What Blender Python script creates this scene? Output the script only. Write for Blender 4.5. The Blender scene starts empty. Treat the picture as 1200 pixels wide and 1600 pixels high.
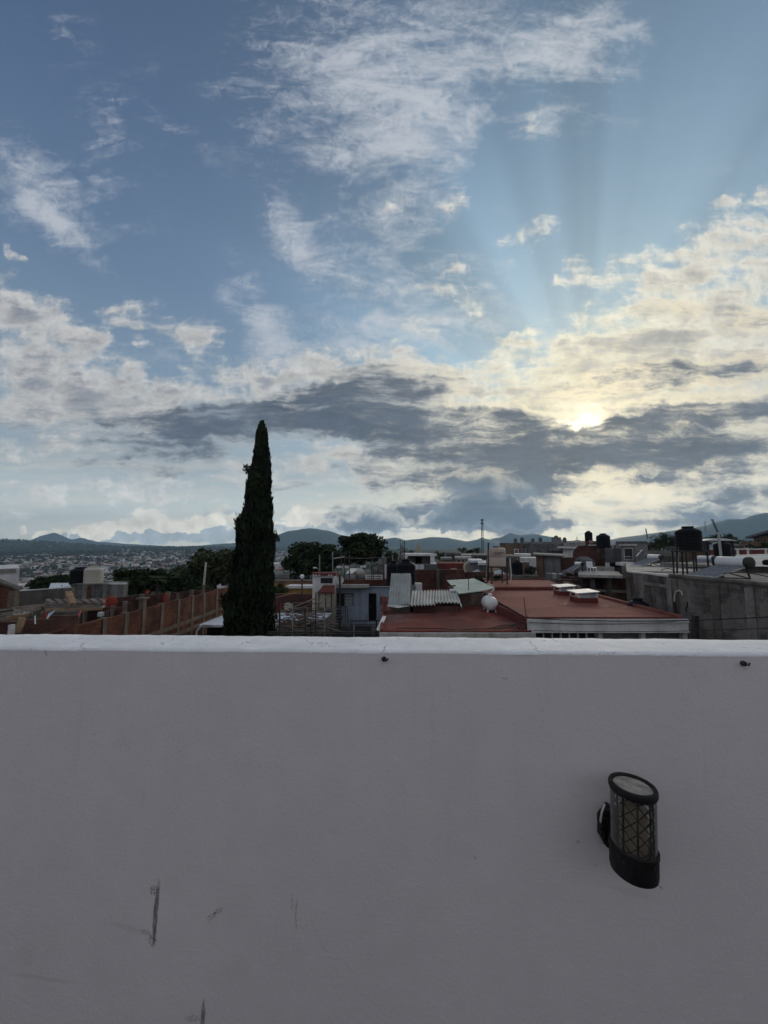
import bpy, bmesh, math, random
from mathutils import Vector, Matrix, noise as mnoise
R = math.radians
rnd = random.Random(7)
SC = bpy.context.scene
COL = SC.collection

# ------------------------------------------------------------------ camera
EYE = 9.0                                  # eye height above the street, metres
PITCH = R(5.3)
FPX = 601.0                                # focal length in pixels of the 1200 x 1600 photograph
cam_d = bpy.data.cameras.new('camera')
cam = bpy.data.objects.new('camera', cam_d)
COL.objects.link(cam)
cam.location = (0, 0, EYE)
cam.rotation_euler = (R(90) + PITCH, 0, 0)
cam_d.sensor_fit = 'VERTICAL'
cam_d.sensor_height = 36.0
cam_d.lens = 36.0 * FPX / 1600.0
cam_d.clip_start = 0.02
cam_d.clip_end = 30000
SC.camera = cam
CT, ST = math.cos(PITCH), math.sin(PITCH)


def at(px, py, Y):
    """World point at forward distance Y on the sight line through photo pixel (px, py)."""
    xc, yc = (px - 600) / FPX, (800 - py) / FPX
    s = Y / (CT - yc * ST)
    return Vector((s * xc, Y, EYE + s * (ST + yc * CT)))


def tan_uv(px, py):
    p = at(px, py, 1.0)
    return p.x, p.z - EYE


# ------------------------------------------------------------------ light
SUN_U, SUN_V = tan_uv(915, 655)
SUN_DIR = Vector((SUN_U, 1.0, SUN_V)).normalized()
SUN_EL = math.asin(SUN_DIR.z)
SUN_AZ = math.atan2(SUN_DIR.x, SUN_DIR.y)
sun_d = bpy.data.lights.new('sun', 'SUN')
sun_d.energy = 0.9
sun_d.angle = R(14)
sun_d.color = (1.0, 0.86, 0.66)
sun = bpy.data.objects.new('sun', sun_d)
COL.objects.link(sun)
sun.location = (60, 100, 80)
sun.rotation_euler = (-SUN_DIR).to_track_quat('-Z', 'Y').to_euler()

SC.view_settings.view_transform = 'Standard'
SC.view_settings.look = 'None'
SC.view_settings.exposure = 0.0
SC.view_settings.gamma = 1.0
SC.view_settings.use_curve_mapping = False
SC.render.engine = 'CYCLES'
SC.cycles.max_bounces = 5
SC.cycles.volume_bounces = 0
SC.cycles.use_denoising = True
SC.cycles.use_adaptive_sampling = True
SC.cycles.adaptive_threshold = 0.02
SC.cycles.adaptive_min_samples = 8
SC.cycles.caustics_reflective = False
SC.cycles.caustics_refractive = False


# ------------------------------------------------------------------ node helper
class NT:
    def __init__(self, tree):
        self.t = tree
        self.n = tree.nodes
        self.l = tree.links

    def put(self, sock, v):
        if v is None:
            return
        if hasattr(v, 'is_output'):
            self.l.new(v, sock)
        else:
            if sock.type == 'RGBA' and len(v) == 3:
                v = (*v, 1)
            sock.default_value = v

    def new(self, typ, **kw):
        nd = self.n.new(typ)
        for k, v in kw.items():
            setattr(nd, k, v)
        return nd

    def m(self, op, a, b=None, c=None, clamp=False):
        nd = self.new('ShaderNodeMath', operation=op, use_clamp=clamp)
        self.put(nd.inputs[0], a)
        self.put(nd.inputs[1], b)
        self.put(nd.inputs[2], c)
        return nd.outputs[0]

    def vm(self, op, a, b=None, scale=None):
        nd = self.new('ShaderNodeVectorMath', operation=op)
        self.put(nd.inputs[0], a)
        self.put(nd.inputs[1], b)
        if scale is not None:
            self.put(nd.inputs['Scale'], scale)
        return nd.outputs['Value'] if op in ('DOT_PRODUCT', 'LENGTH', 'DISTANCE') else nd.outputs['Vector']

    def ss(self, x, a, b, lo=0.0, hi=1.0, smooth=True):
        nd = self.new('ShaderNodeMapRange', interpolation_type='SMOOTHSTEP' if smooth else 'LINEAR', clamp=not smooth)
        self.put(nd.inputs['Value'], x)
        self.put(nd.inputs['From Min'], a)
        self.put(nd.inputs['From Max'], b)
        self.put(nd.inputs['To Min'], lo)
        self.put(nd.inputs['To Max'], hi)
        return nd.outputs['Result']

    def mix(self, f, a, b, mode='MIX'):
        nd = self.new('ShaderNodeMix', data_type='RGBA', blend_type=mode, clamp_factor=(mode != 'ADD'))
        self.put(nd.inputs[0], f)
        self.put(nd.inputs[6], a)
        self.put(nd.inputs[7], b)
        return nd.outputs[2]

    def gain(self, col, k):
        nd = self.new('ShaderNodeHueSaturation')
        self.put(nd.inputs['Color'], col)
        self.put(nd.inputs['Value'], k)
        return nd.outputs[0]

    def noise(self, vec, scale, detail=4, rough=0.55, dist=0.0, out='Fac', dim='3D', lac=2.0):
        nd = self.new('ShaderNodeTexNoise', noise_dimensions=dim)
        if dim == '1D':
            self.put(nd.inputs['W'], vec)
        else:
            self.put(nd.inputs['Vector'], vec)
        self.put(nd.inputs['Scale'], scale)
        self.put(nd.inputs['Detail'], detail)
        self.put(nd.inputs['Roughness'], rough)
        self.put(nd.inputs['Lacunarity'], lac)
        self.put(nd.inputs['Distortion'], dist)
        return nd.outputs[out]

    def mapping(self, vec, loc=(0, 0, 0), rot=(0, 0, 0), scale=(1, 1, 1), kind='POINT'):
        nd = self.new('ShaderNodeMapping', vector_type=kind)
        self.put(nd.inputs['Vector'], vec)
        self.put(nd.inputs['Location'], loc)
        self.put(nd.inputs['Rotation'], rot)
        self.put(nd.inputs['Scale'], scale)
        return nd.outputs[0]

    def sep(self, v):
        nd = self.new('ShaderNodeSeparateXYZ')
        self.put(nd.inputs[0], v)
        return nd.outputs

    def comb(self, x, y, z):
        nd = self.new('ShaderNodeCombineXYZ')
        for i, v in enumerate((x, y, z)):
            self.put(nd.inputs[i], v)
        return nd.outputs[0]


def lin(r, g, b):
    f = lambda c: c / 12.92 if c <= 0.04045 else ((c + 0.055) / 1.055) ** 2.4
    return tuple(f(x / 255.0) for x in (r, g, b))


# ------------------------------------------------------------------ sky
world = bpy.data.worlds.new('World')
SC.world = world
world.use_nodes = True
world.cycles.sampling_method = 'MANUAL'
world.cycles.sample_map_resolution = 512


# where the clouds of the evening stand: centre and half size as the photograph sees them, tilt in degrees, weight
RAY = 0.64
BLOBS_HIGH = [(560, 110, 190, 170, 10, .75), (760, 100, 220, 140, 0, .85), (890, 40, 120, 80, 20, .6), (965, 55, 60, 60, 30, .55),
              (600, 240, 110, 120, 0, .75), (490, 60, 110, 120, 0, .3), (615, 305, 40, 50, -40, .55), (738, 215, 22, 70, -20, .5),
              (30, 280, 60, 110, 35, .95), (85, 345, 30, 55, 50, .8), (165, 180, 50, 50, 40, .4), (100, 55, 60, 70, 40, .35),
              (135, 390, 40, 110, 38, .4), (180, 280, 80, 90, 40, .3), (440, 335, 42, 70, 28, .85), (480, 395, 40, 70, 30, .6),
              (395, 480, 42, 85, 28, .9), (420, 530, 60, 50, 0, .6), (850, 190, 40, 30, 40, .6), (620, 430, 180, 110, 0, .45),
              (700, 480, 140, 80, 15, .5), (230, 250, 240, 170, 30, .20), (330, 130, 160, 120, 20, .16), (560, 420, 220, 120, 10, .34), (1100, 240, 140, 150, 0, .22), (250, 590, 160, 60, -10, .5), (560, 540, 160, 50, 0, .6)]
BLOBS_WHITE = [(715, 312, 40, 24, 35, .75), (815, 362, 70, 42, 15, .8), (685, 432, 55, 36, 20, .9), (742, 452, 56, 26, 10, .7), (830, 187, 28, 22, 30, .7),
               (690, 500, 90, 26, 15, .65), (1165, 313, 60, 18, 22, .9), (905, 425, 26, 24, 0, .8), (885, 456, 18, 12, 0, .7), (800, 525, 60, 22, 10, .7), (620, 320, 30, 20, 30, .6),
               (250, 500, 90, 40, -12, .85), (300, 535, 40, 40, -30, .7), (150, 541, 34, 20, -25, .9), (185, 490, 40, 20, 0, .5),
               (30, 478, 110, 42, -18, .8), (50, 560, 170, 80, -22, .95), (130, 612, 160, 60, -14, .95), (215, 632, 90, 40, -5, .75), (20, 625, 140, 50, 0, .8), (30, 405, 24, 10, -15, .5),
               (440, 592, 140, 46, 8, .9), (560, 572, 120, 34, -5, .8), (650, 588, 110, 46, 0, .85), (480, 625, 100, 40, 0, .8), (355, 600, 70, 30, 0, .7), (280, 645, 80, 36, 0, .6),
               (1150, 440, 150, 100, 25, 1.1), (1010, 475, 130, 80, 25, .95), (1190, 390, 80, 60, 25, .9), (920, 530, 130, 50, 10, .9), (1090, 545, 200, 74, 10, 1.1),
               (860, 600, 160, 56, 5, .9), (960, 575, 110, 50, 0, .9), (1160, 620, 150, 110, 0, 1.0), (960, 650, 120, 70, 0, .9), (770, 610, 100, 46, 0, .8),
               (900, 745, 220, 70, 0, .8), (700, 735, 190, 50, 0, .6), (480, 715, 170, 46, 0, .6), (1060, 755, 170, 60, 0, .75), (880, 805, 160, 40, 0, .7), (1010, 805, 110, 34, 0, .6),
               (560, 735, 150, 40, 0, .5), (100, 700, 220, 30, 0, .5), (60, 790, 180, 30, 0, .45), (40, 716, 60, 16, 0, .5), (300, 760, 200, 40, 0, .45), (236, 807, 26, 10, 0, .9), (205, 815, 20, 8, 0, .7), (480, 822, 60, 7, 3, .9), (100, 770, 200, 16, 0, .55), (60, 835, 60, 8, 0, .6), (660, 836, 120, 10, 0, .8), (900, 835, 140, 12, 0, .7)]
BLOBS_GREY = [(560, 622, 150, 44, 12, 1.25), (470, 648, 190, 36, 4, 1.0), (320, 655, 210, 34, 2, .95), (640, 655, 160, 50, -8, 1.1), (700, 690, 210, 48, -3, 1.1),
              (820, 700, 210, 36, 0, 1.0), (735, 652, 120, 26, 0, .75), (205, 708, 140, 26, -3, .95), (290, 690, 110, 26, 0, .55), (950, 700, 180, 28, 3, .9), (1090, 682, 220, 38, 8, 1.1),
              (1020, 592, 150, 22, 8, .85), (1080, 645, 200, 30, 8, .9), (1170, 712, 150, 30, 4, .95), (1150, 575, 110, 24, 8, .6), (830, 655, 70, 20, 0, .6), (990, 655, 80, 16, 12, .55),
              (775, 772, 130, 56, 0, 1.3), (725, 815, 130, 26, 0, 1.2), (700, 745, 120, 40, 0, .9), (840, 740, 100, 36, 0, .7), (795, 808, 90, 30, 0, 1.1), (1030, 742, 60, 14, 10, .6),
              (460, 757, 60, 8, 0, .8), (460, 766, 40, 6, 0, .8), (620, 752, 60, 16, 10, .6), (585, 733, 50, 10, 0, .5), (580, 812, 80, 28, 0, 1.1), (520, 804, 60, 24, 0, .8),
              (1130, 775, 190, 60, 0, 1.0), (1100, 800, 90, 26, 0, .65), (1010, 735, 60, 16, 0, .5), (100, 640, 180, 30, 0, .6), (1180, 500, 60, 26, 0, .45), (1060, 480, 60, 24, 0, .4)]
BLOBS_SUN = [(916, 656, 34, 13, 4, 1.1), (922, 634, 30, 9, 8, .75), (900, 664, 46, 7, -3, .7), (935, 666, 30, 6, 8, .6), (880, 655, 18, 5, 0, .5), (955, 640, 26, 6, 10, .4)]
BLOBS_HEAVY = [(770, 770, 80, 36, 0, .9), (745, 800, 84, 26, 0, 1.0), (700, 818, 70, 14, 0, .9), (800, 806, 56, 24, 0, .9), (830, 815, 34, 14, 0, .7), (720, 745, 50, 20, 0, .5), (580, 812, 50, 20, 0, 1.0), (605, 824, 34, 9, 0, .8), (545, 820, 40, 12, 0, .8), (1015, 738, 34, 8, 8, .7), (620, 750, 34, 8, 10, .7), (1100, 795, 60, 14, 0, .6), (1090, 805, 40, 10, 0, .6)]
BLOBS_LOW = [(185, 832, 70, 20, 0, 1.2), (232, 818, 40, 26, 0, 1.2), (270, 830, 70, 24, 0, 1.1), (330, 828, 70, 22, 0, 1.0), (345, 800, 46, 30, 0, .6), (130, 838, 40, 10, 0, .9),
             (470, 812, 40, 22, 0, 1.2), (490, 824, 60, 12, 0, .9), (530, 818, 50, 20, 0, 1.0), (590, 818, 60, 16, 0, 1.1), (92, 826, 12, 9, 0, 1.0), (35, 826, 12, 6, 0, .9), (68, 834, 20, 7, 0, .9)]


def build_sky():
    w = NT(world.node_tree)
    w.n.clear()
    tc = w.new('ShaderNodeTexCoord')
    d = w.vm('NORMALIZE', tc.outputs['Generated'])
    dx, dy, dz = w.sep(d)
    S = w.vm('DOT_PRODUCT', d, tuple(SUN_DIR))
    ang = w.m('ARCCOSINE', w.m('MINIMUM', S, 0.99999))          # radians from the sun
    ang2 = w.m('MULTIPLY', ang, ang)
    el = w.m('ARCSINE', dz)
    front = w.ss(dy, 0.10, 0.34)
    gauss = lambda k: w.m('POWER', 2.71828, w.m('MULTIPLY', ang2, -k))

    # ---- clear air: nishita graded towards the pale blue grey of a hazy evening
    sky = w.new('ShaderNodeTexSky', sky_type='NISHITA', sun_disc=False, sun_elevation=SUN_EL,
                sun_rotation=SUN_AZ, altitude=1900, air_density=1.0, dust_density=2.0, ozone_density=1.5)
    g = w.new('ShaderNodeValToRGB')
    cr = g.color_ramp
    stops = [(0.0, lin(188, 190, 182)), (0.08, lin(182, 189, 186)), (0.2, lin(160, 176, 186)), (0.33, lin(130, 153, 174)),
             (0.52, lin(102, 126, 156)), (0.75, lin(77, 100, 134)), (1.0, lin(55, 75, 106))]
    cr.elements[0].position, cr.elements[0].color = stops[0][0], (*stops[0][1], 1)
    cr.elements[1].position, cr.elements[1].color = stops[-1][0], (*stops[-1][1], 1)
    for p, c in stops[1:-1]:
        e = cr.elements.new(p)
        e.color = (*c, 1)
    w.put(g.inputs[0], w.m('DIVIDE', w.m('MAXIMUM', el, 0.0), R(62)))
    base = w.mix(0.15, g.outputs[0], w.gain(sky.outputs[0], 0.085))
    away = w.ss(S, 0.3, -0.9)
    base = w.mix(away, base, w.mix(1.0, base, (0.62, 0.66, 0.74), 'MULTIPLY'))

    # ---- the half of the sky behind the camera: the thin sheet goes on, broken
    zz = w.m('MAXIMUM', w.m('ADD', dz, 0.09), 0.03)
    deck = w.comb(w.m('DIVIDE', dx, zz), w.m('DIVIDE', dy, zz), 0.0)
    n_b = w.noise(deck, 0.55, 5, 0.6, 0.3, dim='2D')
    back_c = w.mix(w.ss(n_b, 0.32, 0.60, 0.15, 0.9), base, lin(212, 213, 219))
    ground_c = (0.10, 0.11, 0.11)
    below = w.ss(el, R(-2), R(-9))
    bg_back = w.new('ShaderNodeBackground')
    w.put(bg_back.inputs['Color'], w.gain(w.mix(below, back_c, ground_c), 10.0))
    bg_back.inputs['Strength'].default_value = 0.1

    # ---- the half in front
    u = w.m('DIVIDE', dx, w.m('MAXIMUM', dy, 0.12))
    v = w.m('DIVIDE', dz, w.m('MAXIMUM', dy, 0.12))
    uv = w.comb(u, v, 0.0)
    gl1, gl2 = gauss(4.0), gauss(18.0)
    base = w.mix(w.m('MULTIPLY', gauss(1.9), 0.40), base, lin(160, 184, 202))
    base = w.mix(w.m('MULTIPLY', gl1, 0.72), base, lin(176, 209, 224))
    base = w.mix(w.m('MULTIPLY', gl2, 0.7), base, lin(214, 222, 216))
    lowglow = w.m('MULTIPLY', w.ss(el, R(15), R(2)), gauss(2.6))
    base = w.mix(w.m('MULTIPLY', lowglow, 0.95), base, lin(252, 240, 198))
    # shafts of light and shade fanning out from the sun
    ra = w.m('ARCTAN2', w.m('SUBTRACT', v, SUN_V), w.m('SUBTRACT', u, SUN_U))
    rays = w.noise(w.m('ADD', ra, 3.7), 2.4, 3, 0.55, dim='1D')
    rayfall = w.m('MULTIPLY', w.ss(ang, 0.05, 0.35), w.ss(ang, 1.1, 0.4))
    rayv = w.m('ADD', 1.0, w.m('MULTIPLY', w.m('MULTIPLY', w.m('SUBTRACT', rays, 0.52), RAY), rayfall))

    uv_b = w.mapping(uv, (7.3, 2.9, 4.1))

    def warp(sc, det, amp):
        a = w.m('MULTIPLY', w.m('SUBTRACT', w.noise(uv, sc, det, 0.6, dim='2D'), 0.5), amp)
        b = w.m('MULTIPLY', w.m('SUBTRACT', w.noise(uv_b, sc, det, 0.6, dim='2D'), 0.5), amp)
        return a, b
    a1, b1 = warp(4.2, 4, 0.17)
    a2, b2 = warp(17.0, 4, 0.085)
    off2 = w.comb(a2, b2, 0.0)
    wu, wv = w.m('ADD', w.m('ADD', u, a1), a2), w.m('ADD', w.m('ADD', v, w.m('MULTIPLY', b1, 0.6)), b2)
    uvw = w.comb(wu, wv, 0.0)
    gu, gv = w.m('ADD', w.m('ADD', u, a1), a2), w.m('ADD', w.m('ADD', v, w.m('MULTIPLY', b1, 0.4)), w.m('MULTIPLY', b2, 0.55))
    tu, tv = w.m('ADD', u, w.m('MULTIPLY', a1, 0.4)), w.m('ADD', w.m('ADD', v, w.m('MULTIPLY', b1, 0.2)), w.m('MULTIPLY', b2, 0.18))
    uvt = w.comb(tu, tv, 0.0)
    cu, cv = w.m('ADD', u, w.m('MULTIPLY', a1, 0.5)), w.m('ADD', v, w.m('MULTIPLY', b1, 0.5))
    lu, lv = w.m('ADD', u, w.m('MULTIPLY', a2, 0.8)), w.m('ADD', v, w.m('MULTIPLY', b2, 0.8))

    def field(su_, sv_, blobs):
        acc = 0.0
        for b in blobs:
            cx, cy, rx, ry = b[:4]
            rot = b[4] if len(b) > 4 else 0
            wt = b[5] if len(b) > 5 else 1.0
            u0, v0 = tan_uv(cx, cy)
            ua, va = tan_uv(cx + 1, cy)
            ub, vb = tan_uv(cx, cy - 1)
            # the running sum rides along in z, scaled to nothing: it keeps the shader's evaluation in order
            gd = w.new('ShaderNodeTexGradient', gradient_type='SPHERICAL')
            tm = gd.texture_mapping
            tm.vector_type = 'TEXTURE'
            tm.translation = (u0, v0, 0)
            tm.rotation = (0, 0, R(rot))
            tm.scale = (rx * (ua - u0) * 1.3, ry * (vb - v0) * 1.3, 1e6)
            w.put(gd.inputs[0], w.comb(su_, sv_, acc))
            acc = w.m('MULTIPLY_ADD', gd.outputs['Fac'], wt, acc)
        return acc

    # high thin cloud
    n_c1 = w.noise(w.mapping(uv, rot=(0, 0, R(-52)), scale=(3.2, 8.5, 1)), 1.0, 6, 0.64, 0.5, dim='2D')
    n_c2 = w.noise(uvw, 24.0, 5, 0.68, 0.3, dim='2D')
    n_c3 = w.noise(w.mapping(uv, (3.1, 0, 0), (0, 0, R(58)), (9.0, 22.0, 1)), 1.0, 5, 0.68, 0.7, dim='2D')
    tex_c = w.m('ADD', w.m('ADD', w.m('MULTIPLY', n_c1, 0.5), w.m('MULTIPLY', n_c2, 0.24)), w.m('MULTIPLY', n_c3, 0.26))
    Fc = field(cu, cv, BLOBS_HIGH)
    ac = w.ss(w.m('ADD', w.m('MULTIPLY', Fc, 0.62), w.m('MULTIPLY', w.m('SUBTRACT', tex_c, 0.5), 2.7)), 0.14, 0.98)
    ac = w.m('MULTIPLY', ac, w.ss(Fc, 0.02, 0.35))

    # white cumulus
    n_w2 = w.noise(uvt, 13.0, 8, 0.62, 0.1, dim='2D')
    n_w3 = w.noise(w.mapping(uvt, (2, 5, 0), (0, 0, R(-10)), (5, 22, 1)), 1.0, 5, 0.6, dim='2D')
    n_w1 = w.noise(w.vm('ADD', deck, w.vm('SCALE', off2, scale=1.5)), 2.1, 6, 0.6, 0.0, dim='2D')
    tex_w = w.m('ADD', w.m('ADD', w.m('MULTIPLY', n_w1, 0.30), w.m('MULTIPLY', n_w2, 0.33)), w.m('MULTIPLY', n_w3, 0.37))
    Fw = field(wu, wv, BLOBS_WHITE)
    Tw = w.m('ADD', w.m('MULTIPLY', w.m('MINIMUM', Fw, 1.3), 0.62), w.m('MULTIPLY', w.m('SUBTRACT', tex_w, 0.5), 3.3))
    aw = w.m('MULTIPLY', w.ss(Tw, 0.10, 0.82), w.ss(Fw, 0.03, 0.25))
    thick = w.ss(Tw, 0.48, 1.2)
    n_sh = w.noise(w.vm('ADD', uvt, (0.012, 0.018, 0.0)), 13.0, 8, 0.62, 0.1, dim='2D')
    relief = w.m('SUBTRACT', n_w2, n_sh)

    # grey stratocumulus
    n_d1 = w.noise(w.mapping(uvt, (1.3, 0.4, 0), (0, 0, R(3)), (3.0, 16.0, 1)), 1.0, 9, 0.68, 0.15, dim='2D')
    n_d2 = w.noise(w.mapping(uvt, (4, 1, 0), (0, 0, 0), (9.0, 15.0, 1)), 1.0, 8, 0.7, 0.2, dim='2D')
    tex_d = w.m('ADD', w.m('MULTIPLY', n_d1, 0.64), w.m('MULTIPLY', n_d2, 0.36))
    Fd = field(gu, gv, BLOBS_GREY)
    Td = w.m('ADD', w.m('MULTIPLY', w.m('MINIMUM', Fd, 1.2), 0.66), w.m('MULTIPLY', w.m('SUBTRACT', tex_d, 0.5), 3.7))
    ad = w.m('MULTIPLY', w.ss(Td, 0.06, 0.80, 0, 0.95), w.ss(Fd, 0.02, 0.25))

    # towers along the horizon
    Fl = field(lu, lv, BLOBS_LOW)
    Fl2 = field(lu, w.m('ADD', lv, 0.016), BLOBS_LOW)
    top = w.ss(w.m('SUBTRACT', Fl, Fl2), 0.03, 0.20)
    Fh = field(lu, lv, BLOBS_HEAVY)
    Fh2 = field(w.m('ADD', lu, 0.006), w.m('ADD', lv, 0.016), BLOBS_HEAVY)
    htop = w.m('MULTIPLY', w.ss(w.m('SUBTRACT', Fh, Fh2), 0.06, 0.26), w.ss(Fh, 1.0, 0.35))
    ah = w.m('MULTIPLY', w.ss(Fh, 0.26, 0.46), 0.93)
    al = w.m('MULTIPLY', w.ss(Fl, 0.24, 0.52), 0.8)

    # colours
    warm = gauss(4.5)
    c_hi = w.mix(warm, lin(192, 197, 206), lin(228, 232, 231))
    c_bright = w.mix(warm, lin(208, 206, 202), lin(252, 245, 226))
    c_bright = w.mix(gl2, c_bright, lin(255, 246, 210))
    c_thick = w.mix(warm, lin(132, 138, 150), lin(168, 169, 170))
    c_w = w.gain(w.mix(thick, c_bright, c_thick), w.m('ADD', 1.0, w.m('MULTIPLY', relief, 0.95)))
    c_d = w.mix(w.ss(Td, 0.25, 1.05), w.mix(warm, lin(142, 150, 158), lin(176, 175, 170)), w.mix(warm, lin(78, 89, 105), lin(92, 100, 111)))
    c_d = w.gain(c_d, w.m('ADD', 1.0, w.m('MULTIPLY', w.m('SUBTRACT', n_d2, 0.5), 1.3)))
    c_l = w.gain(w.mix(w.m('MULTIPLY', top, 0.95), lin(146, 161, 171), lin(234, 226, 210)), w.m('ADD', 1.0, w.m('MULTIPLY', relief, 1.2)))
    sky_c = w.gain(base, rayv)
    sky_c = w.mix(w.m('MULTIPLY', ac, 0.85), sky_c, c_hi)
    streak = w.noise(w.mapping(uvt, (9, 3, 0), (0, 0, 0), (2.2, 30.0, 1)), 1.0, 5, 0.62, 0.0, dim='2D')
    sky_c = w.mix(w.m('MULTIPLY', w.ss(streak, 0.42, 0.70), w.ss(el, R(17), R(9), 0, 0.55)), sky_c, w.mix(warm, lin(198, 197, 190), lin(246, 232, 200)))
    sky_c = w.mix(al, sky_c, c_l)
    sky_c = w.mix(aw, sky_c, c_w)
    # silver edge where the grey deck thins
    edge = w.m('MULTIPLY', w.m('MULTIPLY', w.ss(Td, -0.30, 0.10), w.ss(Fd, 0.02, 0.3)), w.m('MULTIPLY', w.ss(warm, 0.05, 0.7, 0.25, 0.85), 0.8))
    sky_c = w.mix(edge, sky_c, w.mix(warm, lin(206, 204, 198), lin(255, 240, 204)))
    # glare of the veiled sun, between the white deck and the grey one
    sky_c = w.mix(w.m('MULTIPLY', w.m('POWER', 2.71828, w.m('MULTIPLY', ang, -8.5)), w.ss(tex_w, .36, .64, .34, .62)), sky_c, (1.0, 0.84, 0.48), 'ADD')
    sky_c = w.mix(w.m('MULTIPLY', w.ss(field(lu, lv, BLOBS_SUN), 0.1, 1.5), 1.15), sky_c, (1.0, 0.93, 0.75), 'ADD')
    sky_c = w.mix(w.m('MULTIPLY', ad, w.ss(ang, 0.0, 0.05, 0.72, 1.0)), sky_c, c_d)
    c_h = w.gain(w.mix(w.m('MULTIPLY', htop, 0.75), w.mix(w.ss(Fh, .3, 1.3), lin(124, 134, 144), lin(84, 96, 110)), w.mix(warm, lin(206, 204, 196), lin(232, 224, 200))), w.m('ADD', 1.0, w.m('MULTIPLY', w.m('SUBTRACT', n_d2, 0.5), 0.8)))
    sky_c = w.mix(ah, sky_c, c_h)
    sky_c = w.gain(sky_c, w.ss(el, R(12), R(2.0), 1.0, 1.75))
    sky_c = w.mix(below, sky_c, ground_c)
    bg = w.new('ShaderNodeBackground')
    w.put(bg.inputs['Color'], w.gain(sky_c, 10.0))
    bg.inputs['Strength'].default_value = 0.1
    ms = w.new('ShaderNodeMixShader')
    w.l.new(front, ms.inputs[0])
    w.l.new(bg_back.outputs[0], ms.inputs[1])
    w.l.new(bg.outputs[0], ms.inputs[2])
    out = w.new('ShaderNodeOutputWorld')
    w.l.new(ms.outputs[0], out.inputs[0])


build_sky()


# ------------------------------------------------------------------ helpers for the built world
def on_z(px, py, z):
    """World point where the sight line through (px, py) meets the level z."""
    k = at(px, py, 1.0).z - EYE
    return at(px, py, (z - EYE) / k)


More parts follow.
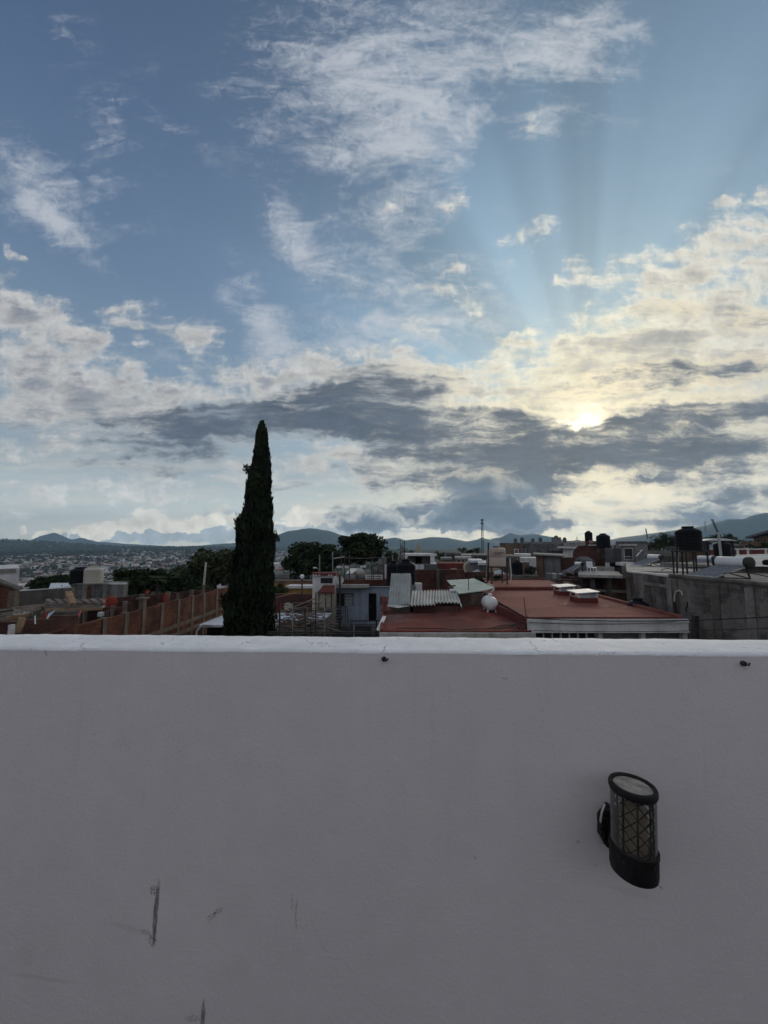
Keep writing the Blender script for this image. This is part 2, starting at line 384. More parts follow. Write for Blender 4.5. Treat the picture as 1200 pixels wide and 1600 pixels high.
class MB:
    """Collects shapes and links them as ONE mesh object."""

    def __init__(self):
        self.v, self.f = [], []

    def add(self, vs, fs):
        o = len(self.v)
        self.v += [Vector(p) for p in vs]
        self.f += [tuple(i + o for i in f) for f in fs]
        return self

    def box(self, a, b):
        x0, y0, z0 = (min(a[i], b[i]) for i in range(3))
        x1, y1, z1 = (max(a[i], b[i]) for i in range(3))
        return self.add([(x0, y0, z0), (x1, y0, z0), (x1, y1, z0), (x0, y1, z0), (x0, y0, z1), (x1, y0, z1), (x1, y1, z1), (x0, y1, z1)],
                        [(3, 2, 1, 0), (4, 5, 6, 7), (0, 1, 5, 4), (1, 2, 6, 5), (2, 3, 7, 6), (3, 0, 4, 7)])

    def prism(self, poly, off):
        """A planar polygon given thickness by the vector off."""
        n = len(poly)
        off = Vector(off)
        a = [Vector(p) for p in poly]
        fs = [tuple(range(n - 1, -1, -1)), tuple(range(n, 2 * n))]
        fs += [(i, (i + 1) % n, n + (i + 1) % n, n + i) for i in range(n)]
        return self.add(a + [p + off for p in a], fs)

    def bar(self, a, b, w, h=None):
        """Square bar from a to b."""
        a, b = Vector(a), Vector(b)
        h = h or w
        d = (b - a).normalized()
        s = d.cross(Vector((0, 0, 1)))
        s = s.normalized() if s.length > 1e-3 else Vector((1, 0, 0))
        t = s.cross(d)
        s, t = s * w / 2, t * h / 2
        return self.add([a - s - t, a + s - t, a + s + t, a - s + t, b - s - t, b + s - t, b + s + t, b - s + t],
                        [(3, 2, 1, 0), (4, 5, 6, 7), (0, 1, 5, 4), (1, 2, 6, 5), (2, 3, 7, 6), (3, 0, 4, 7)])

    def tube(self, pts, r, n=8, cap=True, r2=None):
        pts = [Vector(p) for p in pts]
        o = len(self.v)
        m = len(pts)
        up = None
        for i, p in enumerate(pts):
            d = (pts[min(i + 1, m - 1)] - pts[max(i - 1, 0)]).normalized()
            if up is None:
                up = d.orthogonal().normalized()
            up = (up - d * up.dot(d)).normalized()
            s = d.cross(up)
            rr = r if r2 is None else r + (r2 - r) * i / max(m - 1, 1)
            for k in range(n):
                a = 2 * math.pi * k / n
                self.v.append(p + (up * math.cos(a) + s * math.sin(a)) * rr)
        for i in range(m - 1):
            for k in range(n):
                k2 = (k + 1) % n
                self.f.append((o + i * n + k, o + i * n + k2, o + (i + 1) * n + k2, o + (i + 1) * n + k))
        if cap:
            self.f.append(tuple(o + k for k in range(n - 1, -1, -1)))
            self.f.append(tuple(o + (m - 1) * n + k for k in range(n)))
        return self

    def lathe(self, prof, c=(0, 0, 0), n=24, axis='z'):
        """Profile of (radius, height) turned about an axis through c."""
        o = len(self.v)
        c = Vector(c)
        for r, h in prof:
            for k in range(n):
                a = 2 * math.pi * k / n
                p = {'z': (r * math.cos(a), r * math.sin(a), h), 'y': (r * math.cos(a), h, r * math.sin(a)), 'x': (h, r * math.cos(a), r * math.sin(a))}[axis]
                self.v.append(c + Vector(p))
        for i in range(len(prof) - 1):
            for k in range(n):
                k2 = (k + 1) % n
                self.f.append((o + i * n + k, o + i * n + k2, o + (i + 1) * n + k2, o + (i + 1) * n + k))
        self.f.append(tuple(o + k for k in range(n - 1, -1, -1)))
        self.f.append(tuple(o + (len(prof) - 1) * n + k for k in range(n)))
        return self

    def build(self, name, mat, parent=None, smooth=False, kind=None, label=None, bevel=0.0):
        me = bpy.data.meshes.new(name)
        org = parent.location if parent is not None and parent.type == 'EMPTY' else (
            parent['org'] if parent is not None and 'org' in parent else None)
        org = Vector(org) if org is not None else Vector((0, 0, 0))
        me.from_pydata([p - org for p in self.v], [], self.f)
        bm = bmesh.new()
        bm.from_mesh(me)
        bmesh.ops.recalc_face_normals(bm, faces=bm.faces)
        if bevel:
            bmesh.ops.bevel(bm, geom=[e for e in bm.edges if e.calc_face_angle(0) > 0.5], offset=bevel, segments=2, affect='EDGES', profile=0.6)
        bm.to_mesh(me)
        bm.free()
        me.materials.append(mat)
        if smooth:
            me.polygons.foreach_set('use_smooth', [True] * len(me.polygons))
            me.set_sharp_from_angle(angle=R(40))
        o = bpy.data.objects.new(name, me)
        COL.objects.link(o)
        if parent is not None:
            o.parent = parent
        o['org'] = tuple(org)
        if kind:
            o['kind'] = kind
        if label:
            o['label'] = label
        return o


def thing(name, label, cat, loc, group=None):
    o = bpy.data.objects.new(name, None)
    o.empty_display_size = 0.2
    COL.objects.link(o)
    o.location = loc
    o['label'] = label
    o['category'] = cat
    if group:
        o['group'] = group
    return o


def tag(o, label, cat, group=None):
    o['label'] = label
    o['category'] = cat
    if group:
        o['group'] = group
    return o


def copy_tree(o, parent=None):
    c = o.copy()
    COL.objects.link(c)
    if parent is not None:
        c.parent = parent
    for ch in list(o.children):
        copy_tree(ch, c)
    return c


# ------------------------------------------------------------------ materials
def mat_new(name):
    m = bpy.data.materials.new(name)
    m.use_nodes = True
    t = NT(m.node_tree)
    t.n.clear()
    out = t.new('ShaderNodeOutputMaterial')
    b = t.new('ShaderNodeBsdfPrincipled')
    t.l.new(b.outputs[0], out.inputs[0])
    return m, t, b, out


TOWN_DIM = 0.84                                # darkens these base colours evenly, in place of dimmer light on the town


def pbr(name, col, rough=0.85, var=0.3, scale=1.6, bump=0.25, bscale=30.0, metal=0.0, stain=0.0, stain_col=(0.03, 0.028, 0.025), patch=0.0, patch_col=(0.3, 0.3, 0.3), dist=0.02, spec=0.3):
    """Plain material with uneven tone, rain stains that run down, worn patches and fine relief."""
    m, t, b, out = mat_new(name)
    pos = t.new('ShaderNodeNewGeometry').outputs['Position']
    n1 = t.noise(pos, scale, 6, 0.62)
    n2 = t.noise(pos, scale * 9, 4, 0.6)
    k = t.m('ADD', t.ss(n1, 0.3, 0.7, (1 - var) * TOWN_DIM, (1 + var) * TOWN_DIM), t.ss(n2, 0.25, 0.75, -var * 0.5, var * 0.5))
    c = t.gain((*col, 1), k)
    if patch:
        n4 = t.noise(t.vm('ADD', pos, (31, 7, 3)), scale * 0.8, 7, 0.68)
        c = t.mix(t.ss(n4, 0.62 - patch * 0.3, 0.72), c, (*patch_col, 1))
    if stain:
        n3 = t.noise(t.mapping(pos, scale=(1.7, 1.7, 0.22)), 1.5, 7, 0.66)
        c = t.mix(t.m('MULTIPLY', t.ss(n3, 0.46, 0.68), stain), c, (*stain_col, 1))
    t.put(b.inputs['Base Color'], c)
    t.put(b.inputs['Roughness'], t.ss(n2, 0.2, 0.8, max(rough - 0.12, 0.02), min(rough + 0.1, 1.0)))
    b.inputs['Metallic'].default_value = metal
    b.inputs['Specular IOR Level'].default_value = spec
    if bump:
        bp = t.new('ShaderNodeBump')
        bp.inputs['Strength'].default_value = bump
        bp.inputs['Distance'].default_value = dist
        t.put(bp.inputs['Height'], t.noise(pos, bscale, 5, 0.6))
        t.l.new(bp.outputs[0], b.inputs['Normal'])
    return m


def brick_mat(name, c1, c2, mortar, bw=0.24, bh=0.07, stain=0.3, render=0.0, render_col=(0.2, 0.19, 0.18)):
    m, t, b, out = mat_new(name)
    pos = t.new('ShaderNodeNewGeometry').outputs['Position']
    x, y, z = t.sep(pos)
    uv = t.comb(t.m('ADD', x, y), z, 0.0)
    br = t.new('ShaderNodeTexBrick')
    t.put(br.inputs['Vector'], uv)
    for k, v in (('Color1', c1), ('Color2', c2), ('Mortar', mortar)):
        br.inputs[k].default_value = (*v, 1)
    br.inputs['Scale'].default_value = 1.0
    br.inputs['Brick Width'].default_value = bw
    br.inputs['Row Height'].default_value = bh
    br.inputs['Mortar Size'].default_value = bh * 0.09
    br.inputs['Bias'].default_value = -0.1
    n1 = t.noise(pos, 1.3, 6, 0.65)
    c = t.gain(br.outputs['Color'], t.ss(n1, 0.3, 0.7, 0.5 * TOWN_DIM, 1.35 * TOWN_DIM))
    if render:
        n4 = t.noise(pos, 0.9, 7, 0.66)
        c = t.mix(t.ss(n4, 0.7 - render * 0.4, 0.78 - render * 0.4), c, t.gain((*render_col, 1), t.ss(n1, 0.3, 0.7, 0.7, 1.25)))
    n3 = t.noise(t.mapping(pos, scale=(1.7, 1.7, 0.25)), 1.4, 7, 0.66)
    c = t.mix(t.m('MULTIPLY', t.ss(n3, 0.45, 0.7), stain), c, (0.03, 0.027, 0.025, 1))
    t.put(b.inputs['Base Color'], c)
    b.inputs['Roughness'].default_value = 0.92
    b.inputs['Specular IOR Level'].default_value = 0.2
    bp = t.new('ShaderNodeBump')
    bp.inputs['Strength'].default_value = 0.6
    bp.inputs['Distance'].default_value = 0.012
    h = t.m('ADD', t.m('MULTIPLY', br.outputs['Fac'], -1.0), t.m('MULTIPLY', t.noise(pos, 40, 4, 0.6), 0.6))
    t.put(bp.inputs['Height'], h)
    t.l.new(bp.outputs[0], b.inputs['Normal'])
    return m


def leaf_mat(name, c1, c2, scale=0.9):
    m, t, b, out = mat_new(name)
    pos = t.new('ShaderNodeNewGeometry').outputs['Position']
    n = t.noise(pos, scale, 5, 0.65)
    t.put(b.inputs['Base Color'], t.mix(t.ss(n, 0.35, 0.65), (*c1, 1), (*c2, 1)))
    b.inputs['Roughness'].default_value = 0.75
    b.inputs['Specular IOR Level'].default_value = 0.15
    return m


M = {
    'concrete': pbr('concrete', (0.24, 0.225, 0.205), 0.92, 0.3, 1.2, 0.4, 25, stain=0.6, patch=0.2, patch_col=(0.13, 0.125, 0.12)),
    'pale_concrete': pbr('pale_concrete', (0.42, 0.40, 0.37), 0.9, 0.22, 1.0, 0.35, 25, stain=0.4),
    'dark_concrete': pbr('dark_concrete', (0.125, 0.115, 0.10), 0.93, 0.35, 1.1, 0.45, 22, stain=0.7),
    'render_wall': brick_mat('weathered_block_render', (0.14, 0.125, 0.115), (0.11, 0.10, 0.095), (0.17, 0.155, 0.145), 0.4, 0.2, stain=0.95, render=0.62, render_col=(0.175, 0.155, 0.142)),
    'post': pbr('cast_concrete_post', (0.165, 0.128, 0.10), 0.92, 0.25, 2.0, 0.3, 30, stain=0.35),
    'white': pbr('white_paint', (0.66, 0.65, 0.64), 0.75, 0.14, 1.4, 0.15, 30, stain=0.35, stain_col=(0.2, 0.19, 0.17)),
    'white_roof': pbr('white_sheet_roof', (0.62, 0.66, 0.72), 0.55, 0.16, 0.9, 0.1, 30, stain=0.2, stain_col=(0.25, 0.25, 0.25)),
    'blue_wall': pbr('blue_grey_paint', (0.35, 0.405, 0.49), 0.85, 0.14, 0.9, 0.2, 30, stain=0.3),
    'cream_wall': pbr('cream_paint', (0.42, 0.37, 0.28), 0.85, 0.15, 1.0, 0.2, 30, stain=0.3),
    'yellow_wall': pbr('ochre_paint', (0.30, 0.17, 0.05), 0.85, 0.2, 1.2, 0.2, 30, stain=0.35),
    'pink_wall': pbr('pink_paint', (0.34, 0.22, 0.19), 0.85, 0.2, 1.2, 0.2, 30, stain=0.35),
    'brown_wall': pbr('brown_paint', (0.17, 0.11, 0.08), 0.88, 0.25, 1.0, 0.25, 30, stain=0.4),
    'grey_wall': pbr('grey_paint', (0.20, 0.20, 0.20), 0.88, 0.22, 0.9, 0.25, 30, stain=0.45),
    'slate_wall': pbr('slate_grey_paint', (0.12, 0.125, 0.13), 0.88, 0.22, 0.9, 0.25, 30, stain=0.4),
    'red_roof': pbr('red_roof_coating', (0.17, 0.04, 0.032), 0.88, 0.35, 0.7, 0.3, 35, stain=0.5, stain_col=(0.06, 0.03, 0.027), patch=0.36, patch_col=(0.15, 0.095, 0.085), spec=0.15),
    'red_roof_light': pbr('faded_red_roof_coating', (0.26, 0.098, 0.078), 0.9, 0.22, 0.5, 0.3, 35, stain=0.22, stain_col=(0.17, 0.07, 0.06), patch=0.2, patch_col=(0.24, 0.12, 0.10), spec=0.12),
    'red_wall': pbr('dark_red_paint', (0.15, 0.035, 0.03), 0.85, 0.25, 1.0, 0.3, 30, stain=0.4),
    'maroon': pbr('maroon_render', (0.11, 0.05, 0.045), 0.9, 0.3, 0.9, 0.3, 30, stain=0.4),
    'brick': brick_mat('red_brick', (0.155, 0.055, 0.034), (0.095, 0.037, 0.026), (0.10, 0.068, 0.052)),
    'brick_dark': brick_mat('dark_brick', (0.13, 0.055, 0.04), (0.09, 0.045, 0.035), (0.08, 0.065, 0.055), stain=0.5),
    'brick_worn': brick_mat('worn_brick', (0.15, 0.075, 0.055), (0.12, 0.07, 0.055), (0.13, 0.11, 0.10), stain=0.55, render=0.5, render_col=(0.17, 0.155, 0.14)),
    'block': brick_mat('grey_block', (0.15, 0.145, 0.14), (0.11, 0.11, 0.11), (0.2, 0.19, 0.18), 0.4, 0.2, stain=0.5, render=0.35, render_col=(0.14, 0.14, 0.14)),
    'zinc': pbr('galvanised_sheet', (0.42, 0.44, 0.42), 0.55, 0.2, 1.2, 0.1, 30, metal=0.25, stain=0.3, stain_col=(0.2, 0.18, 0.15)),
    'fibre': pbr('fibre_cement_sheet', (0.58, 0.58, 0.54), 0.8, 0.18, 1.5, 0.2, 30, stain=0.35, stain_col=(0.2, 0.19, 0.17)),
    'pale_green': pbr('pale_green_sheet', (0.50, 0.56, 0.48), 0.6, 0.12, 1.2, 0.1, 30, stain=0.25, stain_col=(0.25, 0.25, 0.2)),
    'black_plastic': pbr('black_plastic', (0.010, 0.012, 0.016), 0.6, 0.2, 2.0, 0.05, 30, spec=0.12),
    'beige_plastic': pbr('beige_plastic', (0.44, 0.36, 0.31), 0.5, 0.1, 1.5, 0.05, 30, stain=0.15, stain_col=(0.3, 0.25, 0.2)),
    'cream_plastic': pbr('cream_plastic', (0.50, 0.46, 0.40), 0.5, 0.1, 1.5, 0.05, 30),
    'white_gloss': pbr('white_enamel', (0.72, 0.72, 0.72), 0.4, 0.08, 2.0, 0.03, 30),
    'dark_metal': pbr('dark_metal', (0.03, 0.028, 0.028), 0.6, 0.3, 3.0, 0.1, 30),
    'rust': pbr('rusty_steel', (0.085, 0.058, 0.048), 0.85, 0.35, 4.0, 0.2, 40),
    'steel': pbr('grey_steel', (0.28, 0.28, 0.28), 0.5, 0.15, 3.0, 0.05, 30, metal=0.5),
    'timber': pbr('raw_timber', (0.30, 0.20, 0.12), 0.9, 0.3, 3.0, 0.3, 40),
    'grey_timber': pbr('weathered_timber', (0.19, 0.16, 0.14), 0.92, 0.35, 3.0, 0.35, 40),
    'orange': pbr('orange_plastic', (0.42, 0.055, 0.03), 0.6, 0.2, 3.0, 0.1, 30),
    'blue_tarp': pbr('pale_blue_plastic', (0.42, 0.50, 0.60), 0.5, 0.2, 3.0, 0.2, 12),
    'soil': pbr('site_soil', (0.09, 0.055, 0.04), 0.95, 0.4, 0.8, 0.6, 12),
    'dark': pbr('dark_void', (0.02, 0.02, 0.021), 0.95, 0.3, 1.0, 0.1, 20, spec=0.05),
    'glass': pbr('window_glass', (0.03, 0.035, 0.04), 0.2, 0.1, 1.0, 0.0, 20, spec=0.22),
    'glass_pale': pbr('pale_pane', (0.40, 0.44, 0.46), 0.25, 0.15, 2.0, 0.0, 20, spec=0.5),
    'tube_glass': pbr('collector_glass', (0.17, 0.18, 0.205), 0.3, 0.1, 2.0, 0.0, 20, spec=0.5),
    'forest': leaf_mat('forest_slope', (0.014, 0.024, 0.014), (0.055, 0.06, 0.04), 0.02),
    'leaf': leaf_mat('dark_foliage', (0.013, 0.024, 0.011), (0.035, 0.05, 0.02)),
    'leaf2': leaf_mat('olive_foliage', (0.03, 0.042, 0.016), (0.06, 0.07, 0.03)),
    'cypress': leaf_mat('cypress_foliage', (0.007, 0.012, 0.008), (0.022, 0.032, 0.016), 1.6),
    'bark': pbr('bark', (0.07, 0.05, 0.04), 0.95, 0.3, 4.0, 0.5, 20),
    'cable': pbr('black_cable', (0.012, 0.012, 0.012), 0.6, 0.1, 2.0, 0.0, 20),
}



def ground_mat():
    """Dry dusty ground in town; scrub and woods from the valley's far side on."""
    m, t, b, out = mat_new('ground')
    pos = t.new('ShaderNodeNewGeometry').outputs['Position']
    y = t.sep(pos)[1]
    n = t.noise(pos, .02, 6, .65)
    n2 = t.noise(pos, .3, 5, .65)
    dry = t.gain((0.085, 0.076, 0.055, 1), t.ss(n2, .3, .7, .7, 1.3))
    wood = t.mix(t.ss(n2, .35, .65), (0.020, 0.030, 0.014, 1), (0.045, 0.052, 0.028, 1))
    f = t.m('MAXIMUM', t.ss(t.m('ADD', y, t.m('MULTIPLY', n, 500)), 1100, 1900), t.ss(n, .46, .56, 0, .85))
    t.put(b.inputs['Base Color'], t.mix(f, dry, wood))
    b.inputs['Roughness'].default_value = .95
    b.inputs['Specular IOR Level'].default_value = .1
    return m


M['ground'] = ground_mat()

# ------------------------------------------------------------------ ground, hills
P_LEFT = [(0, 0), (75, 0), (250, -30), (450, -44), (700, -42), (1100, -32), (1600, -18), (2200, -5), (2700, 12), (3300, 16), (4300, 4), (9000, 0)]
P_RIGHT = [(0, 0), (150, 0), (400, -6), (9000, -9)]


def lerp_tab(tab, x):
    for (a, va), (b, vb) in zip(tab, tab[1:]):
        if x <= b:
            return va + (vb - va) * (x - a) / (b - a)
    return tab[-1][1]


def sstep(x, a, b):
    t = min(max((x - a) / (b - a), 0), 1)
    return t * t * (3 - 2 * t)


def height(x, y):
    if y <= 0:
        return 0.0
    u = x / max(y, 1.0)
    lf = sstep(u, 0.16, -0.12)
    h = lf * lerp_tab(P_LEFT, y) + (1 - lf) * lerp_tab(P_RIGHT, y)
    ridge = sstep(y, 1900, 2800) * sstep(y, 4600, 3400)
    h += ridge * 62 * sstep(u, -0.62, -1.08)
    if y > 300:
        h += mnoise.noise(Vector((x / 420, y / 420, 1.7))) * min((y - 300) / 150, 7.0)
    return h


def axis_vals(lim, first=22.0, k=1.105):
    v, x, st = [0.0], 0.0, first
    while x < lim:
        x += st
        st *= k
        v.append(min(x, lim))
    return v


def build_ground():
    ax = axis_vals(7400)
    xs = [-a for a in reversed(ax[1:])] + ax
    ay = axis_vals(6800)
    ys = [-1400, -700, -300, -120, -50] + ay
    g = MB()
    g.v = [Vector((x, y, height(x, y) - (0.0 if abs(x) > 1 or True else 0))) for y in ys for x in xs]
    n = len(xs)
    g.f = [(j * n + i, j * n + i + 1, (j + 1) * n + i + 1, (j + 1) * n + i) for j in range(len(ys) - 1) for i in range(n - 1)]
    g.build('ground', M['ground'], smooth=True, kind='structure')


def hill(name, prof, Y, spread, seed, rough=1.0, mat='forest'):
    """A range: its skyline (photo pixels) stands at distance Y, with slopes in front and behind."""
    pts = []
    for (x0, y0), (x1, y1) in zip(prof, prof[1:]):
        k = max(int(abs(x1 - x0) / 5), 1)
        for i in range(k):
            f = i / k
            f2 = f * f * (3 - 2 * f)
            pts.append((x0 + (x1 - x0) * f, y0 + (y1 - y0) * (0.5 * f + 0.5 * f2)))
    pts.append(prof[-1])
    g = MB()
    rows = 17
    for j in range(rows):
        t = -1 + 2 * j / (rows - 1)
        for (px, py) in pts:
            p = at(px, py, Y)
            x = p.x * (1 + t * spread / Y)
            y = Y + t * spread
            base = -55.0
            hh = p.z - base + mnoise.noise(Vector((px / 9.0, seed, 0.3))) * Y / 601 * 0.6 * rough
            prof_t = (1 - abs(t) ** 1.35)
            nz = mnoise.fractal(Vector((x / 500, y / 500, seed)), 0.9, 2.1, 5)
            z = base + hh * prof_t + nz * 0.16 * hh * prof_t * (abs(t) ** 0.5) * rough
            g.v.append(Vector((x, y, z)))
    n = len(pts)
    g.f = [(j * n + i, j * n + i + 1, (j + 1) * n + i + 1, (j + 1) * n + i) for j in range(rows - 1) for i in range(n - 1)]
    return g.build(name, M[mat], smooth=True, kind='structure')


build_ground()
hill('mountain', [(-60, 858), (20, 850), (45, 845), (68, 836), (86, 832), (100, 838), (112, 843), (126, 840), (150, 846), (200, 850), (260, 853), (330, 856), (420, 858)], 6000, 550, 1.0)
hill('mountain', [(225, 858), (300, 853), (360, 849), (395, 846), (430, 836), (455, 829), (484, 825), (512, 829), (535, 836), (560, 847), (590, 853), (660, 858)], 5000, 900, 2.0)
hill('mountain', [(540, 856), (575, 847), (600, 842), (618, 840), (634, 844), (655, 842), (675, 839), (700, 840), (712, 843), (730, 846), (745, 843), (752, 840), (765, 843), (790, 848), (840, 854), (900, 858)], 5600, 700, 3.0)
hill('mountain', [(700, 858), (745, 848), (780, 840), (798, 832), (812, 836), (835, 834), (862, 839), (890, 846), (940, 852), (1000, 858)], 6100, 500, 4.0)
hill('mountain', [(860, 858), (940, 845), (985, 838), (1030, 832), (1065, 827), (1095, 823), (1120, 815), (1140, 811), (1160, 811), (1178, 805), (1195, 801), (1225, 803), (1290, 815), (1380, 836), (1450, 858)], 4000, 700, 5.0)

# air between here and the mountains
hz = MB().box((-7600, -1500, -70), (7600, 6900, 560)).build('haze', M['dark'], kind='stuff')
hz.data.materials.clear()
hm = bpy.data.materials.new('evening_air')
hm.use_nodes = True
ht = NT(hm.node_tree)
ht.n.clear()
pv = ht.new('ShaderNodeVolumePrincipled')
pv.inputs['Color'].default_value = (0.50, 0.76, 1.0, 1)
pv.inputs['Density'].default_value = 0.00012
pv.inputs['Anisotropy'].default_value = 0.2
ho = ht.new('ShaderNodeOutputMaterial')
ht.l.new(pv.outputs[0], ho.inputs['Volume'])
hz.data.materials.append(hm)

# ------------------------------------------------------------------ our terrace: parapet wall and lamp
Z_TOP = at(600, 1017, 0.95).z
WA, WB = on_z(0, 1012, Z_TOP), on_z(1200, 1022, Z_TOP)
WS = (WB - WA).normalized()                       # along the wall, to the right
WN = Vector((WS.y, -WS.x, 0)).normalized()        # out of the wall, towards the terrace
W_ANG = math.atan2(WS.y, WS.x)
W_THICK = abs((on_z(600, 993.5, Z_TOP) - WA).dot(WN))
FLOOR_Z = EYE - 1.75


def on_wall(px, py):
    r = at(px, py, 1.0) - Vector((0, 0, EYE))
    o = Vector((0, 0, EYE))
    k = (WA - o).dot(WN) / r.dot(WN)
    return o + r * k


def wall_sz(px, py):
    p = on_wall(px, py)
    return (p - WA).dot(WS), p.z - Z_TOP


def plaster():
    m, t, b, out = mat_new('painted_plaster')
    tc = t.new('ShaderNodeTexCoord').outputs['Object']
    n1 = t.noise(tc, 1.6, 6, 0.6)
    n2 = t.noise(tc, 13.0, 5, 0.6)
    n3 = t.noise(tc, 420.0, 3, 0.6)
    n5 = t.noise(t.mapping(tc, scale=(1.0, 1.0, 0.25)), 4.0, 5, 0.6)
    c = t.mix(t.ss(n1, 0.3, 0.7), (0.735, 0.685, 0.69, 1), (0.765, 0.715, 0.716, 1))
    c = t.gain(c, t.m('ADD', t.ss(n2, 0.3, 0.7, 0.985, 1.015), t.ss(n5, 0.35, 0.7, -0.02, 0.015)))
    c = t.gain(c, t.ss(n3, 0.3, 0.7, 0.955, 1.045))
    vo = t.new('ShaderNodeTexVoronoi', feature='DISTANCE_TO_EDGE')
    t.put(vo.inputs['Vector'], t.vm('ADD', tc, t.vm('SCALE', t.noise(tc, 6, 5, 0.65, out='Color'), scale=0.16)))
    vo.inputs['Scale'].default_value = 2.3
    hair = t.m('MULTIPLY', t.ss(vo.outputs[0], 0.0045, 0.0), t.ss(t.noise(tc, 1.1, 3, 0.6), 0.52, 0.62))
    c = t.mix(t.m('MULTIPLY', hair, 0.12), c, (0.12, 0.11, 0.11, 1))
    drip = t.noise(t.mapping(tc, scale=(26, 26, 1.1)), 1.0, 5, 0.65)
    zt = t.sep(tc)[2]
    c = t.mix(t.m('MULTIPLY', t.ss(drip, 0.55, 0.75), t.ss(zt, -0.42, -0.01, 0.0, 0.13)), c, (0.16, 0.15, 0.14, 1))
    x, y, z = t.sep(tc)
    grit = t.noise(tc, 260.0, 4, 0.7)
    grit2 = t.noise(t.mapping(tc, scale=(1.0, 1.0, 0.18)), 190.0, 4, 0.7)
    wx = t.m('ADD', x, t.m('MULTIPLY', t.m('SUBTRACT', n2, 0.5), 0.012))
    # scuffs, black rub marks and soft dark patches, one just below the lamp: centre, half size in photo pixels, tilt, strength
    marks = [(244, 1426, 3.6, 44, -2, 1.0, 0), (240, 1391, 11, 9, 20, .85, 1), (238, 1470, 8, 12, 30, .75, 1), (228, 1456, 12, 5, -15, .5, 1), (205, 1452, 36, 4, -14, .12, 0),
             (463, 1420, 2.6, 26, -3, .62, 1), (456, 1408, 2.2, 18, 3, .5, 1), (463, 1447, 2.2, 12, 0, .65, 1), (458, 1470, 5, 22, 0, .3, 1),
             (340, 1424, 12, 5, 28, .6, 1), (331, 1432, 12, 6, 30, .5, 1), (328, 1440, 6, 8, 0, .4, 1),
             (316, 1590, 3.2, 24, -2, .9, 0), (300, 1592, 16, 7, 0, .5, 1), (278, 1160, 30, 26, 0, .34, 1), (312, 1148, 12, 14, 0, .3, 1), (190, 1163, 26, 14, 0, .32, 1), (150, 1146, 16, 4, 0, .42, 1),
             (40, 1496, 20, 20, 0, .10, 2), (375, 1510, 20, 20, 0, .06, 2), (62, 1528, 70, 4, -5, .14, 2), (790, 1060, 8, 2, 0, .5, 1), (1075, 1090, 4, 2, 0, .5, 1), (1118, 1118, 4, 3, 0, .4, 1), (742, 1340, 3, 4, 0, .5, 1),
             (903, 1315, 3, 3, 0, .4, 0), (930, 1352, 3, 2, 0, .25, 0), (1032, 1386, 5, 2, -30, .5, 0), (72, 1019, 2.4, 8, 10, .8, 1), (990, 1395, 46, 7, -14, .1, 2)]
    acc = 0.0
    for px, py, rx, ry, rot, wt, kind in marks:
        lift = .22 if wt < .45 else .30
        s0, z0 = wall_sz(px, py)
        k = (wall_sz(px + 1, py)[0] - s0)
        gd = t.new('ShaderNodeTexGradient', gradient_type='SPHERICAL')
        tm = gd.texture_mapping
        tm.vector_type = 'TEXTURE'
        tm.translation = (s0, z0, 0)
        tm.rotation = (0, 0, R(rot))
        tm.scale = (rx * k * 1.25, ry * k * 1.25, 1e6)
        t.put(gd.inputs[0], t.comb(wx, z, acc))
        f = gd.outputs['Fac']
        if kind == 0:
            g = t.m('MULTIPLY', t.ss(f, 0.0, 0.45), t.ss(grit2, 0.30, 0.56, 0.25, 1.0))
        elif kind == 1:
            g = t.ss(t.m('ADD', t.m('MULTIPLY', t.ss(f, 0.0, 0.6), lift), grit), 0.74, 0.86)
        else:
            g = t.ss(f, 0.0, 0.8)
        acc = t.m('MULTIPLY_ADD', g, wt, acc)
    c = t.mix(t.m('MULTIPLY', t.m('MINIMUM', acc, 1.0), 0.76), c, (0.035, 0.035, 0.03, 1))
    t.put(b.inputs['Base Color'], c)
    b.inputs['Roughness'].default_value = 0.8
    b.inputs['Specular IOR Level'].default_value = 0.15
    h = t.m('ADD', t.m('ADD', t.m('MULTIPLY', n3, 0.35), t.m('MULTIPLY', t.noise(tc, 110, 4, 0.65), 1.0)), t.m('MULTIPLY', t.noise(t.mapping(tc, rot=(0, 0.5, 0), scale=(1, 1, 1.6)), 9.0, 4, 0.6), 1.3))
    bp = t.new('ShaderNodeBump')
    bp.inputs['Strength'].default_value = 0.27
    bp.inputs['Distance'].default_value = 0.004
    t.put(bp.inputs['Height'], h)
    t.l.new(bp.outputs[0], b.inputs['Normal'])
    return m


